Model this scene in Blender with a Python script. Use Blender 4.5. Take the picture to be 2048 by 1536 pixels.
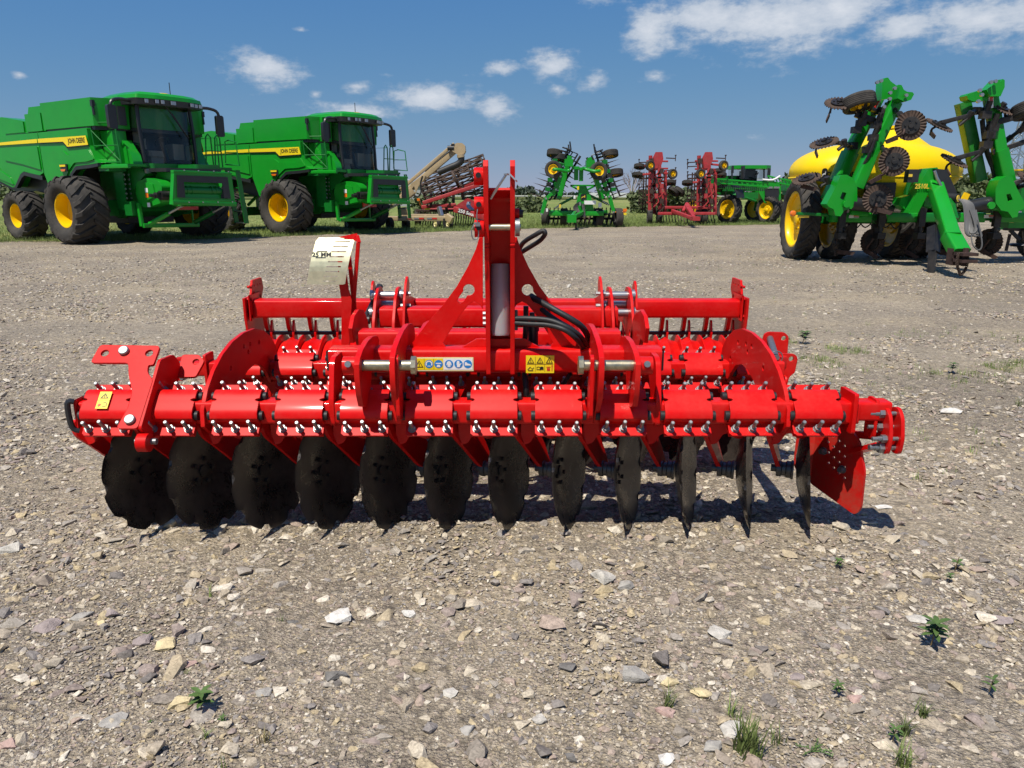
import bpy, bmesh, math, random
import numpy as np
from mathutils import Matrix, Vector, geometry
R = math.radians
random.seed(7); rng = np.random.default_rng(7)
sc = bpy.context.scene
COL = sc.collection
for o in list(bpy.data.objects): bpy.data.objects.remove(o)

# ------------------------------------------------------------------ camera
F, YH, CH = 1480.0, 390.0, 1.37          # focal length in photo pixels, horizon row, eye height
TH = math.atan((768 - YH) / F)
cam_d = bpy.data.cameras.new('camera'); cam = bpy.data.objects.new('camera', cam_d); COL.objects.link(cam)
cam_d.sensor_width = 36; cam_d.lens = 36 * F / 2048; cam_d.clip_start = .05; cam_d.clip_end = 3000
cam.location = (0, 0, CH); cam.rotation_euler = (R(90) - TH, 0, 0)
sc.camera = cam
def ray(px, py):
    a = (px - 1024) / F; b = (768 - py) / F
    return Vector((a, math.cos(TH) + b * math.sin(TH), -math.sin(TH) + b * math.cos(TH)))
EYE = Vector((0, 0, CH))
def at(px, py, Y):                        # where the line of sight meets the upright plane at distance Y
    d = ray(px, py); return EYE + d * (Y / d.y)
def atx(px, py, X):
    d = ray(px, py); return EYE + d * (X / d.x)
def atz(px, py, z=0.0):
    d = ray(px, py); return EYE + d * ((z - CH) / d.z)

# ------------------------------------------------------------------ sun, sky, exposure
SUN_EL, SUN_AZ = R(62), math.atan2(-.27, -.45)      # azimuth measured from +Y towards +X
sd = Vector((math.sin(SUN_AZ) * math.cos(SUN_EL), math.cos(SUN_AZ) * math.cos(SUN_EL), math.sin(SUN_EL)))
sl = bpy.data.lights.new('sun', 'SUN'); sl.energy = 4.2; sl.angle = R(.53); sl.color = (1, .94, .83)
so = bpy.data.objects.new('sun', sl); COL.objects.link(so); so.location = (0, 0, 30)
so.rotation_euler = (-sd).to_track_quat('-Z', 'Y').to_euler()
w = bpy.data.worlds.new('World'); sc.world = w; w.use_nodes = True
wn, wl = w.node_tree.nodes, w.node_tree.links; wn.clear()
def N(t, **k):
    n = wn.new(t)
    for a, b in k.items(): setattr(n, a, b)
    return n
def WM(op, a, b=None, clamp=False):
    n = N('ShaderNodeMath', operation=op, use_clamp=clamp)
    for i, v in enumerate((a, b)):
        if v is None: continue
        if isinstance(v, (int, float)): n.inputs[i].default_value = v
        else: wl.new(v, n.inputs[i])
    return n.outputs[0]
sky = N('ShaderNodeTexSky', sky_type='NISHITA', sun_disc=False)
sky.sun_elevation = SUN_EL; sky.sun_rotation = SUN_AZ; sky.altitude = 200; sky.air_density = .7; sky.dust_density = 0; sky.ozone_density = 6.0
tc = N('ShaderNodeTexCoord'); sep = N('ShaderNodeSeparateXYZ'); wl.new(tc.outputs['Generated'], sep.inputs[0])
az = WM('ARCTAN2', sep.outputs[0], sep.outputs[1]); el = WM('ARCSINE', sep.outputs[2])
def cloud_fbm(scale, detail, rough, off):
    mp = N('ShaderNodeCombineXYZ'); wl.new(WM('MULTIPLY', az, 1.0), mp.inputs[0]); wl.new(WM('MULTIPLY', el, 1.9), mp.inputs[1]); mp.inputs[2].default_value = off
    n = N('ShaderNodeTexNoise'); n.inputs['Scale'].default_value = scale; n.inputs['Detail'].default_value = detail; n.inputs['Roughness'].default_value = rough
    wl.new(mp.outputs[0], n.inputs['Vector']); return n.outputs[0]
n1 = cloud_fbm(20, 5, .64, .3); n3 = cloud_fbm(4.2, 4, .6, 9.7)
# cumulus in view: photo x, y, half width, half height, weight
CL = [(600,60,30,8,.2),(770,150,34,10,.25),(930,150,26,8,.2),(525,137,62,30,1.0),(862,196,78,27,.95),(990,214,40,22,.8),(700,222,72,24,.75),(715,172,38,20,.45),(630,188,20,12,.45),
      (1105,132,48,26,.95),(1010,137,42,18,.6),(1115,178,24,16,.45),(1187,165,34,28,.5),(1300,60,52,40,.95),(1310,153,36,15,.55),
      (1430,25,130,62,.85),(1560,38,150,58,1.05),(1680,12,120,46,.9),(1810,48,75,34,.95),(1950,40,150,42,1.0),(1450,82,34,20,.5),(1500,275,50,14,.22),
      (2150,30,140,50,1.0),(1350,-60,220,50,.9),(-120,110,60,26,.9),(38,150,22,10,.3)]
dirv = N('ShaderNodeCombineXYZ'); wl.new(az, dirv.inputs[0]); wl.new(el, dirv.inputs[1])
acc = None
for (x, y, hw, hh, wt) in CL:
    d = ray(x, y).normalized(); a0 = math.atan2(d.x, d.y); e0 = math.asin(d.z)
    d2 = ray(x + hw, y).normalized(); d3 = ray(x, y - hh).normalized()
    wa = abs(math.atan2(d2.x, d2.y) - a0); we = abs(math.asin(d3.z) - e0)
    vm = N('ShaderNodeVectorMath', operation='MULTIPLY_ADD'); wl.new(dirv.outputs[0], vm.inputs[0]); vm.inputs[1].default_value = (1/wa, 1/we, 0); vm.inputs[2].default_value = (-a0/wa, -e0/we, 0)
    vl = N('ShaderNodeVectorMath', operation='LENGTH'); wl.new(vm.outputs[0], vl.inputs[0])
    q = N('ShaderNodeMath', operation='MULTIPLY_ADD'); wl.new(vl.outputs['Value'], q.inputs[0]); q.inputs[1].default_value = -.85; q.inputs[2].default_value = wt + .33
    acc = q.outputs[0] if acc is None else WM('MAXIMUM', acc, q.outputs[0])
acc = WM('MAXIMUM', acc, -.6)
dens = WM('ADD', acc, WM('MULTIPLY', WM('SUBTRACT', n1, .5), 2.9))
# the same scattered cumulus goes on over the rest of the sky
out = WM('MAXIMUM', WM('SUBTRACT', WM('ABSOLUTE', az), .72), WM('SUBTRACT', el, .25))
far = WM('MULTIPLY', WM('ADD', WM('MULTIPLY', out, 8.0), 0.0, True), 1.0, True)
gen = WM('SUBTRACT', WM('MULTIPLY', WM('SUBTRACT', n3, .52), 5.0), WM('MULTIPLY', WM('SUBTRACT', n1, .5), -.8))
dens = WM('MAXIMUM', dens, WM('SUBTRACT', gen, WM('MULTIPLY', WM('SUBTRACT', 1.0, far), 3.0)))
mr = N('ShaderNodeMapRange', interpolation_type='SMOOTHSTEP'); wl.new(dens, mr.inputs[0]); mr.inputs[1].default_value = -.02; mr.inputs[2].default_value = .9; mr.inputs[3].default_value = 0; mr.inputs[4].default_value = .92
mr2 = N('ShaderNodeMapRange'); wl.new(dens, mr2.inputs[0]); mr2.inputs[1].default_value = .4; mr2.inputs[2].default_value = 1.9
cc = N('ShaderNodeMix', data_type='RGBA'); wl.new(mr2.outputs[0], cc.inputs[0])
cc.inputs[6].default_value = (3.7, 4.4, 5.4, 1); cc.inputs[7].default_value = (6.9, 7.1, 7.5, 1)
# photographic tone curve of the phone camera on the bright sky: c*a/(1+k*c) per channel
sp = N('ShaderNodeSeparateColor'); wl.new(sky.outputs[0], sp.inputs[0]); cmb = N('ShaderNodeCombineColor')
for i, (a_, k_) in enumerate(((.72, .100), (1.62, .365), (9.3, 2.0))):
    dn = N('ShaderNodeMath', operation='MULTIPLY_ADD'); wl.new(sp.outputs[i], dn.inputs[0]); dn.inputs[1].default_value = k_; dn.inputs[2].default_value = 1.0
    wl.new(WM('DIVIDE', WM('MULTIPLY', sp.outputs[i], a_), dn.outputs[0]), cmb.inputs[i])
mx = N('ShaderNodeMix', data_type='RGBA'); wl.new(mr.outputs[0], mx.inputs[0]); wl.new(cmb.outputs[0], mx.inputs[6]); wl.new(cc.outputs[2], mx.inputs[7])
bg = N('ShaderNodeBackground'); bg.inputs[1].default_value = .085; wl.new(mx.outputs[2], bg.inputs[0])
wo = N('ShaderNodeOutputWorld'); wl.new(bg.outputs[0], wo.inputs[0])
sc.view_settings.view_transform = 'Standard'; sc.view_settings.look = 'None'; sc.view_settings.gamma = 1; sc.view_settings.exposure = .45
sc.view_settings.use_curve_mapping = False
w.cycles.sampling_method = 'MANUAL'; w.cycles.sample_map_resolution = 256
sc.cycles.max_bounces = 4; sc.cycles.diffuse_bounces = 2; sc.cycles.glossy_bounces = 3; sc.cycles.transparent_max_bounces = 6; sc.cycles.use_denoising = True; sc.cycles.adaptive_threshold = .02

# ------------------------------------------------------------------ materials
MATS = {}
def mat(name, col, rough=.5, metal=0.0, coat=0.0, var=0.0, vscale=6.0, dust=0.0, dcol=(.36,.31,.24), dscale=3.0, bump=0.0, bscale=40.0, bevel=0.0, trans=0.0, alpha=1.0, perobj=0.0, spec=.5, dlo=.45):
    if name in MATS: return MATS[name]
    m = bpy.data.materials.new(name); m.use_nodes = True; nt = m.node_tree; nd, lk = nt.nodes, nt.links
    b = nd['Principled BSDF']; b.inputs['Roughness'].default_value = rough; b.inputs['Metallic'].default_value = metal
    b.inputs['Coat Weight'].default_value = coat; b.inputs['Coat Roughness'].default_value = .16; b.inputs['Specular IOR Level'].default_value = spec
    b.inputs['Transmission Weight'].default_value = trans; b.inputs['Alpha'].default_value = alpha
    c = (*col, 1); b.inputs['Base Color'].default_value = c
    src = None
    if var or dust or bump:
        t = nd.new('ShaderNodeTexCoord'); g = nd.new('ShaderNodeNewGeometry')
    def noise(s, d=5, r=.6):
        n = nd.new('ShaderNodeTexNoise'); n.inputs['Scale'].default_value = s; n.inputs['Detail'].default_value = d; n.inputs['Roughness'].default_value = r
        lk.new(g.outputs['Position'], n.inputs['Vector']); return n
    def mixc(f, a, bb, blend='MIX'):
        n = nd.new('ShaderNodeMix'); n.data_type = 'RGBA'; n.blend_type = blend
        if isinstance(f, float): n.inputs[0].default_value = f
        else: lk.new(f, n.inputs[0])
        for i, v in ((6, a), (7, bb)):
            if isinstance(v, tuple): n.inputs[i].default_value = v
            else: lk.new(v, n.inputs[i])
        return n.outputs[2]
    def mrange(v, a, bb, lo, hi):
        n = nd.new('ShaderNodeMapRange'); lk.new(v, n.inputs[0])
        for i, x in enumerate((a, bb, lo, hi)): n.inputs[i + 1].default_value = x
        return n.outputs[0]
    cur = c
    if var:
        n = noise(vscale)
        cur = mixc(mrange(n.outputs[0], .3, .7, 0, 1), tuple(x * (1 - var) for x in col) + (1,), tuple(min(1, x * (1 + var)) for x in col) + (1,))
    if perobj:
        oi = nd.new('ShaderNodeObjectInfo'); hs = nd.new('ShaderNodeHueSaturation')
        lk.new(mrange(oi.outputs['Random'], 0, 1, 1 - perobj, 1 + perobj), hs.inputs['Value'])
        if isinstance(cur, tuple): hs.inputs['Color'].default_value = cur
        else: lk.new(cur, hs.inputs['Color'])
        cur = hs.outputs[0]
    if dust:
        n = noise(dscale, 8, .68); n2 = noise(dscale * 14, 3, .6)
        ad = nd.new('ShaderNodeMath'); ad.operation = 'MULTIPLY_ADD'; lk.new(n2.outputs[0], ad.inputs[0]); ad.inputs[1].default_value = .35; lk.new(n.outputs[0], ad.inputs[2])
        f = mrange(ad.outputs[0], dlo + .17, dlo + .52, 0, dust)
        cur = mixc(f, cur, (*dcol, 1))
        rr = nd.new('ShaderNodeMath'); rr.operation = 'MULTIPLY_ADD'; lk.new(f, rr.inputs[0]); rr.inputs[1].default_value = .5; rr.inputs[2].default_value = rough; rr.use_clamp = True
        lk.new(rr.outputs[0], b.inputs['Roughness'])
    if not isinstance(cur, tuple): lk.new(cur, b.inputs['Base Color'])
    nrm = None
    if bevel:
        bv = nd.new('ShaderNodeBevel'); bv.samples = 4; bv.inputs['Radius'].default_value = bevel; nrm = bv.outputs[0]
    if bump:
        bp = nd.new('ShaderNodeBump'); bp.inputs['Strength'].default_value = bump; bp.inputs['Distance'].default_value = .01
        lk.new(noise(bscale, 4).outputs[0], bp.inputs['Height'])
        if nrm: lk.new(nrm, bp.inputs['Normal'])
        nrm = bp.outputs[0]
    if nrm: lk.new(nrm, b.inputs['Normal'])
    MATS[name] = m; return m
red = mat('red_paint', (.585, .0022, .0018), .44, 0, .13, var=.09, vscale=7, spec=.17, dust=.08, dscale=4, dcol=(.45,.26,.2), bevel=.004)
red_worn = mat('worn_red_paint', (.54, .006, .005), .45, 0, .05, spec=.25, var=.12, dust=.6, dscale=5, dcol=(.20,.10,.06), dlo=.42)
red.node_tree.nodes['Principled BSDF'].inputs['Coat Roughness'].default_value = .07
zinc = mat('zinc_steel', (.27, .275, .28), .44, .8, var=.12, vscale=60)
oldzinc = mat('yellow_zinc_steel', (.42, .38, .27), .36, .9, var=.3, vscale=40, dust=.5, dscale=25, dcol=(.09,.06,.04))
galv = mat('galvanised_sheet', (.62, .60, .40), .42, .55, var=.16, vscale=30, dust=.45, dscale=14, dcol=(.5,.48,.36))
black = mat('black_rubber', (.012, .012, .013), .55, 0, bump=.1, bscale=120)
blackp = mat('black_plastic', (.018, .019, .022), .38, 0, var=.2)
blacks = mat('black_steel', (.02, .019, .019), .42, .3, var=.3, vscale=18, dust=.35, dcol=(.12,.1,.085), dscale=6)
hubm = mat('hub_steel', (.085, .085, .088), .38, .5, var=.25, vscale=30)
discm = mat('disc_steel', (.020, .017, .016), .24, .2, var=.4, vscale=10, dust=.6, dscale=6, dcol=(.115,.092,.075), dlo=.40)  # brownish dust, its colour lightened to paint in a brown-grey sheen as well
green = mat('green_paint', (.007, .265, .016), .32, 0, .2, var=.06, vscale=2, spec=.35, dust=.05, dscale=1.5, dcol=(.15,.27,.08))
greend = mat('dark_green_paint', (.005, .15, .018), .4, 0, .15, var=.1, spec=.35)
greenw = mat('worn_green_paint', (.010, .19, .016), .42, 0, .2, var=.12, dust=.3, dscale=3, dcol=(.2,.22,.12))
yellow = mat('yellow_paint', (.82, .50, .003), .36, 0, .15, spec=.3, var=.04, vscale=3)
tank = mat('yellow_tank_plastic', (.80, .55, .003), .42, 0, 0, var=.05, vscale=1.5, spec=.25, dust=.10, dscale=2, dcol=(.55,.40,.05))
tyre = mat('tyre_rubber', (.026, .025, .024), .78, 0, var=.25, vscale=3, dust=.55, dscale=1.6, dcol=(.13,.115,.1), dlo=.36, spec=.3)
tread = mat('tyre_tread_rubber', (.022, .021, .02), .72, 0, var=.3, vscale=5, dust=.5, dscale=3, dcol=(.12,.105,.09), dlo=.36, spec=.35)
rust = mat('rusty_steel', (.058, .036, .027), .75, .2, var=.5, vscale=14, dust=.5, dscale=8, dcol=(.17,.12,.085))
rustd = mat('dark_rusty_steel', (.055, .03, .024), .75, .2, var=.5, vscale=12)
fred = mat('faded_red_paint', (.36, .022, .026), .5, 0, .1, var=.14, dust=.35, dscale=4, dcol=(.3,.12,.1))
tan = mat('tan_paint', (.40, .30, .17), .42, 0, .2, var=.07, dust=.25, dscale=2, dcol=(.5,.42,.3))
white = mat('white_paint', (.75, .75, .73), .45)
silver = mat('silver_metal', (.42, .42, .42), .36, .85)
orange = mat('orange_lens', (.75, .16, .01), .25, 0, .5)
redl = mat('red_reflector', (.55, .02, .01), .3, 0, .4)
ink = mat('black_ink', (.006, .006, .006), .5)
blue = mat('blue_print', (.012, .20, .55), .4)
yprint = mat('yellow_print', (.82, .62, .01), .4)
cream = mat('cream_paint', (.75, .68, .36), .45, var=.08)
gold = mat('gold_print', (.72, .50, .05), .4)
def glass_mat(name, tint, rough, amount):
    m = bpy.data.materials.new(name); m.use_nodes = True; nd, lk = m.node_tree.nodes, m.node_tree.links; nd.clear()
    t = nd.new('ShaderNodeBsdfTransparent'); t.inputs[0].default_value = (*tint, 1)
    g = nd.new('ShaderNodeBsdfGlossy'); g.inputs['Roughness'].default_value = rough
    fr = nd.new('ShaderNodeFresnel'); fr.inputs[0].default_value = 1.5
    mx = nd.new('ShaderNodeMixShader'); mth = nd.new('ShaderNodeMath'); mth.operation = 'ADD'; mth.inputs[1].default_value = amount; lk.new(fr.outputs[0], mth.inputs[0])
    lk.new(mth.outputs[0], mx.inputs[0]); lk.new(t.outputs[0], mx.inputs[1]); lk.new(g.outputs[0], mx.inputs[2])
    o = nd.new('ShaderNodeOutputMaterial'); lk.new(mx.outputs[0], o.inputs[0]); MATS[name] = m; return m
glass = glass_mat('cab_glass', (.86, .86, .82), .02, .0)
def frosted(name, col):
    m = bpy.data.materials.new(name); m.use_nodes = True; nd, lk = m.node_tree.nodes, m.node_tree.links
    b = nd['Principled BSDF']; b.inputs['Base Color'].default_value = (*col, 1); b.inputs['Roughness'].default_value = .25; b.inputs['Alpha'].default_value = .78
    b.inputs['Subsurface Weight'].default_value = .3; b.inputs['Coat Weight'].default_value = .4; return m
frost = frosted('frosted_plastic', (.50, .46, .47))

# ------------------------------------------------------------------ mesh helpers
def frame(o, x, y):                      # 4x4 from origin, x axis and rough y axis
    x = Vector(x).normalized(); z = x.cross(Vector(y)).normalized(); y = z.cross(x)
    m = Matrix((x, y, z)).transposed().to_4x4(); m.translation = Vector(o); return m
def perp(d):
    d = Vector(d).normalized(); a = Vector((0, 0, 1)) if abs(d.z) < .9 else Vector((0, 1, 0))
    u = d.cross(a).normalized(); return u, d.cross(u)
class MB:
    def __init__(s): s.v = []; s.f = []
    def add(s, vs, fs, M=None):
        n = len(s.v)
        s.v += [tuple(M @ Vector(p)) for p in vs] if M is not None else [tuple(p) for p in vs]
        s.f += [tuple(n + i for i in f) for f in fs]; return s
    def box(s, c, d, M=None, ch=0.0, taper=(1, 1)):
        x, y, z = d[0] / 2, d[1] / 2, d[2] / 2
        if ch > 0:
            return s.prism([(-x+ch,-y),(x-ch,-y),(x,-y+ch),(x,y-ch),(x-ch,y),(-x+ch,y),(-x,y-ch),(-x,-y+ch)], 2 * z, (M or Matrix()) @ Matrix.Translation((c[0], c[1], c[2] - z)))
        a, b = taper
        vs = [(-x,-y,-z),(x,-y,-z),(x,y,-z),(-x,y,-z),(-x*a,-y*b,z),(x*a,-y*b,z),(x*a,y*b,z),(-x*a,y*b,z)]
        T = (M or Matrix()) @ Matrix.Translation(c)
        return s.add(vs, [(0,3,2,1),(4,5,6,7),(0,1,5,4),(1,2,6,5),(2,3,7,6),(3,0,4,7)], T)
    def beam(s, p0, p1, w, h=None, up=(0, 0, 1), r=None):     # rounded box section between two points
        h = h or w; r = min(w, h) * .14 if r is None else r
        p0, p1 = Vector(p0), Vector(p1); d = (p1 - p0).normalized(); up = Vector(up)
        if abs(d.dot(up)) > .98: up = Vector((0, 1, 0))
        u = d.cross(up).normalized(); v = u.cross(d)
        pr = []
        for cx, cy, a0 in ((w/2-r, h/2-r, 0), (-w/2+r, h/2-r, 90), (-w/2+r, -h/2+r, 180), (w/2-r, -h/2+r, 270)):
            for k in range(4 if r > .004 else 1):
                a = R(a0 + 30 * k) if r > .004 else R(a0 + 45); pr.append((cx + r * math.cos(a), cy + r * math.sin(a)))
        n = len(pr); vs = [p + u * x + v * y for p in (p0, p1) for x, y in pr]
        fs = [(i, (i + 1) % n, n + (i + 1) % n, n + i) for i in range(n)] + [tuple(range(n))[::-1], tuple(range(n, 2 * n))]
        return s.add(vs, fs)
    def cyl(s, p0, p1, r, r1=None, n=14, cap=True):
        p0, p1 = Vector(p0), Vector(p1); u, v = perp(p1 - p0); r1 = r if r1 is None else r1
        cs = [(math.cos(2*math.pi*i/n), math.sin(2*math.pi*i/n)) for i in range(n)]
        vs = [p0 + (u*c + v*q) * r for c, q in cs] + [p1 + (u*c + v*q) * r1 for c, q in cs]
        fs = [(i, (i+1) % n, n + (i+1) % n, n + i) for i in range(n)]
        if cap: fs += [tuple(range(n))[::-1], tuple(range(n, 2*n))]
        return s.add(vs, fs)
    def tube(s, pts, r, n=8, sub=0, cap=True):
        pts = [Vector(p) for p in pts]
        if sub: pts = spline(pts, sub)
        rings = []; u0 = None
        for i, p in enumerate(pts):
            d = (pts[min(i+1, len(pts)-1)] - pts[max(i-1, 0)]).normalized()
            if u0 is None: u0, _ = perp(d)
            u0 = (u0 - d * u0.dot(d)).normalized(); v = d.cross(u0)
            rr = r[i] if isinstance(r, (list, tuple)) and not sub else (r if not isinstance(r, (list, tuple)) else r[0])
            rings.append([p + (u0 * math.cos(2*math.pi*k/n) + v * math.sin(2*math.pi*k/n)) * rr for k in range(n)])
        vs = [q for g in rings for q in g]; fs = []
        for i in range(len(rings) - 1):
            for k in range(n): fs.append((i*n+k, i*n+(k+1) % n, (i+1)*n+(k+1) % n, (i+1)*n+k))
        if cap: fs += [tuple(range(n))[::-1], tuple((len(rings)-1)*n + k for k in range(n))]
        return s.add(vs, fs)
    def lathe(s, prof, M=None, n=24, a0=0, a1=360, close=True):    # (radius, height) about local z
        full = abs(a1 - a0) >= 359.9; m = n if full else n + 1
        vs = [(r*math.cos(R(a0+(a1-a0)*k/n)), r*math.sin(R(a0+(a1-a0)*k/n)), h) for r, h in prof for k in range(m)]
        fs = []
        for i in range(len(prof) - 1):
            for k in range(n): fs.append((i*m+k, i*m+(k+1) % m, (i+1)*m+(k+1) % m, (i+1)*m+k))
        return s.add(vs, fs, M)
    def prism(s, poly, t, M=None, holes=()):     # outline in local xy, thickness along +z
        loops = [poly] + list(holes); flat = [p for l in loops for p in l]; n = len(flat)
        vs = [(x, y, 0) for x, y in flat] + [(x, y, t) for x, y in flat]
        tris = geometry.tessellate_polygon([[Vector((x, y, 0)) for x, y in l] for l in loops]) if holes else None
        if tris is None:
            fs = [tuple(range(n))[::-1], tuple(range(n, 2*n))]
        else:
            fs = []
            for a, b, c in tris:
                fs += [(a, b, c), (n+c, n+b, n+a)]
        o = 0
        for l in loops:
            k = len(l)
            for i in range(k): fs.append((o+i, o+(i+1) % k, n+o+(i+1) % k, n+o+i))
            o += k
        return s.add(vs, fs, M)
    def mesh(s, name, smooth=35):
        me = bpy.data.meshes.new(name); me.from_pydata(s.v, [], s.f); 
        bm = bmesh.new(); bm.from_mesh(me); bmesh.ops.recalc_face_normals(bm, faces=bm.faces); bm.to_mesh(me); bm.free()
        if smooth:
            me.polygons.foreach_set('use_smooth', [True] * len(me.polygons)); me.set_sharp_from_angle(angle=R(smooth))
        return me
    def obj(s, name, m, parent=None, smooth=35, loc=None, M=None):
        me = s.mesh(name, smooth); me.materials.append(m); return link(name, me, parent, loc, M)
def link(name, me, parent=None, loc=None, M=None):
    o = bpy.data.objects.new(name, me); COL.objects.link(o)
    if parent is not None: o.parent = parent
    if M is not None: o.matrix_local = M
    if loc is not None: o.location = loc
    return o
def spline(pts, sub):
    P = [pts[0]] + list(pts) + [pts[-1]]; out = []
    for i in range(1, len(P) - 2):
        a, b, c, d = P[i-1], P[i], P[i+1], P[i+2]
        for k in range(sub):
            t = k / sub
            out.append(.5 * ((2*b) + (c-a)*t + (2*a-5*b+4*c-d)*t*t + (3*b-a-3*c+d)*t**3))
    out.append(P[-2]); return out
def circ(cx, cy, r, n=12, a0=0): return [(cx + r*math.cos(a0 + 2*math.pi*i/n), cy + r*math.sin(a0 + 2*math.pi*i/n)) for i in range(n)]
def rrect(x0, y0, x1, y1, r, k=4):
    o = []
    for cx, cy, a in ((x1-r, y1-r, 0), (x0+r, y1-r, 90), (x0+r, y0+r, 180), (x1-r, y0+r, 270)):
        o += [(cx + r*math.cos(R(a + 90*i/k)), cy + r*math.sin(R(a + 90*i/k))) for i in range(k + 1)]
    return o
def rpoly(pts, r, k=4):                   # round the corners of an outline
    o = []; n = len(pts)
    for i in range(n):
        p = Vector(pts[i]); a = Vector(pts[i-1]) - p; b = Vector(pts[(i+1) % n]) - p
        rr = min(r[i] if isinstance(r, (list, tuple)) else r, a.length * .45, b.length * .45)
        if rr < 1e-4: o.append(tuple(p)); continue
        A, B = p + a.normalized() * rr, p + b.normalized() * rr
        for j in range(k + 1):
            t = j / k; o.append(tuple(A*(1-t)**2 + p*2*t*(1-t) + B*t*t))
    return o
def YZ(x, y0=0, z0=0):                    # frame whose local xy lie in the world Y-Z plane, thickness along +X
    return Matrix(((0,0,1,x),(1,0,0,y0),(0,1,0,z0),(0,0,0,1)))
def XZ(y, x0=0, z0=0):                    # local xy in the world X-Z plane, thickness along -Y
    return Matrix(((1,0,0,x0),(0,0,-1,y),(0,1,0,z0),(0,0,0,1)))
def empty(name, M=None, label=None, cat=None, group=None):
    o = bpy.data.objects.new(name, None); COL.objects.link(o); o.empty_display_size = .2
    if M is not None: o.matrix_world = M
    return tag(o, label, cat, group)
def tag(o, label=None, cat=None, group=None, kind=None):
    for k, v in (('label', label), ('category', cat), ('group', group), ('kind', kind)):
        if v: o[k] = v
    return o
def copy_tree(o, parent=None):
    c = o.copy(); COL.objects.link(c); c.parent = parent
    for ch in o.children: copy_tree(ch, c)
    return c
def text_mesh(txt, size, ext=.002, shear=0, sx=1.0, bold=0.0):
    cu = bpy.data.curves.new('lettering', 'FONT'); cu.body = txt; cu.size = size; cu.extrude = ext; cu.align_x = 'CENTER'; cu.align_y = 'CENTER'; cu.shear = shear; cu.offset = bold
    cu.resolution_u = 3
    o = bpy.data.objects.new('lettering', cu); COL.objects.link(o)
    me = bpy.data.meshes.new_from_object(o.evaluated_get(bpy.context.evaluated_depsgraph_get()))
    bpy.data.objects.remove(o); bpy.data.curves.remove(cu)
    if sx != 1.0: me.transform(Matrix.Diagonal((sx, 1, 1, 1)))
    me.materials.clear(); return me
def text(txt, size, m, parent, M, **k):
    me = text_mesh(txt, size, **k); me.materials.append(m); return link('lettering', me, parent, M=M)

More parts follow.
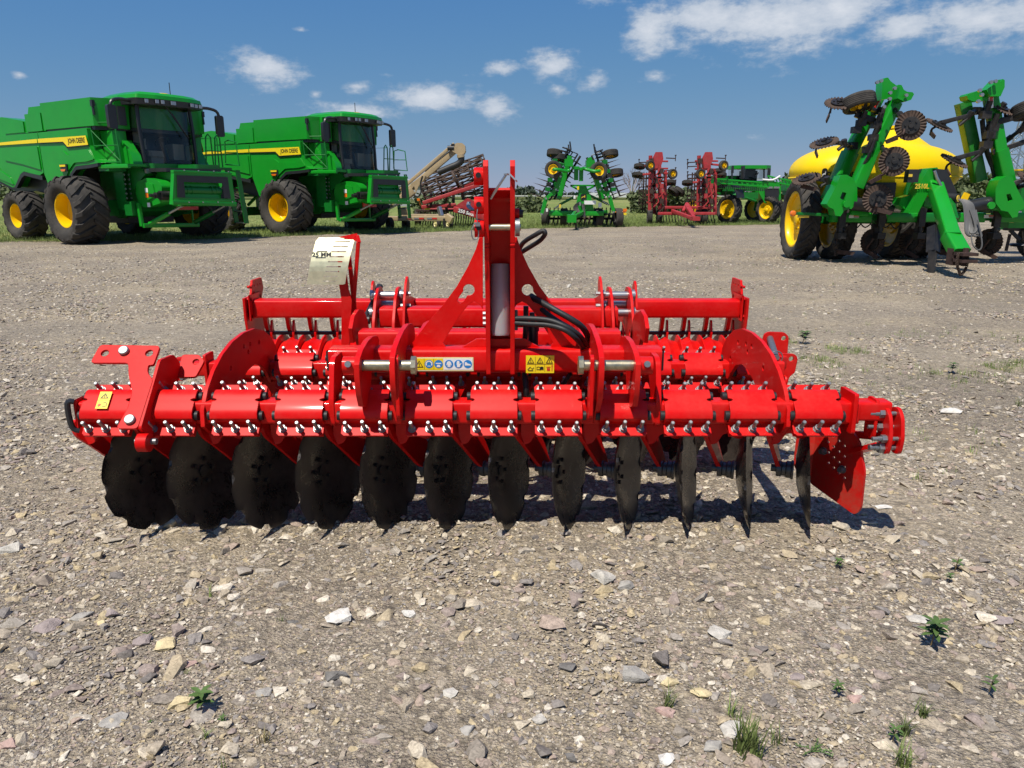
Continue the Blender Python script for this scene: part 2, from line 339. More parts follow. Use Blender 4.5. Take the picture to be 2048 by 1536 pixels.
# ------------------------------------------------------------------ ground
def ground_material():
    m = bpy.data.materials.new('gravel_yard'); m.use_nodes = True; nd, lk = m.node_tree.nodes, m.node_tree.links
    b = nd['Principled BSDF']; b.inputs['Roughness'].default_value = .9; b.inputs['Specular IOR Level'].default_value = .25
    g = nd.new('ShaderNodeNewGeometry')
    def vor(s, feat='F1'):
        n = nd.new('ShaderNodeTexVoronoi'); n.feature = feat; n.inputs['Scale'].default_value = s
        mp = nd.new('ShaderNodeMapping'); mp.inputs['Scale'].default_value = (1, 1.25, 1); mp.inputs['Rotation'].default_value = (0, 0, .5)
        lk.new(g.outputs['Position'], mp.inputs[0]); lk.new(mp.outputs[0], n.inputs['Vector']); return n
    def noi(s, d=3, r=.6, sc3=(1, 1, 1)):
        d = min(d, 4)
        mp = nd.new('ShaderNodeMapping'); mp.inputs['Scale'].default_value = sc3; lk.new(g.outputs['Position'], mp.inputs[0])
        n = nd.new('ShaderNodeTexNoise'); n.inputs['Scale'].default_value = s; n.inputs['Detail'].default_value = d; n.inputs['Roughness'].default_value = r
        lk.new(mp.outputs[0], n.inputs['Vector']); return n.outputs[0]
    def mr(v, a, bb, lo=0., hi=1.):
        n = nd.new('ShaderNodeMapRange'); lk.new(v, n.inputs[0])
        for i, x in enumerate((a, bb, lo, hi)): n.inputs[i+1].default_value = x
        return n.outputs[0]
    def ramp(v, stops):
        n = nd.new('ShaderNodeValToRGB'); lk.new(v, n.inputs[0]); e = n.color_ramp.elements; n.color_ramp.interpolation = 'CONSTANT'
        e[0].position = 0; e[0].color = (*stops[0][1], 1); e[1].position = stops[1][0]; e[1].color = (*stops[1][1], 1)
        for p, c in stops[2:]: q = e.new(p); q.color = (*c, 1)
        return n.outputs[0]
    def mix(f, a, bb, bl='MIX'):
        n = nd.new('ShaderNodeMix'); n.data_type = 'RGBA'; n.blend_type = bl
        if isinstance(f, float): n.inputs[0].default_value = f
        else: lk.new(f, n.inputs[0])
        for i, v in ((6, a), (7, bb)):
            if isinstance(v, tuple): n.inputs[i].default_value = (*v, 1)
            else: lk.new(v, n.inputs[i])
        return n.outputs[2]
    def mth(op, a, bb):
        n = nd.new('ShaderNodeMath'); n.operation = op
        for i, v in enumerate((a, bb)):
            if isinstance(v, (int, float)): n.inputs[i].default_value = v
            else: lk.new(v, n.inputs[i])
        return n.outputs[0]
    pal = [(0, (.30,.25,.195)), (.16, (.44,.365,.265)), (.34, (.34,.275,.21)), (.48, (.54,.455,.335)), (.6, (.20,.17,.145)), (.70, (.47,.38,.25)), (.84, (.40,.305,.24)), (.93, (.66,.58,.46))]
    v1, v2, v3 = vor(34), vor(95), vor(240)
    def pick(v):
        s = nd.new('ShaderNodeSeparateColor'); lk.new(v.outputs['Color'], s.inputs[0]); return s.outputs[0]
    c1, c2, c3 = ramp(pick(v1), pal), ramp(pick(v2), pal), ramp(pick(v3), pal)
    sel = mr(noi(9, 4), .46, .56); c = mix(sel, c2, c1); gap = mr(v2.outputs['Distance'], .28, .75, 1.0, .52); gap2 = mr(v1.outputs['Distance'], .35, .8, 1.0, .5); c = mix(mr(noi(16, 4), .44, .6), c, c3)
    sand = mr(noi(.75, 6, .62), .44, .60); sand = mth('MULTIPLY', sand, mr(noi(26, 5, .7), .3, .62))
    sandc = mix(mr(noi(210, 3, .7), .35, .65), (.36, .285, .185), (.64, .53, .36))
    c = mix(mth('MULTIPLY', sand, .85), c, sandc)
    # wheel tracks and compacted dust across the yard
    tr = mr(noi(.9, 5, .55, (.16, 1, 1)), .42, .68)
    c = mix(mth('MULTIPLY', tr, .68), c, mix(mr(noi(60, 4), .3, .7), (.33, .28, .215), (.47, .40, .31)))
    big = mr(noi(.33, 5, .6), .3, .7, .80, 1.08)
    hs = nd.new('ShaderNodeHueSaturation'); hs.inputs['Saturation'].default_value = .98; gm_ = mth('MULTIPLY', big, mth('ADD', mth('MULTIPLY', gap, mth('SUBTRACT', 1.0, sel)), mth('MULTIPLY', gap2, sel))); spk = mr(noi(14, 4, .85), .34, .68, .76, 1.24); lk.new(mth('MULTIPLY', gm_, spk), hs.inputs['Value']); lk.new(c, hs.inputs['Color']); lk.new(hs.outputs[0], b.inputs['Base Color'])
    h = mth('ADD', mth('MULTIPLY', mth('SUBTRACT', 1.0, v1.outputs['Distance']), mth('MULTIPLY', sel, 1.6)), mth('ADD', mth('MULTIPLY', mth('SUBTRACT', 1.0, v2.outputs['Distance']), 1.0), mth('MULTIPLY', mth('SUBTRACT', 1.0, v3.outputs['Distance']), .5)))
    h = mth('MULTIPLY', h, mth('SUBTRACT', 1.0, mth('MULTIPLY', sand, .55)))
    bp = nd.new('ShaderNodeBump'); bp.inputs['Strength'].default_value = .9; bp.inputs['Distance'].default_value = .010; lk.new(h, bp.inputs['Height']); lk.new(bp.outputs[0], b.inputs['Normal'])
    return m
def grass_field_material():
    m = bpy.data.materials.new('meadow'); m.use_nodes = True; nd, lk = m.node_tree.nodes, m.node_tree.links
    b = nd['Principled BSDF']; b.inputs['Roughness'].default_value = .9; b.inputs['Specular IOR Level'].default_value = .15
    g = nd.new('ShaderNodeNewGeometry')
    def noi(s, sc3, d=7, r=.65):
        mp = nd.new('ShaderNodeMapping'); mp.inputs['Scale'].default_value = sc3; lk.new(g.outputs['Position'], mp.inputs[0])
        n = nd.new('ShaderNodeTexNoise'); n.inputs['Scale'].default_value = s; n.inputs['Detail'].default_value = d; n.inputs['Roughness'].default_value = r; lk.new(mp.outputs[0], n.inputs['Vector']); return n.outputs[0]
    def rp(v, st):
        n = nd.new('ShaderNodeValToRGB'); lk.new(v, n.inputs[0]); e = n.color_ramp.elements
        e[0].position, e[0].color = st[0][0], (*st[0][1], 1); e[1].position, e[1].color = st[1][0], (*st[1][1], 1)
        for p, c in st[2:]: q = e.new(p); q.color = (*c, 1)
        return n.outputs[0]
    a = rp(noi(.06, (1, .35, 1)), [(.3, (.12,.17,.045)), (.5, (.18,.22,.065)), (.62, (.26,.26,.10)), (.75, (.31,.29,.14))])
    c = rp(noi(5, (1, .5, 1)), [(.3, (.55,.6,.5)), (.7, (1.3,1.25,1.2))])
    mx = nd.new('ShaderNodeMix'); mx.data_type = 'RGBA'; mx.blend_type = 'MULTIPLY'; mx.inputs[0].default_value = 1; lk.new(a, mx.inputs[6]); lk.new(c, mx.inputs[7]); lk.new(mx.outputs[2], b.inputs['Base Color'])
    return m
yard = MB()
gx = [-1500, -120, -40] + list(np.linspace(-14, 14, 57)) + [40, 120, 1500]
gy = [-60, -4] + list(np.linspace(0, 20, 81)) + [26, 34, 60, 200, 2200]
def ground_z(x, y):
    if -14 < x < 14 and 0 < y < 20:
        e = min(1, (14 - abs(x)) / 3, y / .5, (20 - y) / 3)
        return e * (.012 * math.sin(1.7*x + .6*y) + .010 * math.sin(.9*x - 2.3*y + 1) + .006 * math.sin(4.1*x + 3.3*y))
    return 0.0
yard.add([(x, y, ground_z(x, y)) for y in gy for x in gx], [(j*len(gx)+i, j*len(gx)+i+1, (j+1)*len(gx)+i+1, (j+1)*len(gx)+i) for j in range(len(gy)-1) for i in range(len(gx)-1)])
tag(yard.obj('ground', ground_material(), smooth=180), kind='structure')
# meadow beyond the yard, its edge wandering like the mown strip in the picture
EDGE = [(-1500, 15), (-60, 18), (-20, 22.6), (-13, 23.0), (-9.5, 24.4), (-7, 26.6), (-3, 29.2), (0, 31.6), (4, 33.4), (9, 35.2), (14, 37.0), (24, 41), (60, 52), (1500, 400)]
def edge_y(x):
    for (x0, y0), (x1, y1) in zip(EDGE, EDGE[1:]):
        if x0 <= x <= x1: return y0 + (y1 - y0) * (x - x0) / (x1 - x0)
    return 30
xs = [-1500, -200, -60] + list(np.arange(-30, 40, .5)) + [60, 200, 1500]
me_ = MB(); ys = [edge_y(x) + (random.uniform(-.5, .5) if abs(x) < 50 else 0) for x in xs]; n_ = len(xs)
me_.add([(x, y, .012) for x, y in zip(xs, ys)] + [(x, y + 3, .03) for x, y in zip(xs, ys)] + [(x, max(y + 10, 500), .03) for x, y in zip(xs, ys)] + [(x, 2200, .03) for x in xs],
        [(k*n_+i, k*n_+i+1, (k+1)*n_+i+1, (k+1)*n_+i) for k in range(3) for i in range(n_-1)])
tag(me_.obj('meadow', grass_field_material(), smooth=0), kind='structure')

# ------------------------------------------------------------------ scattering (one object each)
def scatter(name, P, ROT, SCL, PICK, protos, m):
    me = bpy.data.meshes.new(name); me.from_pydata([tuple(p) for p in P], [], [])
    for nm, ty, arr, key in (('rot', 'FLOAT_VECTOR', ROT, 'vector'), ('scl', 'FLOAT_VECTOR', SCL, 'vector'), ('pick', 'INT', PICK, 'value')):
        a = me.attributes.new(nm, ty, 'POINT'); a.data.foreach_set(key, np.asarray(arr).ravel())
    o = link(name, me); me.materials.append(m)
    ng = bpy.data.node_groups.new(name, 'GeometryNodeTree'); ng.interface.new_socket('Geometry', in_out='INPUT', socket_type='NodeSocketGeometry'); ng.interface.new_socket('Geometry', in_out='OUTPUT', socket_type='NodeSocketGeometry')
    nd, lk = ng.nodes, ng.links
    gi, go = nd.new('NodeGroupInput'), nd.new('NodeGroupOutput')
    jn = nd.new('GeometryNodeJoinGeometry')
    for pm in reversed(protos):
        po = bpy.data.objects.new(name + '_shape', pm)
        oi = nd.new('GeometryNodeObjectInfo'); oi.inputs['Object'].default_value = po; oi.inputs['As Instance'].default_value = True
        lk.new(oi.outputs['Geometry'], jn.inputs[0])
    ip = nd.new('GeometryNodeInstanceOnPoints'); ip.inputs['Pick Instance'].default_value = True
    def attr(nm, ty):
        n = nd.new('GeometryNodeInputNamedAttribute'); n.data_type = ty; n.inputs[0].default_value = nm; return n.outputs[0]
    e2r = nd.new('FunctionNodeEulerToRotation'); lk.new(attr('rot', 'FLOAT_VECTOR'), e2r.inputs[0])
    lk.new(gi.outputs[0], ip.inputs['Points']); lk.new(jn.outputs[0], ip.inputs['Instance']); lk.new(attr('pick', 'INT'), ip.inputs['Instance Index'])
    lk.new(e2r.outputs[0], ip.inputs['Rotation']); lk.new(attr('scl', 'FLOAT_VECTOR'), ip.inputs['Scale']); lk.new(ip.outputs[0], go.inputs[0])
    md = o.modifiers.new('scatter', 'NODES'); md.node_group = ng
    return o
def hull(npts, flat=1.0, seed=0, rough=.0):
    rr = np.random.default_rng(seed); p = rr.normal(size=(npts, 3)); p /= np.linalg.norm(p, axis=1)[:, None]; p *= rr.uniform(.75, 1, (npts, 1)); p[:, 2] *= flat
    bm = bmesh.new(); [bm.verts.new(q * .5) for q in p]
    r = bmesh.ops.convex_hull(bm, input=bm.verts); bmesh.ops.delete(bm, geom=[v for v in bm.verts if not v.link_faces], context='VERTS')
    return bm
def stone_material(name='stone', per=True, pal=None):
    m = bpy.data.materials.new(name); m.use_nodes = True; nd, lk = m.node_tree.nodes, m.node_tree.links
    b = nd['Principled BSDF']; b.inputs['Roughness'].default_value = .85; b.inputs['Specular IOR Level'].default_value = .25
    oi = nd.new('ShaderNodeObjectInfo'); rp = nd.new('ShaderNodeValToRGB'); lk.new(oi.outputs['Random'], rp.inputs[0]); rp.color_ramp.interpolation = 'CONSTANT'
    pal = pal or [(.25,.215,.175), (.35,.295,.225), (.29,.24,.19), (.43,.37,.28), (.17,.15,.135), (.38,.31,.21), (.34,.265,.215), (.47,.405,.31), (.31,.275,.235), (.24,.215,.195), (.55,.49,.40), (.41,.33,.205), (.28,.225,.195), (.38,.335,.275)]
    e = rp.color_ramp.elements; e[0].color = (*pal[0], 1); e[1].position = 1 / len(pal); e[1].color = (*pal[1], 1)
    for i, c in enumerate(pal[2:]): q = e.new((i + 2) / len(pal)); q.color = (*c, 1)
    tc = nd.new('ShaderNodeNewGeometry'); n = nd.new('ShaderNodeTexNoise'); n.inputs['Scale'].default_value = 90; n.inputs['Detail'].default_value = 5; n.inputs['Distortion'].default_value = 1.2
    lk.new(tc.outputs['Position'], n.inputs['Vector'])
    mr = nd.new('ShaderNodeMapRange'); lk.new(n.outputs[0], mr.inputs[0]); mr.inputs[1].default_value = .3; mr.inputs[2].default_value = .72; mr.inputs[3].default_value = .68; mr.inputs[4].default_value = 1.38
    hs = nd.new('ShaderNodeHueSaturation'); lk.new(mr.outputs[0], hs.inputs['Value']); lk.new(rp.outputs[0], hs.inputs['Color']); lk.new(hs.outputs[0], b.inputs['Base Color'])
    bp = nd.new('ShaderNodeBump'); bp.inputs['Strength'].default_value = .35; bp.inputs['Distance'].default_value = .006; lk.new(n.outputs[0], bp.inputs['Height']); lk.new(bp.outputs[0], b.inputs['Normal'])
    return m
gm = stone_material('gravel_stone')
protos = []
for i in range(14):
    bm = hull(12 + i % 5, .9, 100 + i); me = bpy.data.meshes.new('pebble_%d' % i); bm.to_mesh(me); bm.free(); me.materials.append(gm); protos.append(me)
def vnoise(x, y, s, seed):
    r = np.random.default_rng(seed); T = r.random((64, 64)); X, Y = x / s, y / s; i, j = np.floor(X).astype(int), np.floor(Y).astype(int); u, v = X - i, Y - j; u = u*u*(3-2*u); v = v*v*(3-2*v)
    t = lambda a, b: T[a % 64, b % 64]
    return (t(i, j)*(1-u) + t(i+1, j)*u)*(1-v) + (t(i, j+1)*(1-u) + t(i+1, j+1)*u)*v
NP = 150000
Yp = np.exp(rng.uniform(math.log(1.33), math.log(31), NP)); Xp = rng.uniform(-1, 1, NP) * (.78 * Yp + .35)
k = .5 * vnoise(Xp, Yp, .55, 3) + .3 * vnoise(Xp, Yp, .22, 4) + .35 * vnoise(Xp, Yp, 1.6, 5) + np.where((Xp > 1.2) & (Yp < 5), .12, 0) + np.where(Xp < -.9, .08, 0)
keep = rng.random(NP) < np.clip((k - .30) * 2.6, .10, 1) * np.clip(1.3 - Yp/24, .5, 1) * np.where(vnoise(Xp*.25, Yp, 1.1, 9) > .62, np.clip(1.4 - Yp/6, .15, 1), 1); Xp, Yp = Xp[keep], Yp[keep]; n_ = len(Xp)
d = np.minimum(Yp * .0037 * (1 + .75*rng.pareto(2.0, n_)), rng.uniform(.045, .10, n_) * np.clip(1.15 - Yp/14, .62, 1)) + .002
SC = np.stack([d * rng.uniform(.9, 1.35, n_), d * rng.uniform(.6, 1.0, n_), d * rng.uniform(.3, .62, n_)], 1)
ROT = np.stack([rng.normal(0, .22, n_), rng.normal(0, .22, n_), rng.uniform(0, 6.28, n_)], 1)
Zg = np.array([ground_z(x, y) for x, y in zip(Xp, Yp)])
PP = np.stack([Xp, Yp, Zg + SC[:, 2] * rng.uniform(-.15, .25, n_)], 1)
tag(scatter('gravel', PP, ROT, SC, rng.integers(0, 14, n_), protos, gm), 'loose grey and tan gravel strewn over the yard', 'gravel', kind='stuff')

# ------------------------------------------------------------------ the red disc harrow in the middle
HL = Vector((-.065, 3.3, 0))
HR = empty('disc_harrow', Matrix.Translation(HL), 'large red compact disc harrow with notched black discs in the foreground', 'disc harrow')
def hp(mb, name, m=None, parent=None, smooth=35):
    o = mb.obj(name, m or red, parent or HR, smooth)
    if parent is None: o.matrix_parent_inverse = Matrix.Translation(-HL)
    return o
def hplace(name, me, M, parent=None):
    o = link(name, me, parent or HR)
    if parent is None: o.matrix_parent_inverse = Matrix.Translation(-HL)
    o.matrix_basis = M; return o
TT = Vector((0, .7071, .7071)); NN = Vector((0, -.7071, .7071)); XX = Vector((1, 0, 0))
FM = Vector((-.195, 2.800, .547)); RM = Vector((.06, 3.575, .532))        # middles of the two clamp rows
FXS = [FM.x + (i - 5.5) * .25 for i in range(12)]; RXS = [RM.x + (i - 5.5) * .25 for i in range(12)]
# --- clamp: pressed hat section with two flanges, side slots
def clamp_mesh():
    prof = [(-.114,0),(-.104,0),(-.062,0),(-.056,.010),(-.055,.024),(-.060,.034),(-.057,.046),(-.046,.056),(-.03,.059),(.004,.059),(.008,.059),(.012,.059),(.016,.059),(.020,.059),(.032,.059),(.048,.057),(.058,.050),(.061,.036),(.061,.010),(.066,0),(.104,0),(.114,0)]
    hw = [.091]*len(prof); hw[0] = hw[-1] = .080; hw[10] = hw[12] = .078; hw[11] = .074
    vs = []
    for (t, n), w_ in zip(prof, hw):
        for x in (-w_, w_): vs.append(XX * x + TT * t + NN * n)
    bm = bmesh.new(); V = [bm.verts.new(v) for v in vs]
    for i in range(len(prof) - 1): bm.faces.new((V[2*i], V[2*i+1], V[2*i+3], V[2*i+2]))
    bmesh.ops.recalc_face_normals(bm, faces=bm.faces)
    bmesh.ops.solidify(bm, geom=bm.faces, thickness=.007)
    bmesh.ops.recalc_face_normals(bm, faces=bm.faces)
    me = bpy.data.meshes.new('clamp_plate'); bm.to_mesh(me); bm.free(); me.materials.append(red)
    me.polygons.foreach_set('use_smooth', [True]*len(me.polygons)); me.set_sharp_from_angle(angle=R(32)); return me
def bolt_mesh():
    b = MB(); b.cyl((0,0,0), (0,0,.003), .0155, n=16); b.cyl((0,0,.003), (0,0,.016), .0135, n=6)
    prof = [(.0001,.062),(.0055,.062),(.0078,.0595)]
    for k in range(7): prof += [(.0078,.058-.006*k),(.0068,.055-.006*k)]
    prof += [(.0078,.016)]
    b.lathe(prof, n=12); me = b.mesh('stud_bolt', 40); me.materials.append(zinc); return me
CLAMP, BOLT = clamp_mesh(), bolt_mesh()
rb = MB(); rb.cyl((-.106,0,0), (.106,0,0), .0185, n=16); RUB = rb.mesh('rubber_cord'); RUB.materials.append(black)
BROT = frame((0,0,0), XX, TT)                      # z axis = NN
def clamp(c, name='clamp_plate'):
    o = hplace(name, CLAMP, Matrix.Translation(c))
    for s in (-.087, .088):
        for x in (-.067, 0, .067):
            j = Matrix.Rotation(random.uniform(0, 1), 4, 'Z')
            hplace('stud_bolt', BOLT, Matrix.Translation(XX*x + TT*s + NN*.007) @ BROT @ j @ Matrix.Diagonal((1, 1, random.uniform(.9, 1.08), 1)), o)
    for t, n in ((.044, .033), (-.040, .033)):
        hplace('rubber_cord', RUB, Matrix.Translation(TT*t + NN*n), o)
    return o
# --- arm with saddle and leg, hub, disc
YAW = R(20); edgem = mat('worn_disc_edge', (.16, .15, .145), .4, .6, var=.3, vscale=40)
def arm_meshes(sgn):
    P = Vector((math.sin(YAW)*sgn, math.cos(YAW), 0))           # direction of the disc plane
    b = MB()
    sad = rpoly([(-.145,-.05),(.06,-.05),(.03,-.085),(-.01,-.125),(-.04,-.122),(-.06,-.10),(-.085,-.104),(-.108,-.145),(-.145,-.15)], .016)
    b.prism([(x*sgn, z) for x, z in sad], .03, XZ(.05))
    b.prism([(x*sgn, z) for x, z in rpoly([(-.12,-.03),(.06,-.03),(.0,-.09),(-.10,-.10)], .01)], .03, XZ(.10))
    b.add([XX*x + TT*t + NN*n for n in (-.008, -.02) for x, t in ((-.088,-.105),(.088,-.105),(.088,.105),(-.088,.105))], [(0,1,2,3),(7,6,5,4),(0,4,5,1),(1,5,6,2),(2,6,7,3),(3,7,4,0)])
    L0 = Vector((-.165*sgn, .05, 0))
    Mx = Matrix(((P.x,-.30*sgn,-P.y*sgn,L0.x),(P.y,0,P.x,L0.y),(0,1,0,0),(0,0,0,1)))
    leg = rpoly([(-.06,-.05),(.10,-.03),(.15,-.10),(.185,-.22),(.185,-.31),(.13,-.325),(.06,-.27),(-.02,-.16),(-.062,-.11)], .025)
    b.prism(leg, .018, Mx)
    am = b.mesh('disc_arm'); am.materials.append(red)
    hub = Vector((-.020*sgn, .14, -.299)); ax = Vector((P.y*sgn, -P.x*sgn*sgn if sgn > 0 else P.x*0 + math.sin(YAW)*-1, 0)).normalized()
    ax = Vector((math.cos(YAW)*sgn, -math.sin(YAW), 0))
    h = MB(); Mh = frame(hub - ax*.035, perp(ax)[0], ax.cross(perp(ax)[0])) ; z = Mh.to_3x3() @ Vector((0,0,1))
    if z.dot(ax) < 0: Mh = Mh @ Matrix.Rotation(math.pi, 4, 'X')
    h.lathe([(.001,-.028),(.016,-.028),(.016,-.008),(.034,-.006),(.034,.012),(.030,.016),(.030,.03),(.036,.034),(.036,.05),(.040,.054),(.040,.062),(.001,.062)], Mh, 20)
    hm = h.mesh('hub'); hm.materials.append(hubm)
    return am, hm, hub + ax*.04, ax
def disc_mesh(ax, seed):
    R0, dep, nt = .242, .052, 9; m = 80; rings = [(.0, 0), (.06, .0), (.075, .004), (.13, .014), (.18, .030), (.222, .042), (1, dep)]
    rr = random.Random(seed); ph = rr.uniform(0, 6.28); vs = []; fs = []
    def rad(a):
        u = ((a + ph) / (2*math.pi) * nt) % 1.0
        return R0 - (.026 * max(0, math.sin(math.pi * (u / .34)))**.7 if u < .34 else 0)
    for side in (0, 1):
        for r, h in rings:
            for k in range(m):
                a = 2*math.pi*k/m; q = rad(a) if r == 1 else r
                vs.append((q*math.cos(a), q*math.sin(a), h + (.006 if side == 0 and r < 1 else 0) - .003))
    nr = len(rings)
    for s in (0, 1):
        for i in range(nr - 1):
            for k in range(m):
                f = (s*nr*m+i*m+k, s*nr*m+i*m+(k+1) % m, s*nr*m+(i+1)*m+(k+1) % m, s*nr*m+(i+1)*m+k); fs.append(f if s == 0 else f[::-1])
    for k in range(m): fs.append(((nr-1)*m+k, (nr-1)*m+(k+1) % m, (2*nr-1)*m+(k+1) % m, (2*nr-1)*m+k))
    b = MB(); b.add(vs, fs); me = b.mesh('disc_blade', 40); me.materials.append(discm); me.materials.append(edgem)
    for p in me.polygons:
        if all(math.hypot(me.vertices[i].co.x, me.vertices[i].co.y) > R0 - .03 and me.vertices[i].co.z > dep - .0045 for i in p.vertices): p.material_index = 1
    return me
hm_ = MB(); 
for k in range(5): hm_.cyl((.05*math.cos(k*1.2566), .05*math.sin(k*1.2566), -.002), (.05*math.cos(k*1.2566), .05*math.sin(k*1.2566), .011), .0095, n=6)
hm_.cyl((0,0,.001),(0,0,.006),.022, n=16)
DBOLT = hm_.mesh('disc_bolts'); DBOLT.materials.append(blacks)
DISCS = {s: [disc_mesh(None, 11*i + s) for i in range(5)] for s in (1, -1)}
def arm_disc(c, sgn, parts, i):
    am, hm, dc, ax = parts
    o = hplace('disc_arm', am, Matrix.Translation(c)); hplace('hub', hm, Matrix(), o)
    tilt = Matrix.Rotation(R(-6) * sgn, 4, 'Y')
    Md = frame((0,0,0), (0,0,1), ax.cross(Vector((0,0,1)))); zz = Md.to_3x3() @ Vector((0,0,1))
    if zz.dot(ax) < 0: Md = Md @ Matrix.Rotation(math.pi, 4, 'X')
    d = hplace('disc_blade', DISCS[sgn][i % 5], Matrix.Translation(Vector(c) + dc) @ tilt @ Md @ Matrix.Rotation(random.uniform(0, 6), 4, 'Z'))
    hplace('disc_bolts', DBOLT, Matrix.Translation((0, 0, .003)), d)
APF, APR = arm_meshes(1), arm_meshes(-1)
for i, x in enumerate(FXS):
    clamp((x, FM.y, FM.z)); arm_disc((x, FM.y, FM.z), 1, APF, i)
for i, x in enumerate(RXS[:-1]):
    clamp((x, RM.y, RM.z)); arm_disc((x, RM.y, RM.z + .012), -1, APR, i)
# --- toolbars
b = MB(); b.beam((FXS[0]-.11, FM.y, FM.z), (FXS[-1]+.17, FM.y, FM.z), .09); hp(b, 'front_toolbar')
b = MB(); b.beam((RXS[0]-.16, RM.y, RM.z), (RXS[-2]+.15, RM.y, RM.z), .09); hp(b, 'rear_toolbar')
b = MB(); b.box((FXS[0]-.118, FM.y, FM.z), (.012, .11, .11), ch=.01); hp(b, 'end_plate')
b = MB(); b.tube([(FXS[0]-.115, 2.74, .600), (FXS[0]-.135, 2.73, .595), (FXS[0]-.137, 2.74, .50), (FXS[0]-.115, 2.75, .48)], .011, 8, 4); hp(b, 'grab_loop', blackp)
# --- arched side frames
AR = [(2.735,.50),(2.742,.565),(2.80,.635),(2.88,.690),(2.98,.735),(3.10,.765),(3.24,.778),(3.38,.772),(3.50,.742),(3.60,.690),(3.665,.625),(3.685,.555),(3.66,.48),(3.55,.47),(3.50,.53),(3.43,.585),(3.34,.612),(3.24,.605),(3.14,.57),(3.05,.515),(2.97,.47),(2.90,.452),(2.80,.452)]
for X in (-1.205, 1.062):
    b = MB(); b.prism(AR, .016, YZ(X), [circ(y, z, .012, 8) for y, z in ((3.22,.72),(3.30,.715),(3.27,.685),(3.42,.70),(3.05,.66),(3.52,.60))])
    hp(b, 'side_frame')
# --- headstock beam
HB0, HB1 = at(664, 724, 2.985), at(1318, 724, 2.985); HZ = .716
b = MB(); b.beam((HB0.x, 2.985, HZ), (HB1.x, 2.985, HZ), .115, .098, r=.016); hp(b, 'headstock_beam')
for x in (HB0.x - .006, HB1.x + .001):
    b = MB(); b.box((x + .002, 2.985, HZ), (.007, .095, .08), ch=.01); hp(b, 'end_cap', black)
# --- lower link brackets: curved plates from the beam down to the front toolbar
LK = [(2.755,.505),(2.735,.56),(2.655,.63),(2.632,.70),(2.630,.76),(2.645,.795),(2.69,.818),(2.78,.836),(2.90,.850),(3.03,.852),(3.13,.838),(3.20,.81),(3.225,.775),(3.20,.745),(3.05,.74),(2.93,.735),(2.89,.70),(2.88,.62),(2.87,.55),(2.85,.50)]
LKO = [(2.72,.585),(2.675,.60),(2.645,.65),(2.632,.72),(2.635,.77),(2.66,.79),(2.72,.808),(2.82,.822),(2.93,.820),(3.02,.805),(3.06,.78),(3.03,.75),(2.92,.735),(2.87,.70),(2.84,.64),(2.79,.585)]
for s, xi, xo in ((-1, -.448, -.578), (1, .318, .452)):
    b = MB(); b.prism(LK, .02, YZ(xi), [circ(2.70, .752, .024)]); br = hp(b, 'link_bracket')
    b = MB(); b.prism(LKO, .02, YZ(xo), [circ(2.70, .752, .024)]); hp(b, 'link_bracket')
    b = MB(); b.prism(rpoly([(2.655,.56),(2.655,.79),(2.69,.80),(2.73,.70),(2.75,.60),(2.74,.53)], .015), .014, YZ(xi - s*.022 - .007)); hp(b, 'weld_plate')
    a0, a1 = (xo, xi + .072) if s < 0 else (xo + .02, xi - .052)
    b = MB(); b.cyl((a0, 2.70, .752), (a1, 2.70, .752), .0205, n=20); pin = hp(b, 'lower_link_pin', oldzinc)
    b = MB(); b.cyl((a1, 2.70, .752), (a1 - s*.018, 2.70, .752), .036, n=8); hp(b, 'pin_head', oldzinc, pin)
    ox = xo + (.0 if s < 0 else .02)
    b = MB(); b.cyl((ox, 2.70, .752), (ox + s*.052, 2.70, .752), .034, n=20); bs = hp(b, 'pin_boss')
    b = MB(); b.cyl((ox + s*.026, 2.664, .765), (ox + s*.026, 2.652, .768), .012, n=12); b.cyl((ox + s*.026, 2.67, .763), (ox + s*.026, 2.655, .767), .007, n=10); hp(b, 'retaining_bolt', zinc, bs)
    xv = HB0.x + .035 if s < 0 else HB1.x - .05
    b = MB(); b.prism(rpoly([(2.752,.495),(2.752,.60),(2.80,.74),(2.83,.757),(2.94,.757),(2.94,.66),(2.88,.60),(2.86,.495)], .02), .02, YZ(xv)); hp(b, 'beam_support')
    b = MB(); b.box((xi - .05 if s < 0 else xi + .07, 2.86, .60), (.09, .10, .008), M=Matrix()); hp(b, 'stop_plate')
# --- mast: two plates with back web
ML, MR_ = -.104, -.007
MF = [(2.905,.665),(2.90,.74),(2.885,.95),(2.83,1.15),(2.782,1.35),(2.768,1.47),(2.785,1.492),(2.81,1.49),(2.87,1.40),(2.94,1.30),(3.0,1.1),(3.03,.9),(3.04,.765),(2.93,.765)]
for x in (ML, MR_):
    b = MB(); b.prism(MF, .018, YZ(x), [circ(2.835, 1.19, .016)]); hp(b, 'mast_plate')
b = MB(); q = [(3.01,.77),(2.985,1.1),(2.935,1.26),(2.885,1.36)]
for (y0, z0), (y1, z1) in zip(q, q[1:]): b.box(((ML+MR_+.018)/2, (y0+y1)/2, (z0+z1)/2), (.080, .012, math.hypot(y1-y0, z1-z0)+.012), Matrix.Translation(((ML+MR_+.018)/2, (y0+y1)/2, (z0+z1)/2)) @ Matrix.Rotation(math.atan2(-(y1-y0), z1-z0)*-1, 4, 'X').inverted() @ Matrix.Translation((-(ML+MR_+.018)/2, -(y0+y1)/2, -(z0+z1)/2)))
hp(b, 'mast_web')
b = MB(); b.box(((ML+MR_+.018)/2, 2.86, 1.375), (.080, .07, .010), Matrix.Translation((0, 2.86, 1.375)) @ Matrix.Rotation(R(-28), 4, 'X') @ Matrix.Translation((0, -2.86, -1.375))); hp(b, 'mast_cap_plate')
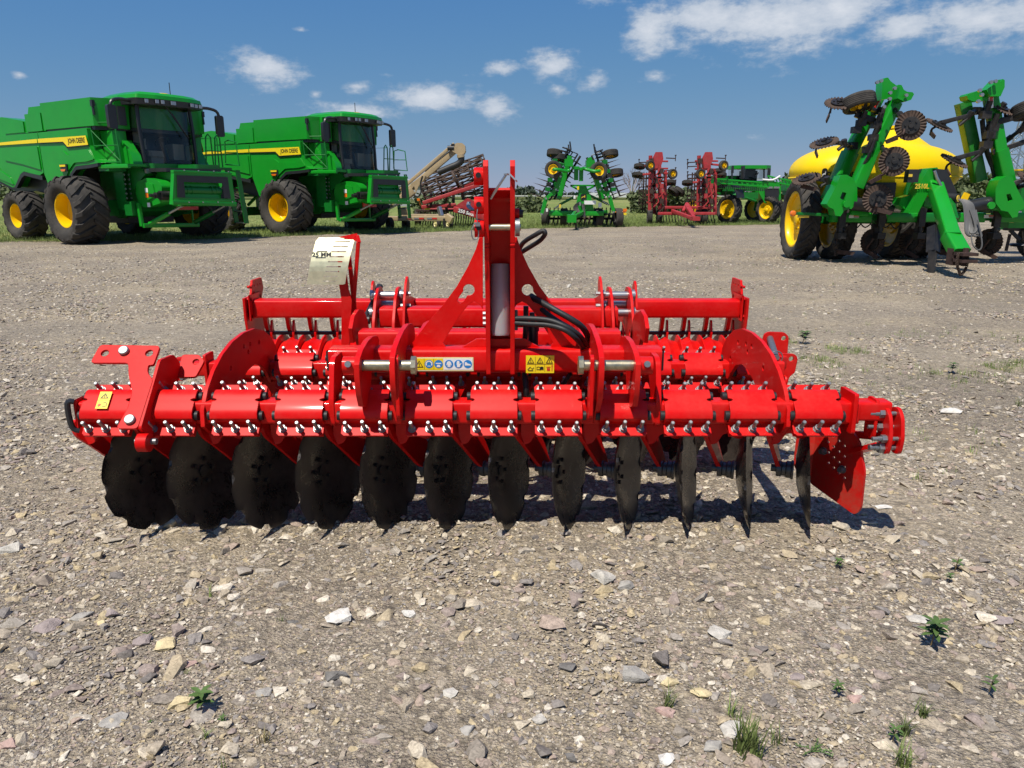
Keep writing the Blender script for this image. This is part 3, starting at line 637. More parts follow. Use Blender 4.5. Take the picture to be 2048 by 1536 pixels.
for py, hole in ((353, 1), (411, 1), (457, 0)):
    c = at(956, py, 2.82); b = MB(); b.lathe([(.011,.0),(.030,0),(.032,.006),(.032,.036),(.011,.036)], frame((ML+.001, 2.82, c.z), (0,1,0), (0,0,-1)), 20)
    bs = hp(b, 'top_link_boss')
    b = MB(); b.cyl((ML-.018, 2.789, c.z+.004), (ML-.018, 2.785, c.z+.004), .010, n=12); hp(b, 'boss_hole', ink, bs)
pz = at(1000, 455, 2.80).z
b = MB(); b.cyl((ML-.04, 2.82, pz), (MR_+.04, 2.82, pz), .0125, n=18); pn = hp(b, 'top_link_pin', oldzinc)
b = MB(); b.cyl((MR_+.019, 2.82, pz), (MR_+.036, 2.82, pz), .033, n=24); hp(b, 'pin_head', zinc, pn)
pz2 = at(1000, 428, 2.80).z
b = MB(); b.cyl((MR_+.018, 2.85, pz2), (MR_+.034, 2.85, pz2), .020, n=16); bs = hp(b, 'top_link_boss')
b = MB(); b.cyl((MR_+.034, 2.85, pz2), (MR_+.048, 2.85, pz2), .015, n=14); hp(b, 'rubber_plug', black, bs)
b = MB(); b.tube([(ML-.03, 2.785, pz+.02), (ML-.045, 2.782, pz-.01), (ML-.04, 2.785, pz-.04), (ML-.02, 2.79, pz-.03), (ML-.025, 2.79, pz+.05), (ML-.01, 2.80, pz+.10)], .0022, 6, 5); b.box((ML-.022, 2.782, pz+.012), (.018, .012, .014)); hp(b, 'linch_pin', zinc)
b = MB(); A = at(981, 397, 2.80); B = at(1012, 349, 2.78); C_ = at(1019, 348, 2.77); D_ = at(1033, 362, 2.76)
b.beam(A, B, .018, .006, up=(1, 0, .4), r=.001); b.beam(B, C_, .026, .006, up=(0, 0, 1), r=.001); b.beam(C_, D_, .026, .006, up=(1, 0, 1), r=.001); hp(b, 'latch_lever', silver)
for k in range(3):
    c = at(963, 628 + 10*k, 2.92); b = MB(); b.cyl((ML+.001, 2.93, c.z), (ML-.012, 2.93, c.z), .009, n=6); hp(b, 'mast_bolt', zinc)
# gussets with key hole, front of the mast legs
GO = [(959,474),(952,498),(936,533),(914,572),(886,610),(855,645),(835,672),(816,697),(902,701),(893,694),(887,684),(898,665),(924,625),(939,607),(949,602),(959,607),(966,618),(966,474)]
KH = [(938 + 11.5*math.cos(a), 579 - 11.5*math.sin(a)) for a in [math.radians(x) for x in range(-105, 196, 25)]] + [(920,591),(915,600),(920,606),(928,602)]
for mir in (0, 1):
    f_ = (lambda p: p) if not mir else (lambda p: (2*996.5 - p[0], p[1]))
    pr = lambda L: [(lambda v: (v.x, v.z))(at(*f_(p), 3.0)) for p in L]
    b = MB(); b.prism(pr(GO), .014, XZ(3.0), [pr(KH)]); hp(b, 'mast_gusset')
b = MB(); b.prism([(ML+.01-.11, .765), (MR_+.12, .765), (MR_+.06, .80), (ML-.04, .80)], .012, XZ(2.99)); hp(b, 'weld_gusset')
# document tube
c0, c1 = at(994, 672, 2.93), at(996, 530, 2.90); cx = (ML+MR_+.018)/2
b = MB(); b.lathe([(.001,0),(.036,0),(.0395,.01),(.0395,.10),(.041,.105),(.041,.135),(.0395,.14),(.041,.145),(.041,.15),(.0395,.155),(.041,.16),(.0395,.165),(.0395,.265),(.036,.285),(.001,.288)], frame((cx, 2.95, c0.z), (1,0,0), (0,1,-.12)), 28)
o = hp(b, 'document_tube', frost)
# --- long beams behind the headstock
def cross(pxl, pxr, pyt, pyb, Yf, dep, name, hgt=None):
    a, c = at(pxl, pyt, Yf), at(pxr, pyb, Yf); h = hgt or (a.z - at(pxl, pyb, Yf).z)
    b = MB(); b.beam((a.x, Yf + dep/2, a.z - h/2), (at(pxr, pyt, Yf).x, Yf + dep/2, a.z - h/2), dep, h, r=.014); return hp(b, name)
cross(716, 1242, 664, 690, 3.30, .12, 'middle_beam', .095)
cross(758, 1237, 617, 646, 3.72, .12, 'rear_beam', .10)
cross(690, 1282, 601, 640, 4.43, .12, 'roller_beam', .10)
cross(505, 690, 601, 634, 4.32, .12, 'roller_beam', .105); cross(1275, 1480, 601, 634, 4.32, .12, 'roller_beam', .105)
# curved inner frames from the middle beam down to the rear toolbar
IN = [(3.28,.79),(3.34,.835),(3.45,.85),(3.56,.83),(3.64,.77),(3.69,.68),(3.70,.56),(3.66,.50),(3.50,.50),(3.45,.56),(3.46,.66),(3.40,.72),(3.30,.72)]
for X in (-.735, .60):
    b = MB(); b.prism(IN, .018, YZ(X)); hp(b, 'inner_frame')
for X in (-.40, .29):
    b = MB(); b.prism(rpoly([(3.0,.70),(3.05,.80),(3.3,.81),(3.5,.79),(3.66,.70),(3.68,.52),(3.56,.50),(3.5,.62),(3.3,.68),(3.1,.66)], .03), .016, YZ(X)); hp(b, 'inner_frame')
# roller arms: upright plates with pin clusters
UP = [(3.62,.50),(3.60,.62),(3.66,.76),(3.74,.86),(3.82,.905),(3.90,.905),(3.95,.87),(4.0,.83),(4.30,.80),(4.50,.76),(4.50,.66),(4.2,.68),(3.95,.70),(3.80,.62),(3.74,.52)]
for s, X in ((-1, -.70), (-1, -.60), (1, .50), (1, .60)):
    b = MB(); b.prism(rpoly(UP, .02), .014, YZ(X), [circ(3.84,.86,.016), circ(3.72,.69,.018)]); hp(b, 'roller_arm')
for s, X in ((-1, -.65), (1, .55)):
    for k, (y, z) in enumerate(((3.84,.865),(3.89,.81),(3.80,.78))):
        b = MB(); b.cyl((X-.085, y, z), (X+.09, y, z), .020, n=14); b.cyl((X+.07, y, z), (X+.085, y, z), .030, n=16); b.cyl((X-.085, y, z), (X-.07, y, z), .028, n=16); hp(b, 'arm_pin', silver)
    b = MB(); b.prism(rpoly([(3.70,.60),(3.66,.72),(3.72,.86),(3.80,.94),(3.86,.965),(3.90,.92),(3.82,.80),(3.80,.62)], .015), .012, YZ(X - .10*s)); hp(b, 'depth_plate')
    b = MB(); b.prism(rpoly([(3.98,.62),(3.95,.78),(4.02,.90),(4.06,.92),(4.10,.88),(4.12,.78),(4.10,.62)], .015), .012, YZ(X + .115*s)); hp(b, 'depth_plate')
    for k in range(4):
        b = MB(); b.cyl((X - .10*s - .02, 3.74 + .018*k, .70 + .06*k), (X - .10*s + .03, 3.74 + .018*k, .70 + .06*k), .011, n=6); hp(b, 'arm_bolt', zinc)
# threaded adjuster rod on the left arm
b = MB(); A, B = at(728, 640, 3.75), at(760, 572, 3.95); b.cyl(A, B, .011, n=10); b.cyl(A, A + (B-A)*.12, .02, n=8); b.cyl(A + (B-A)*.88, B, .018, n=8); hp(b, 'adjuster_rod', blackp)
b = MB(); b.cyl(at(728, 640, 3.75) - Vector((.03,0,0)), at(728, 640, 3.75) + Vector((.03,0,0)), .022, n=12); hp(b, 'rod_end', blacks)
# --- roller end plates, scraper bar, roller
EP = rpoly([(-.06,.10),(-.06,.20),(-.11,.24),(-.12,.31),(.07,.31),(.07,.0),(.10,-.30),(.07,-.36),(-.05,-.34),(-.12,-.1),(-.09,.0)], .015)
for X in (at(497, 600, 4.36).x, at(1488, 600, 4.36).x - .014):
    b = MB(); b.prism([(4.40 + y*1.0, .72 + z*.72) for y, z in [(-.14,.10),(-.14,-.05),(-.10,-.36),(-.02,-.42),(.10,-.42),(.16,-.30),(.16,.06),(.20,.13),(.18,.22),(.02,.22),(-.02,.10)]], .014, YZ(X), [circ(4.40, .50, .035), circ(4.36, .845, .008, 8), circ(4.40, .845, .008, 8), circ(4.44, .845, .008, 8), circ(4.50, .845, .008, 8), circ(4.54, .845, .008, 8)]); ep = hp(b, 'roller_end_plate')
    s = 1 if X < 0 else -1
    for dy, dz in ((4.30, .78), (4.30, .68), (4.46, .78), (4.46, .68)):
        b = MB(); b.cyl((X + .014*(s > 0), dy, dz), (X + .014*(s > 0) + s*.022, dy, dz), .012, n=6); hp(b, 'plate_bolt', red, ep)
    b = MB(); b.box((X + (.03 if s > 0 else -.016), 4.38, .73), (.012, .20, .15), ch=.01); hp(b, 'beam_flange', None, ep)
b = MB(); RY, RZ = 4.36, .283
b.beam((-1.50, 4.40, .565), (1.36, 4.40, .565), .03, .02); hp(b, 'scraper_bar', blacks)
ro = MB(); prof = []; nring = 22; x0, x1 = -1.52, 1.38; pit = (x1 - x0) / nring
for k in range(nring):
    u = x0 + k*pit; prof += [(.275, u), (.275, u+.010), (.236, u+.014), (.240, u+pit*.25), (.262, u+pit*.5), (.240, u+pit*.8), (.236, u+pit-.004)]
prof += [(.275, x1), (.275, x1+.010)]
ro.lathe(prof, frame((0, RY, RZ), (0,1,0), (0,0,1)), 40); hp(ro, 'packer_roller', smooth=30)
for k in range(nring):                                           # scraper fingers reach between the rings
    u = x0 + (k + .5) * pit
    b = MB(); b.prism(rpoly([(4.36,.68),(4.40,.68),(4.415,.62),(4.44,.57),(4.47,.55),(4.46,.52),(4.42,.54),(4.385,.60)], .006), .022, YZ(u-.03)); hp(b, 'scraper')
    b = MB(); b.prism(rpoly([(4.375,.50),(4.365,.57),(4.39,.64),(4.405,.645),(4.41,.585),(4.43,.57),(4.44,.53),(4.41,.50)], .006), .012, YZ(u+.006)); hp(b, 'scraper_holder')
# --- depth gauge: bent galvanised scale with slots and a red pointer
gY = 3.70; cg = [at(*p, gY) for p in ((628,476),(702,476),(690,570),(612,570))]
b = MB(); W = .185; n = 10; top, bot = at(664, 477, gY).z, at(650, 569, gY).z; xl, xr = at(617, 530, gY).x, at(694, 530, gY).x
vs = []; fs = []
sl_ = []
def gpt(u, v): # u across, v down
    z = top + (bot - top) * v; y = gY - .06 * math.sin(min(1, v*1.35) * math.pi/2) + .06; x = xl + (xr - xl) * u + (.035 - .05*v)
    return Vector((x, y, z))
slots = [(.50 - .012*i, .90 - .035*i/2, .085 + .105*i) for i in range(9)]
rows = [(0.0, .5, .86)]
for u0, u1, c in slots: rows += [(c - .013, u0, u1), (c + .013, u0, u1)]
rows += [(.985, .42, .78), (1.0, .42, .78)]
bm = bmesh.new(); V = []
for j, (v, u0, u1) in enumerate(rows):
    e = .05 if j in (0, len(rows)-1) else 0
    V.append([bm.verts.new(gpt(u, v)) for u in (e, u0, u1, 1 - e)])
for j in range(len(rows)-1):
    for k in range(3):
        if k == 1 and j % 2 == 1 and j < 18: continue
        bm.faces.new((V[j][k], V[j][k+1], V[j+1][k+1], V[j+1][k]))
bmesh.ops.recalc_face_normals(bm, faces=bm.faces); bmesh.ops.solidify(bm, geom=bm.faces, thickness=.003); bmesh.ops.recalc_face_normals(bm, faces=bm.faces)
me = bpy.data.meshes.new('depth_gauge'); bm.to_mesh(me); bm.free(); me.materials.append(galv); gg = hplace('depth_gauge', me, Matrix())
gup = (gpt(.25, .31) - gpt(.25, .41)).normalized(); gn = Vector((1,0,0)).cross(gup); gn = gn if gn.y < 0 else -gn
Mt = frame(gpt(.25, .36) + gn*.0045, (1,0,0), gup); text('25 MM', .030, ink, gg, Mt, ext=.0006, sx=1.12, bold=.0008)
for v in (.29, .42):
    b = MB(); b.box((0,0,0), (.05, .004, .0015), frame(gpt(.24, v) + gn*.004, (1,0,0), gup)); hp(b, 'gauge_mark', ink, gg)
b = MB(); P0, P1, P2, P3 = gpt(.55, 0) + Vector((0,-.012,.004)), gpt(1.0, -.03) + Vector((.01,-.012,.004)), gpt(1.05, .10) + Vector((.015,-.012,0)), at(703, 660, 3.78)
b.add([P0, P1 + Vector((0,0,.012)), P2, P1 + Vector((-.02,0,-.02))], [(0,1,2,3)]); b.add([p + Vector((0,.006,0)) for p in (P0, P1 + Vector((0,0,.012)), P2, P1 + Vector((-.02,0,-.02)))], [(3,2,1,0)])
b.beam(P1, P2 + Vector((.004,0,0)), .018, .012); b.beam(P2, P3, .02, .014, up=(0,1,0)); hp(b, 'gauge_pointer')
b = MB(); A = at(683, 545, 3.72)
b.prism([(lambda v: (v.x, v.z))(at(*p, 3.74)) for p in ((676,500),(690,520),(698,580),(705,600),(700,690),(684,690),(684,600),(678,560))], .014, XZ(3.74)); b.prism([(lambda v: (v.x, v.z))(at(*p, 3.80)) for p in ((694,500),(702,510),(712,590),(716,680),(706,680),(704,600))], .014, XZ(3.80)); hp(b, 'gauge_post')
# --- hoses
def hose(pts, r=.011, m=None, name='hydraulic_hose'):
    b = MB(); b.tube([at(x, y, Y) for x, y, Y in pts], r, 10, 6); return hp(b, name, m or black, smooth=60)
hose([(1030,637,2.90),(1060,637,2.88),(1100,641,2.86),(1135,655,2.84),(1160,672,2.86),(1172,690,2.95)], .0105)
hose([(1030,646,2.90),(1060,648,2.88),(1095,650,2.86),(1130,660,2.83),(1155,680,2.85),(1168,700,2.98)], .0105)
hose([(1062,592,3.02),(1080,603,2.97),(1110,620,2.92),(1145,640,2.90),(1165,655,2.92),(1176,675,3.0),(1176,700,3.08)], .0125)
hose([(1060,595,3.04),(1085,620,2.99),(1115,642,2.95),(1145,660,2.94),(1165,680,3.02)], .011)
hose([(1039,497,3.08),(1048,484,3.02),(1070,470,2.98),(1086,462,2.97),(1090,468,2.97),(1080,481,3.0),(1055,497,3.06),(1044,504,3.1)], .0095)
hose([(1052,612,3.06),(1051,660,3.06),(1049,700,3.08),(1049,760,3.05)], .011)
hose([(1064,625,3.10),(1066,660,3.10)], .011)
b = MB(); a, c = at(1066, 656, 3.10), at(1066, 706, 3.10); b.cyl(a, c, .022, n=18); b.cyl(a + Vector((0,0,.012)), a - Vector((0,0,.012)), .026, n=18); hp(b, 'hose_coupler', blackp)
b = MB(); c = at(1030, 640, 2.92); b.box(c, (.022, .05, .075), ch=.006); hp(b, 'hose_block', blackp)
hose([(1140,748,2.96),(1125,770,2.98),(1112,790,3.0)], .009); hose([(1050,752,3.0),(1052,775,2.98),(1052,790,2.98)], .013)
# --- stickers on the headstock beam
def sticker(px0, py0, px1, py1, Y, m):
    a, c = at(px0, py0, Y), at(px1, py1, Y); b = MB(); b.box(((a.x+c.x)/2, Y, (a.z+c.z)/2), (abs(c.x-a.x), .0012, abs(a.z-c.z))); return hp(b, 'safety_sticker', m)
SY = 2.9262
def deco(name, m, mb, par): return hp(mb, name, m, par)
def disc_at(px, py, rpx, Y, n=24):
    c = at(px, py, Y); r = rpx * Y / F; b = MB(); b.prism(circ(c.x, c.z, r, n), .0008, XZ(Y)); return b, c, r
def tri_sign(px, py, s, Y, par):
    c = at(px, py, Y); k = s * Y / F; b = MB(); b.prism([(c.x-k, c.z-k*.8), (c.x+k, c.z-k*.8), (c.x, c.z+k)], .0008, XZ(Y), [[(c.x-k*.72, c.z-k*.64), (c.x+k*.72, c.z-k*.64), (c.x, c.z+k*.72)]])
    b.box((c.x, Y-.0004, c.z-.02*k), (k*.16, .0008, k*.6)); b.box((c.x, Y-.0004, c.z-k*.5), (k*.16, .0008, k*.14)); deco('warning_triangle', ink, b, par)
st = sticker(827, 714.5, 947, 742, SY, cream); 
b = MB(); a, c = at(829, 717, SY-.0008), at(886, 739.5, SY-.0008); b.box(((a.x+c.x)/2, SY-.0012, (a.z+c.z)/2), (c.x-a.x, .0008, a.z-c.z)); deco('yellow_field', yprint, b, st)
b = MB(); a, c = at(887, 717, SY-.0008), at(945, 739.5, SY-.0008); b.box(((a.x+c.x)/2, SY-.0012, (a.z+c.z)/2), (c.x-a.x, .0008, a.z-c.z)); deco('white_field', white, b, st)
for px in (848.5, 867.6): 
    b = MB(); a = at(px, 728, SY-.0018); b.box((a.x, SY-.0018, a.z), (.0012, .0006, .044)); deco('field_line', ink, b, st)
tri_sign(838.5, 728.5, 8.2, SY-.0018, st)
for i, px in enumerate((858, 877, 898, 917, 935.5)):
    b, c, r = disc_at(px, 728, 8.6, SY-.0018); dd = deco('pictogram', blue, b, st); z = SY - .0028; w = MB(); c = Vector((c.x, z, c.z))
    if i == 0: w.lathe([(r*.55,0),(r*.82,0)], frame(c, (1,0,0), (0,0,1)), 20, -30, 210); w.box(c + Vector((0,0,-.5*r)), (.7*r,.0006,.16*r))
    elif i == 1: w.box(c + Vector((0,0,.15*r)), (1.3*r,.0006,.22*r)); w.prism([(c.x-.45*r,c.z-.75*r),(c.x+.45*r,c.z-.75*r),(c.x+.3*r,c.z-.2*r),(c.x-.3*r,c.z-.2*r)], .0006, XZ(z))
    elif i == 2: w.prism([(c.x+x*r,c.z+y*r) for x,y in ((-.2,.7),(.2,.7),(.5,.4),(.62,-.3),(.42,-.3),(.36,.1),(.32,-.75),(.06,-.75),(0,-.1),(-.06,-.75),(-.32,-.75),(-.36,.1),(-.42,-.3),(-.62,-.3),(-.5,.4))], .0006, XZ(z))
    elif i == 3: w.prism([(c.x+x*r,c.z+y*r) for x,y in ((-.4,.5),(-.3,.75),(.05,.8),(.25,.6),(.25,0),(.6,.25),(.7,.1),(.35,-.4),(.35,-.75),(-.35,-.75),(-.35,-.35),(-.45,0))], .0006, XZ(z))
    else: w.prism([(c.x+x*r,c.z+y*r) for x,y in ((-.7,-.35),(-.7,.45),(-.25,.45),(-.1,.15),(.5,-.02),(.75,-.2),(.75,-.35))], .0006, XZ(z))
    deco('pictogram_figure', white, w, st)
st = sticker(1052, 711, 1108, 746, SY, yprint)
for i in range(3):
    px = 1061.5 + 18.6*i; tri_sign(px, 721, 7.2, SY-.0012, st)
    w = MB(); c = at(px, 737, SY-.0014)
    k = .0125
    if i == 0: w.tube([c + Vector((-k,0,-.4*k)), c + Vector((-.2*k,0,.5*k)), c + Vector((.4*k,0,-.2*k)), c + Vector((k,0,.3*k))], .0014, 5); w.box(c + Vector((0,0,-.7*k)), (1.6*k,.0008,.003))
    elif i == 1: w.prism([(c.x+x*k,c.z+y*k) for x,y in ((-1.1,-.5),(-1.1,.5),(-.5,.65),(0,.45),(.5,.65),(1.1,.5),(1.1,-.5),(.5,-.35),(0,-.55),(-.5,-.35))], .0006, XZ(SY-.0014), [[(c.x+x*k,c.z+y*k) for x,y in ((-.95,-.3),(-.95,.4),(-.5,.5),(-.1,.35),(-.1,-.35),(-.5,-.2))]])
    else:
        w.box(c + Vector((-.3*k,0,-.3*k)), (1.0*k,.0008,.9*k)); w.box(c + Vector((-.3*k,0,.5*k)), (1.3*k,.0008,.2*k)); w.box(c + Vector((.85*k,0,0)), (.25*k,.0008,1.6*k)); w.cyl(c + Vector((.85*k,0,.95*k)), c + Vector((.85*k,-.0008,.95*k)), .22*k, n=8)
    deco('pictogram', redl if i == 2 else ink, w, st)
    if i: 
        b = MB(); a = at(1052 + 18.7*i, 728.5, SY-.0012); b.box((a.x, SY-.0012, a.z), (.0010, .0006, .062)); deco('field_line', ink, b, st)
b = MB(); a = at(1080, 728.5, SY-.0012); b.box((a.x, SY-.0012, a.z), (.108, .0006, .0010)); deco('field_line', ink, b, st)
# small yellow sticker on the first clamp
Mc = frame(Vector((FXS[0]-.005, FM.y, FM.z)) + NN*.0745 + TT*.0, XX, TT)
b = MB(); b.box((0,0,0), (.046, .075, .001), Mc @ Matrix.Translation((.0, .005, 0))); st = hp(b, 'safety_sticker', yprint)
b = MB(); b.prism([(-.016,.012),(.016,.012),(0,.036)], .001, Mc @ Matrix.Translation((0,.0,.0004)), [[(-.010,.0155),(.010,.0155),(0,.0295)]]); b.box((0,.021,.0008), (.003,.008,.001), Mc); hp(b, 'warning_triangle', ink, st)
b = MB(); b.lathe([(.008,0),(.0105,0)], Mc @ Matrix.Translation((.008,-.015,.0012)), 12, -130, 130); hp(b, 'pictogram', ink, st)
b = MB(); b.prism([(r_*math.cos(a), r_*math.sin(a)) for a, r_ in [(k*math.pi/5, .009 if k % 2 else .004) for k in range(10)]], .001, Mc @ Matrix.Translation((-.011,-.017,.0006))); hp(b, 'pictogram', redl, st)
b = MB(); b.box((0,.0045,.0008), (.046,.0012,.0006), Mc); hp(b, 'field_line', ink, st)
# --- left end: T shaped bracket across the first two clamps
Bq = Vector((0, FM.y, FM.z)) + NN*.02
def tp(x, s, n=0.0): return Vector((x, Bq.y, Bq.z)) + TT*s + NN*n
Mb = frame(tp(0, 0), XX, TT)
TB = rpoly([(-1.475,-.135),(-1.395,-.135),(-1.39,.08),(-1.42,.11),(-1.425,.145),(-1.405,.145),(-1.40,.235),(-1.64,.24),(-1.655,.155),(-1.505,.155),(-1.49,.10),(-1.455,.02),(-1.455,-.05)], .016)
b = MB(); b.prism(TB, .012, Mb @ Matrix.Translation((0,0,.075)), [circ(-1.61,.20,.016), circ(-1.435,.20,.016)]); tb = hp(b, 'parking_bracket')
for x, s in ((-1.535, .208), (-1.43, -.10)):
    b = MB(); b.lathe([(.001,.014),(.017,.014),(.020,.010),(.020,0)], Mb @ Matrix.Translation((x, s, .087)), 18); b.box((x, s, .1015), (.03, .003, .002), Mb); hp(b, 'screw_head', zinc, tb)
Ms = frame(tp(-1.395, 0, .0), TT, NN)
b = MB(); b.prism(rpoly([(-.135,-.02),(-.135,.085),(.17,.085),(.25,.0),(.25,-.07),(.15,-.10),(.0,-.06)], .015), .012, Ms); hp(b, 'bracket_web', None, tb)
b = MB(); b.prism(rpoly([(-1.39,.16),(-1.31,.16),(-1.29,.24),(-1.32,.27),(-1.39,.27)], .012), .012, Mb @ Matrix.Translation((0,.03,-.09)), [circ(-1.325,.235,.014)]); hp(b, 'bracket_ear', None, tb)
b = MB(); b.cyl(tp(-1.42,-.16,.03), tp(-1.34,-.16,.03), .012, n=12); hp(b, 'bracket_pin', zinc, tb)
b = MB(); b.cyl(tp(-1.40,-.17,.04), tp(-1.36,-.17,.04), .035, n=18); hp(b, 'bracket_boss', None, tb)
# left rear stub with clamp bolts
b = MB(); y0 = 3.55; a, c = at(385, 746, y0), at(425, 746, y0); b.beam((a.x-.02, y0, .545), (-1.22, y0, .545), .075, .07); hp(b, 'stub_tube')
b = MB(); b.prism(rpoly([(y0-.05,.47),(y0-.05,.62),(y0+.05,.62),(y0+.05,.47)], .01), .014, YZ(at(417, 746, y0).x)); hp(b, 'stub_flange')
b = MB(); c = at(372, 748, y0); b.prism([(c.x-.05, .50),(c.x-.06,.55),(c.x-.03,.60),(c.x+.03,.61),(c.x+.05,.59),(c.x,.57),(c.x-.01,.53),(c.x+.0,.49)], .05, XZ(y0)); hk = hp(b, 'stub_hook')
for dz in (.515, .585):
    b = MB(); b.cyl((c.x+.02, y0-.05, dz), (c.x+.02, y0-.085, dz), .014, n=6); b.cyl((c.x+.02, y0-.085, dz), (c.x+.02, y0-.10, dz), .009, n=8); hp(b, 'hook_bolt', zinc, hk)
# --- right end: stub, clevis and deflector plate
b = MB(); ex = at(1690, 830, 2.80).x; b.prism(rpoly([(2.735,.47),(2.735,.63),(2.865,.63),(2.865,.47)], .01), .016, YZ(ex)); ef = hp(b, 'end_flange')
b = MB(); c = Vector((ex-.045, FM.y-.045, FM.z-.01)); b.cyl(c, c + Vector((0,-.012,0)), .024, n=20); b.cyl(c + Vector((0,-.012,0)), c + Vector((0,-.016,0)), .017, n=20); hp(b, 'plug', blacks, ef)
b = MB(); b.beam((ex+.01, FM.y, FM.z+.005), (ex+.16, FM.y, FM.z+.005), .085, .075); b.prism(rpoly([(2.76,.44),(2.76,.60),(2.84,.60),(2.84,.44)], .02), .012, YZ(ex+.10)); hp(b, 'deflector_stub')
CP = rpoly([(2.71,.395),(2.70,.46),(2.72,.54),(2.755,.572),(2.80,.565),(2.815,.52),(2.79,.43),(2.76,.388)], .02)
for k, x in enumerate((ex+.135, ex+.18)):
    b = MB(); b.prism(CP, .014, YZ(x)); cl = hp(b, 'clevis_plate')
for y, z, r_ in ((2.765,.545,.012),(2.74,.415,.015),(2.77,.49,.011),(2.725,.455,.011)):
    b = MB(); b.cyl((ex+.08, y, z), (ex+.20, y, z), r_*.75, n=14); b.cyl((ex+.115, y, z), (ex+.134, y, z), r_*1.5, n=6); b.cyl((ex+.1, y, z), (ex+.115, y, z), r_*.9, n=10); hp(b, 'clevis_bolt', zinc)
dA, dB = Vector((1.30, 3.06, 0)), Vector((1.335, 2.995, 0)); dC = Vector((1.425, 2.845, 0)); dux = (dC - dB).normalized()
DP = [at(*p, Y) for p, Y in (((1612,880), 3.08), ((1597,922), 3.06), ((1612,966), 3.05))]
u = Vector((.48, -.877, 0)); n_u = Vector((-.877, -.48, 0))
Mdp = frame((1.365, 2.96, 0), u, (0,0,1))
sh = rpoly([(-.10,.145),(.135,.085),(.158,.12),(.155,.28),(.115,.40),(.05,.455),(-.09,.455),(-.10,.38)], .02)
hol = [circ(-.035 + .028*i + .006*j, .40 - .045*j - .013*i, .007, 8) for i in range(4) for j in range(4)]
b = MB(); b.prism(sh, .012, Mdp, hol); dp = hp(b, 'deflector_plate', red_worn)
u2 = Vector((.12, -.993, 0)); p0 = Vector((1.365, 2.96, 0)) + u*(-.10); Mw = frame(p0 + Vector((-.075, .03, 0)), Vector((.93, -.37, 0)), (0,0,1))
b = MB(); b.prism(rpoly([(.0,.22),(.0,.33),(.02,.42),(.085,.42),(.085,.145),(.03,.17)], .02), .012, Mw); hp(b, 'deflector_wing', red_worn, dp)
for i_, (s, z) in enumerate(((-.045, .31), (.055, .26))):
    q = Mdp @ Vector((s, z, 0)); nn_ = (Mdp.to_3x3() @ Vector((0,0,1))); nn_ = nn_ if nn_.y < 0 else -nn_; q += nn_*.012
    b = MB(); b.cyl(q, q + nn_*.006, .017, n=14); b.cyl(q + nn_*.006, q + nn_*.022, .012, n=6); hp(b, 'deflector_bolt', zinc, dp)
b = MB(); b.beam((ex+.16, 2.77, .42), (1.43, 2.93, .33), .10, .02); b.beam((ex+.165, 2.765, .45), (1.42, 2.95, .40), .03, .03); hp(b, 'deflector_arm')
# --- right rear: parking bracket with pin
Mk = Matrix.Translation((0,0,0)); by = 3.66
for k, (dx, dy, dz) in enumerate(((0, .12, .04), (.0, -.05, -.03))):
    pts = [(1535,663),(1568,664),(1576,672),(1573,710),(1556,740),(1520,735),(1522,690),(1527,668)] if k == 0 else [(1556,706),(1588,707),(1594,715),(1588,745),(1577,752),(1565,800),(1546,800),(1548,740),(1546,714)]
    Yk = 3.80 if k == 0 else 3.62
    hc = (1566,676) if k == 0 else (1581,717)
    b = MB(); L = [(lambda v: (v.x, v.z))(at(*p, Yk)) for p in pts]; h = at(*hc, Yk); b.prism(rpoly(L, .015), .012, XZ(Yk), [circ(h.x, h.z, .013, 10)]); pb = hp(b, 'parking_bracket')
b = MB(); A, B = at(1540, 677, 3.79), at(1551, 714, 3.58); b.cyl(A, B, .017, n=16); pn = hp(b, 'parking_pin', zinc)
b = MB(); b.lathe([(.031 + .003*math.cos(a), .003*math.sin(a)) for a in [k*math.pi/3 for k in range(7)]], frame(B + Vector((0,-.01,0)), (1,0,0), (0,0,1)), 24); b.cyl(B, B + Vector((0,-.02,.0)), .013, n=12); hp(b, 'ring_pin', zinc, pn)
b = MB(); b.beam((RXS[-2]+.10, RM.y+.02, .56), (at(1556, 770, 3.66).x, 3.64, .56), .07, .07); hp(b, 'stub_tube')

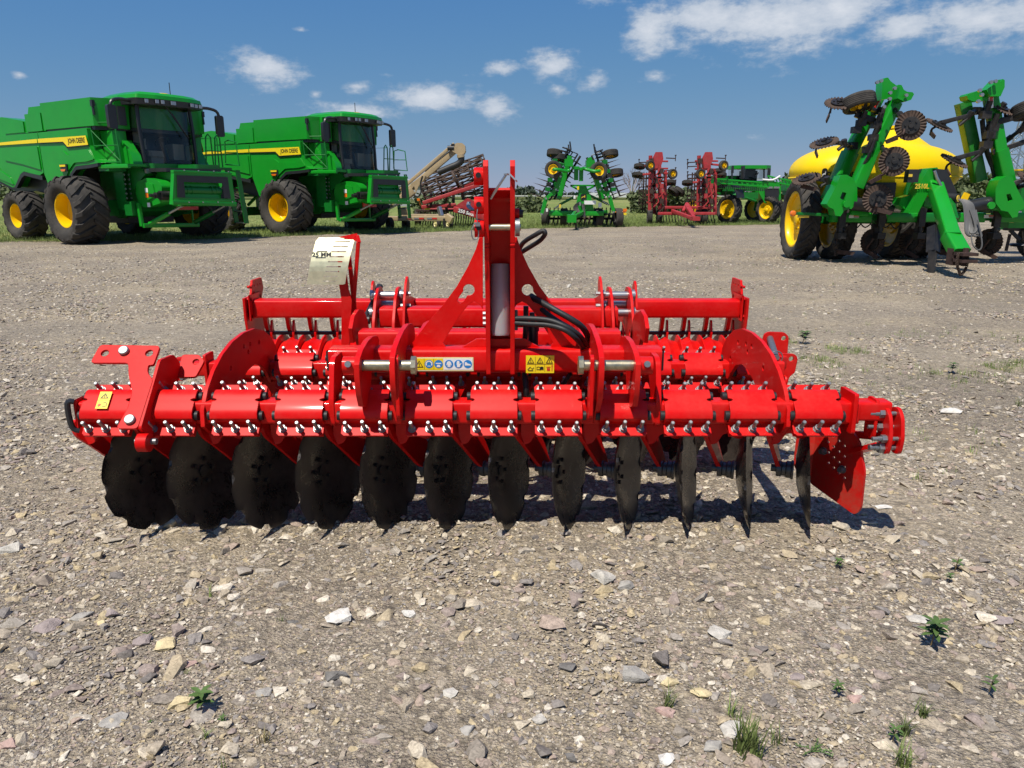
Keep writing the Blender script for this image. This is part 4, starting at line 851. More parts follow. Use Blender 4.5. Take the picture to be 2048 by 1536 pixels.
# ------------------------------------------------------------------ wheels shared by all machines (axle along local y)
_WC = {}
def wheel(parent, c, r, w, rr, out=-1, nl=18, rimm=None, name='wheel', lug=.05, dish=.35, tilt=None, sweep=.42):
    rimm = rimm or yellow
    key = (round(r,3), round(w,3), round(rr,3), nl, rimm.name, lug, dish, sweep)
    if key not in _WC:
        A = Matrix(((1,0,0,0),(0,0,1,0),(0,1,0,0),(0,0,0,1)))         # lathe axis z -> y
        t = MB(); h = w/2; rc = r - (lug if nl else 0)
        prof = [(rr,-h*.62),(rr*1.04,-h*.72),(rr+(rc-rr)*.35,-h*.96),(rr+(rc-rr)*.65,-h),(rr+(rc-rr)*.88,-h*.94),(rc*.99,-h*.78),(rc,-h*.4),(rc*1.004,0)]
        prof = prof + [(q, -z) for q, z in prof[-2::-1]]
        if not nl: prof = prof[:6] + sum([[(rc,-h*.7+.28*h*k),(rc,-h*.7+.28*h*k+.2*h),(rc-.008,-h*.7+.28*h*k+.21*h),(rc-.008,-h*.7+.28*h*k+.27*h)] for k in range(5)], []) + [(rc,h*.7)] + prof[-6:]
        t.lathe(prof, A, 44 if nl else 32); tm = t.mesh('tyre', 40); tm.materials.append(tyre)
        lm = None
        if nl:
            l = MB(); n = 6
            for sd in (-1, 1):
                for k in range(nl):
                    a0 = 2*math.pi*(k + (.5 if sd > 0 else 0))/nl; vs = []
                    for j in range(n + 1):
                        s = j/n; y = sd*(-.03*w + s*h*1.0); da = sweep*(s**1.15); rb = rc*1.0 - (.05*(r-rr) if s > .9 else 0) - (.16*(r-rr) if j == n else 0); rt = r - (.012*s*s) - (.20*(r-rr) if j == n else 0)
                        if j == n: y = sd*h*1.01
                        wd = (.10 + .05*s) * 18/nl * r
                        for q, (dr, sg) in enumerate(((rb-.02, -1), (rt, -.78), (rt, .78), (rb-.02, 1))):
                            a = a0 + da + sg*wd/2/r; vs.append((dr*math.cos(a), y, dr*math.sin(a)))
                    fs = [(4*j+q, 4*j+(q+1) % 4, 4*j+4+(q+1) % 4, 4*j+4+q) for j in range(n) for q in range(4)] + [(0,1,2,3), (4*n+3,4*n+2,4*n+1,4*n)]
                    l.add(vs, fs)
            lm = l.mesh('tread_lugs', 30); lm.materials.append(tread)
        q = MB(); d = h - dish*w
        q.lathe([(rr*1.03,h*.66),(rr*1.03,h*.74),(rr*.97,h*.74),(rr*.93,h*.60),(rr*.92,d+.03),(rr*.86,d),(rr*.55,d-.02),(rr*.5,d+.02),(.2*rr,d+.02),(.001,d+.02)], A, 36)
        q.lathe([(.001,-h*.3),(rr*.92,-h*.3),(rr*.93,-h*.6),(rr*1.03,-h*.74),(rr*1.03,-h*.62)], A, 36)
        rm = q.mesh('rim', 40); rm.materials.append(rimm)
        q = MB(); q.lathe([(rr*.22,d+.02),(rr*.22,d+.07),(rr*.16,d+.09),(.001,d+.09)], A, 20)
        for k in range(8): a = k*math.pi/4; p = Vector((rr*.36*math.cos(a), d+.02, rr*.36*math.sin(a))); q.cyl(p, p + Vector((0,.03,0)), rr*.035+.004, n=6)
        hm = q.mesh('hub_bolts', 40); hm.materials.append(rimm)
        _WC[key] = (tm, lm, rm, hm)
    tm, lm, rm, hm = _WC[key]
    M = Matrix.Translation(c) @ (tilt or Matrix()) @ (Matrix.Rotation(math.pi, 4, 'Z') if out < 0 else Matrix()) @ Matrix.Rotation(random.uniform(0, 6), 4, 'Y')
    o = link(name, tm, parent, M=M); o['part'] = 'tyre'
    if lm: link('tread_lugs', lm, o)
    link('rim', rm, o); link('hub_bolts', hm, o); return o

# ------------------------------------------------------------------ combine harvesters
def fr2(o, fx, fy): # world matrix from ground point and forward direction
    f = Vector((fx, fy, 0)).normalized(); l = Vector((-f.y, f.x, 0)); m = Matrix.Identity(4)
    for i in range(3): m[i][0], m[i][1], m[i][2], m[i][3] = f[i], l[i], (0,0,1)[i], o[i]
    return m
def side_prism(b, pts, y0, y1): # outline in x,z; from y0 to y1
    b.prism(pts, y1 - y0, Matrix(((1,0,0,0),(0,0,1,y0),(0,1,0,0),(0,0,0,1)))); return b
def build_combine(M, label):
    g = empty('combine_harvester', M, label, 'combine', 'combine harvesters parked side by side')
    def P(mb, name, m=green, par=None, smooth=30): return mb.obj(name, m, par or g, smooth)
    # hull between the side shells
    b = MB(); side_prism(b, [(.7,3.15),(.9,2.2),(-.2,2.1),(-1.2,1.35),(-1.9,1.3),(-3.2,1.5),(-4.2,1.4),(-6.0,1.9),(-6.1,3.0),(-4.2,3.15)], -1.45, 1.45); P(b, 'hull', blackp)
    FRT = [(.70,3.17),(.70,2.70),(.93,2.32),(1.10,2.235),(.62,2.20),(-.12,2.17),(-.42,1.98),(-.75,1.62),(-1.28,1.30),(-1.60,1.33),(-1.88,1.98),(-1.90,3.15)]
    REAR = [(-1.93,3.15),(-1.91,2.02),(-2.2,1.93),(-3.05,2.07),(-3.25,2.0),(-3.72,1.62),(-3.9,1.60),(-4.72,1.83),(-6.1,2.1),(-6.35,2.6),(-6.2,3.05),(-4.27,3.14)]
    for s in (-1, 1):
        y0, y1 = (-1.80, -1.45) if s < 0 else (1.45, 1.80)
        b = MB(); side_prism(b, rpoly(FRT, .03), y0, y1); sh = P(b, 'front_side_shell')
        b = MB(); side_prism(b, rpoly(REAR, .03), y0, y1); rs = P(b, 'rear_side_shell')
        yo = y0 - .035 if s < 0 else y1; yi = yo + .035
        # raised lower skirt and creases
        b = MB(); side_prism(b, rpoly([(.66,2.62),(.90,2.33),(.55,2.28),(-.12,2.26),(-.44,2.07),(-.82,1.70),(-1.28,1.40),(-1.52,1.42),(-1.80,2.0),(-1.80,2.62),(-.62,2.60),(-.42,2.48),(.45,2.46)], .04), yo, yi); P(b, 'skirt_panel', green, sh)
        b = MB(); side_prism(b, rpoly([(-2.0,2.78),(-1.98,2.10),(-3.0,2.28),(-4.05,2.42),(-4.12,2.78)], .05), yo, yi); P(b, 'service_door', green, rs)
        b = MB(); side_prism(b, rpoly([(-3.75,1.68),(-4.70,1.90),(-5.6,2.05),(-5.5,2.2),(-4.4,2.1),(-3.9,1.9)], .03), yo, yi); P(b, 'tail_skirt', green, rs)
        st = [(.66,2.965),(.73,2.72),(-.34,2.70),(-.53,2.845),(-1.89,2.86),(-1.89,2.97)]
        b = MB(); side_prism(b, st, yo-.004 if s < 0 else yi-.001, yo+.001 if s < 0 else yi+.004); ys = P(b, 'yellow_stripe', yprint, sh)
        b = MB(); side_prism(b, [(.71,2.72),(.70,2.685),(-.36,2.665),(-.55,2.815),(-1.89,2.835),(-1.89,2.86),(-.53,2.845),(-.34,2.70)], yo-.003 if s < 0 else yi-.001, yo+.001 if s < 0 else yi+.003); P(b, 'stripe_black_line', ink, sh)  # thin black line along the lower edge of the yellow stripe
        b = MB(); side_prism(b, [(-1.94,2.97),(-1.94,2.86),(-4.2,2.865),(-6.1,2.80),(-6.1,2.87),(-4.2,2.945)], yo-.004 if s < 0 else yi-.001, yo+.001 if s < 0 else yi+.004); P(b, 'yellow_stripe', yprint, rs)
        if s < 0:
            text('JOHN DEERE', .185, ink, ys, Matrix(((1,0,0,.17),(0,0,-1,yo-.006),(0,1,0,2.845),(0,0,0,1))), ext=.002, sx=.82, bold=.004)
            text('600', .13, gold, rs, Matrix(((1,0,0,-4.62),(0,0,-1,yo-.002),(0,1,0,2.16),(0,0,0,1))), ext=.002)
        # black wheel arch trims
        b = MB(); side_prism(b, [(1.06,2.22),(.60,2.19),(-.10,2.16),(-.40,1.97),(-.52,1.80),(-.44,1.78),(-.30,1.93),(-.05,2.07),(.62,2.10),(1.06,2.14)], y0-.03 if s < 0 else y1-.10, y0+.10 if s < 0 else y1+.03); P(b, 'wheel_arch_trim', blackp)
        b = MB(); side_prism(b, [(-1.98,1.92),(-3.05,2.06),(-3.25,1.99),(-3.74,1.60),(-3.62,1.58),(-3.2,1.88),(-3.02,1.95),(-2.0,1.80)], y0-.02 if s < 0 else y1-.10, y0+.10 if s < 0 else y1+.02); P(b, 'wheel_arch_trim', blackp)
        # side marker lamp
        b = MB(); b.box((-.62, yo-.03 if s < 0 else yi+.03, 2.13), (.34,.06,.20), ch=.02); lp = P(b, 'marker_lamp', blackp)
        b = MB(); b.box((-.62, yo-.065 if s < 0 else yi+.065, 2.185), (.30,.02,.055)); P(b, 'reflector', yprint, lp)
        b = MB(); side_prism(b, [(-.76,2.09),(-.48,2.09),(-.54,2.03),(-.70,2.03)], yo-.075 if s < 0 else yi+.055, yo-.055 if s < 0 else yi+.075); P(b, 'amber_lens', orange, lp)
    # grain tank and rear deck
    def plan(b, pts, z0, z1, k=1.0):
        n = len(pts); c = Vector((sum(p[0] for p in pts)/n, sum(p[1] for p in pts)/n)); vs = [(x, y, z0) for x, y in pts] + [((x-c.x)*k+c.x, (y-c.y)*k+c.y, z1) for x, y in pts]
        b.add(vs, [tuple(range(n))[::-1], tuple(range(n, 2*n))] + [(i, (i+1) % n, n+(i+1) % n, n+i) for i in range(n)]); return b
    b = MB(); plan(b, [(-1.62,-1.74),(.98,-1.74),(1.28,-1.12),(1.28,1.12),(.98,1.74),(-1.62,1.74)], 3.22, 3.95, 1.012); tk = P(b, 'grain_tank')
    b = MB(); plan(b, [(-1.5,-1.6),(.9,-1.6),(1.1,-1.05),(1.1,1.05),(.9,1.6),(-1.5,1.6)], 3.951, 3.96); P(b, 'tank_cover', blackp, tk)
    b = MB(); plan(b, [(-1.58,-1.69),(.93,-1.69),(1.22,-1.07),(1.22,1.07),(.93,1.69),(-1.58,1.69)], 3.12, 3.23); P(b, 'tank_seam', blackp, tk)
    b = MB(); side_prism(b, [(-1.63,3.2),(-1.63,3.89),(-2.42,3.89),(-2.62,3.5),(-4.1,3.70),(-5.4,3.62),(-5.7,3.1)], -1.70, 1.70); P(b, 'rear_deck')
    b = MB(); b.box((-2.2,-1.72,3.45), (.9,.03,.5)); b.box((-3.4,-1.72,3.35), (1.2,.03,.3)); P(b, 'deck_panel')
    for y in (-1.72, 1.72):
        b = MB(); b.box((1.0, y, 3.80), (.10,.08,.16)); b.cyl((1.0,y,3.72),(1.02,y,3.50),.035); P(b, 'hinge_lamp', blackp)
    b = MB(); b.box((1.15,-1.12,3.55), (.35,.4,.78)); b.box((1.2, 1.12, 3.55), (.3,.4,.78)); P(b, 'tank_corner')
    b = MB(); b.box((1.36,-1.14,3.50), (.06,.22,.5)); P(b, 'vent_grille', blackp)
    # platform beside the cab with railing
    b = MB(); b.prism([(.70,-1.70),(1.95,-1.55),(1.95,-.95),(.70,-.95)], .06, Matrix.Translation((0,0,2.14))); b.beam((.95,-1.72,2.13),(2.1,-1.56,2.13),.09,.10); P(b, 'right_platform')
    b = MB(); side_prism(b, [(.70,3.10),(1.30,3.10),(1.35,2.2),(.95,2.2),(.74,2.68)], -1.45, -1.05); P(b, 'cab_side_shroud')
    b = MB(); side_prism(b, [(1.32,2.85),(1.68,2.45),(1.75,2.20),(1.30,2.20)], -1.20, -.92); P(b, 'cab_corner_shroud')
    b = MB()
    b.tube([(.78,-1.66,2.22),(.72,-1.70,3.20),(.86,-1.70,3.30),(1.42,-1.5,3.30),(1.50,-1.46,3.22),(1.58,-1.46,2.22)], .022, 8); b.tube([(.75,-1.68,2.70),(1.55,-1.46,2.70)], .018, 6); b.tube([(.80,-1.66,2.25),(1.56,-1.46,2.25)], .018, 6); b.tube([(.74,-1.70,3.1),(1.56,-1.46,2.28)], .014, 6)
    P(b, 'platform_railing', greend)
    # cab
    cz0, cz1 = 2.24, 3.80
    b = MB(); b.prism(rpoly([(.25,-.98),(1.55,-1.0),(1.92,-.72),(1.97,0),(1.92,.72),(1.55,1.0),(.25,.98)], .05), .14, Matrix.Translation((0,0,2.10))); P(b, 'cab_floor', greend)
    b = MB(); b.box((.28,0,3.0), (.06,1.9,1.55)); P(b, 'cab_rear_wall', mat('cab_lining', (.30,.28,.25), .8, var=.2))
    def ringpt(a, z): # plan of the glazing, bulging forward
        x = 1.50 + .42*math.cos(a) if abs(a) < 1.4 else 1.5; y = .93*math.sin(a); t = (z-cz0)/(cz1-cz0); return Vector((x - .10*t, y*(1 + .04*math.sin(t*3)), z))
    b = MB(); n = 16; rows = [cz0+.02, 2.8, 3.3, cz1]
    vs = [ringpt(-1.05 + 2.1*k/n, z) for z in rows for k in range(n+1)]; b.add(vs, [(j*(n+1)+k, j*(n+1)+k+1, (j+1)*(n+1)+k+1, (j+1)*(n+1)+k) for j in range(3) for k in range(n)]); P(b, 'windscreen', glass, smooth=60)
    for s in (-1, 1):
        p = [ringpt(s*1.05, z) for z in rows]; b = MB(); q = [Vector((.55, s*.99, z)) for z in rows]
        b.add(p + q, [(k, k+1, 4+k+1, 4+k) for k in range(3)]); P(b, 'side_window', glass)
        b = MB(); b.tube([ringpt(s*1.05, z) + Vector((.0, s*.01, 0)) for z in rows], .055, 8); P(b, 'pillar', blackp)
        b = MB(); b.box((.45, s*.98, 3.0), (.14,.06,1.6)); P(b, 'pillar', blackp)
    # interior
    b = MB(); b.box((.85,0,2.55),(.55,.55,.16),ch=.05); b.box((.58,0,2.98),(.16,.52,.80),Matrix.Translation((.58,0,2.98)) @ Matrix.Rotation(R(-8),4,'Y') @ Matrix.Translation((-.58,0,-2.98))); b.box((.52,0,3.45),(.12,.32,.22)); b.box((.85,0,2.36),(.4,.4,.25)); P(b, 'seat', mat('seat_cloth', (.34,.30,.26), .8))
    b = MB(); b.box((.85,-.42,2.72),(.5,.16,.12)); b.box((1.0,-.55,3.0),(.06,.26,.32)); b.cyl((1.15,-.42,2.78),(1.18,-.42,2.95),.03); P(b, 'armrest_console', mat('console_plastic', (.2,.2,.19), .6))
    b = MB(); b.cyl((1.55,0,2.3),(1.35,0,2.85),.06); b.lathe([(.19+.018*math.cos(a),.018*math.sin(a)) for a in [k*math.pi/3 for k in range(7)]], frame((1.33,0,2.88),(0,1,0),(.8,0,.6)), 20); P(b, 'steering_wheel', blackp)
    b = MB(); b.box((1.0,.62,2.62),(.4,.36,.45)); P(b, 'trainer_seat', mat('seat_cloth', (.34,.30,.26), .8))
    # roof
    RO = [(.15,-1.0),(1.2,-1.12),(1.95,-1.05),(2.12,-.55),(2.15,0),(2.12,.55),(1.95,1.05),(1.2,1.12),(.15,1.0)]
    b = MB(); plan(b, rpoly(RO, .08), 3.96, 4.06, .97); plan(b, rpoly([(x*.96+.02, y*.96) for x, y in RO], .08), 4.06, 4.14, .86); P(b, 'roof')
    b = MB(); plan(b, rpoly([(x*.99, y*.99) for x, y in RO], .08), 3.80, 3.96, 1.02); P(b, 'light_bar', blackp)
    for y in (-.80, -.55, -.38, -.05, .55, .75, .9):
        x = 2.16 if abs(y) < .6 else 2.10; b = MB(); b.box((x - (.04 if abs(y) > .7 else 0), y, 3.885), (.03,.16 if abs(y) < .1 else .11,.095), ch=.01); P(b, 'work_light', silver)
    b = MB(); b.cyl((1.55,.05,4.13),(1.55,.05,4.19),.20,.16,n=20); P(b, 'receiver_dome', yellow)
    b = MB(); b.cyl((.9,.75,4.1),(.9,.75,4.62),.012,n=6); b.cyl((.9,.75,4.1),(.9,.75,4.25),.02,n=6); P(b, 'antenna', black)
    b = MB(); b.box((1.1,-.45,4.16),(.12,.10,.06)); P(b, 'roof_sensor', greend)
    b = MB(); b.tube([(2.0,-.28,3.86),(1.98,-.1,3.70),(1.97,.35,3.10)], .016, 6); b.tube([(1.97,.0,3.62),(1.975,.45,2.98)], .022, 6); P(b, 'wiper', black)
    # mirrors
    for s in (-1, 1):
        b = MB(); b.tube([(1.7,s*1.05,3.88),(1.75,s*1.35,3.90),(1.8,s*1.62,3.84),(1.8,s*1.70,3.70)], .045, 8, 3); ma = P(b, 'mirror_arm', blackp)
        b = MB(); b.prism(rrect(-.12,-.62,.12,.0,.06), .12, Matrix.Translation((1.74,s*1.70,3.72)) @ Matrix.Rotation(R(90),4,'Z') @ Matrix.Rotation(R(90),4,'X')); P(b, 'mirror', blackp, ma)
    # left platform, hoops and steps
    b = MB(); b.prism([(.4,1.0),(2.0,1.0),(2.0,1.85),(.4,1.85)], .07, Matrix.Translation((0,0,2.12))); P(b, 'left_platform', greend)
    b = MB()
    for x, y in ((1.95,1.1),(1.95,1.42)):
        b.tube([(x,y-.12,2.2),(x,y-.05,3.05),(x,y+.03,3.14),(x,y+.12,3.05),(x,y+.14,2.2)], .02, 8)
    b.tube([(1.6,1.95,2.35),(1.65,1.95,2.98),(1.85,1.95,3.02),(2.2,1.92,2.95),(2.3,1.90,2.25),(1.6,1.95,2.3)], .02, 8); b.tube([(1.62,1.95,2.66),(2.24,1.92,2.64)], .015, 6); b.tube([(1.95,1.0,2.66),(1.95,1.55,2.66)], .015, 6)
    b.tube([(.6,1.85,2.2),(.6,1.85,3.1),(1.4,1.85,3.1),(1.4,1.85,2.2)], .02, 8); P(b, 'platform_hoops', greend)
    b = MB()
    for x in (1.72, 2.2): b.prism([(0,0),(.16,0),(.34,-1.62),(.18,-1.62)], .03, Matrix(((0,0,1,x),(1,0,0,1.80),(0,1,0,2.12),(0,0,0,1))))
    P(b, 'ladder_rail', greend)
    for k in range(5):
        b = MB(); b.box((1.97, 1.92 + .042*k*1.0, 1.95 - .36*k), (.46,.16,.035)); P(b, 'ladder_step', silver if k > 2 else greend)
    # front frame and feeder house
    b = MB(); side_prism(b, [(.35,2.1),(1.7,2.12),(1.9,1.95),(1.2,1.5),(.9,.9),(.3,.7),(-.4,.9),(-.4,2.0)], -.98, .98); P(b, 'front_frame', greend)
    b = MB()
    for y in (-1.02, -1.2):
        b.box((.95, y, 1.52), (.45,.03,1.1)); 
    b.box((1.25,-1.1,1.0),(.35,.24,.4)); b.box((1.1,-1.45,2.05),(.5,.5,.07)); P(b, 'right_support_plate', greend)
    b = MB()
    for k in range(7): b.cyl((1.19,-1.19,1.15+.13*k),(1.21,-1.19,1.15+.13*k),.03,n=8); b.cyl((1.19,-1.06,1.15+.13*k),(1.21,-1.06,1.15+.13*k),.03,n=8)
    P(b, 'hydraulic_couplers', silver)
    b = MB(); side_prism(b, [(1.0,2.02),(2.88,1.98),(3.0,1.12),(2.6,1.05),(1.2,1.35)], -.62, .62); P(b, 'feeder_house')
    b = MB(); side_prism(b, rpoly([(1.45,1.72),(1.95,1.84),(2.45,1.76),(2.62,1.6),(2.5,1.15),(1.75,1.02),(1.42,1.1),(1.35,1.45)], .08), -1.0, -.60); sh = P(b, 'drive_shield')
    b = MB(); side_prism(b, [(1.60,1.62),(1.90,1.72),(2.25,1.66),(2.32,1.36),(1.9,1.2),(1.58,1.28)], -1.04, -.98); P(b, 'shield_boss', green, sh)
    for x, z, m_ in ((1.95,1.50,white),(1.95,1.36,orange),(1.98,1.10,white)):
        b = MB(); b.box((x,-1.045,z),(.13,.006,.12)); P(b, 'warning_label', m_, sh)
    b = MB(); b.cyl((2.55,-1.05,1.36),(2.55,-.6,1.36),.13,n=14); b.cyl((2.55,-1.35,1.36),(2.55,-1.05,1.36),.05,n=10); b.box((2.55,-1.1,1.36),(.16,.16,.16)); P(b, 'drive_coupler', blacks)
    # feeder front frame ring
    b = MB(); Mf = Matrix(((0,0,1,2.90),(1,0,0,0),(0,1,0,0),(0,0,0,1)))
    b.prism([(-1.02,1.12),(1.06,1.05),(1.0,1.98),(-.86,2.0)], .14, Mf, [[(-.80,1.30),(.82,1.26),(.80,1.86),(-.74,1.88)]]); P(b, 'feeder_frame')
    b = MB(); b.prism([(-.86,1.30),(-.62,1.30),(-.62,1.72),(.64,1.70),(.64,1.28),(.88,1.26),(.84,1.88),(-.80,1.90)], .03, Matrix(((0,0,1,3.045),(1,0,0,0),(0,1,0,0),(0,0,0,1)))); P(b, 'feeder_seal', blackp)
    b = MB(); b.cyl((2.92,-.62,1.50),(2.92,.64,1.48),.11,n=16); 
    for y in (-.5,-.35,.3,.45): b.cyl((2.92,y,1.5),(2.92,y+.03,1.5),.125,n=16)
    P(b, 'feeder_drum', greend)
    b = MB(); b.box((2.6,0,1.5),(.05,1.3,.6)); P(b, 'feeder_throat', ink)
    b = MB(); b.beam((3.06,-1.02,1.17),(3.06,1.06,1.10),.05,.12); b.beam((3.05,-.95,1.24),(3.05,1.0,1.20),.04,.05); b.beam((2.98,-.88,2.0),(2.98,1.02,1.98),.14,.07); P(b, 'feeder_sill')
    b = MB()
    for y in (-.55,-.1,.4,.9): b.cyl((3.05,y,2.02),(3.05,y,2.05),.02,n=8); b.cyl((3.10,y,1.17),(3.12,y,1.17),.02,n=8)
    P(b, 'feeder_bolts', silver)
    b = MB(); b.prism([(1.55,-.95),(2.6,-.8),(2.85,-.2),(2.85,.8),(2.0,.95),(1.55,.9)], .10, Matrix.Translation((0,0,2.0))); P(b, 'feeder_cover', blackp)
    b = MB(); b.prism(rpoly([(1.9,.0),(2.75,.05),(2.8,.85),(1.95,.95)], .1), .16, Matrix.Translation((0,0,2.06))); P(b, 'front_hood', greend)
    # lift cylinders and lower frame
    b = MB(); b.beam((1.6,-1.05,.52),(1.6,.75,.48),.12,.12); b.beam((1.55,-1.05,.5),(1.5,-1.05,1.15),.10,.10); b.beam((1.4,.72,.5),(1.4,.72,1.05),.05,.05); P(b, 'lower_frame')
    for y in (-.85, .62):
        b = MB(); b.cyl((1.62,y,.56),(2.2,y+.25,.86),.07,n=12); c = P(b, 'lift_cylinder', green if y < 0 else greend)
        b = MB(); b.cyl((2.2,y+.25,.86),(2.75,y+.5,1.15),.035,n=10); P(b, 'cylinder_rod', silver, c)
    b = MB(); b.box((.1,0,1.0),(.5,3.0,.45)); b.cyl((0,-2.0,.94),(0,2.0,.94),.16,n=14); P(b, 'front_axle', greend)
    b = MB(); b.box((-.9,0,1.15),(2.6,1.5,1.2)); P(b, 'chassis', ink)
    b = MB(); b.box((-3.4,0,.80),(.3,2.8,.25)); b.cyl((-3.4,-1.7,.72),(-3.4,1.7,.72),.12,n=12); b.box((-3.0,0,1.2),(.8,1.0,.6)); P(b, 'rear_axle', greend)
    b = MB(); b.cyl((-3.0,-1.2,1.0),(-2.3,-1.1,1.5),.06,n=8); b.box((-2.6,-1.2,1.35),(.9,.3,.10)); P(b, 'steering_linkage', greend)
    b = MB(); b.box((1.8,.3,1.02),(.05,.7,.16)); P(b, 'red_panel', redl)
    b = MB(); b.box((1.9,-.9,2.02),(.10,.14,.12)); P(b, 'work_light', silver)
    wheel(g, (0,-2.0,.945), .955, .98, .47, -1, 17, lug=.06, dish=.5); wheel(g, (0,2.0,.945), .955, .98, .47, 1, 17, lug=.06, dish=.5)
    wheel(g, (-3.42,-1.78,.745), .755, .72, .36, -1, 16, lug=.05, dish=.5); wheel(g, (-3.42,1.78,.745), .755, .72, .36, 1, 16, lug=.05, dish=.5)
    return g
cA = build_combine(fr2((-11.39, 23.45, 0), .848, -.53), 'green combine harvester at the far left with mirror overlapping the sky')
cB = copy_tree(cA); cB.matrix_world = fr2((-6.88, 28.45, 0), .848, -.53)
cB['label'] = 'second green combine harvester, parked nearer the tan conveyor'

# ------------------------------------------------------------------ machines parked behind
class Th:
    def __init__(s, name, loc, label, cat, group=None):
        s.l = Vector(loc); s.e = empty(name, Matrix.Translation(s.l), label, cat, group)
    def p(s, mb, name, m, par=None, smooth=35):
        o = mb.obj(name, m, par or s.e, smooth)
        if par is None: o.matrix_parent_inverse = Matrix.Translation(-s.l)
        return o
    def wheel(s, c, r, w, rr, ax, nl=0, rimm=None, name='wheel', **k):      # axle along world vector ax (outside face)
        ax = Vector(ax).normalized(); x = perp(ax)[0]; M = Matrix.Identity(4); z = x.cross(ax)
        for i in range(3): M[i][0], M[i][1], M[i][2], M[i][3] = x[i], ax[i], z[i], Vector(c)[i]
        o = wheel(s.e, (0,0,0), r, w, rr, 1, nl, rimm, name, **k); o.matrix_basis = M @ Matrix.Rotation(random.uniform(0,6), 4, 'Y'); o.matrix_parent_inverse = Matrix.Translation(-s.l); return o
def bars(segs, w, h=None, n='beam'):
    b = MB()
    for s_ in segs: b.beam(s_[0], s_[1], w, h or w)
    return b
DX = lambda d: Vector((d, 0, 0)); DY = lambda d: Vector((0, d, 0)); DZ = lambda d: Vector((0, 0, d))

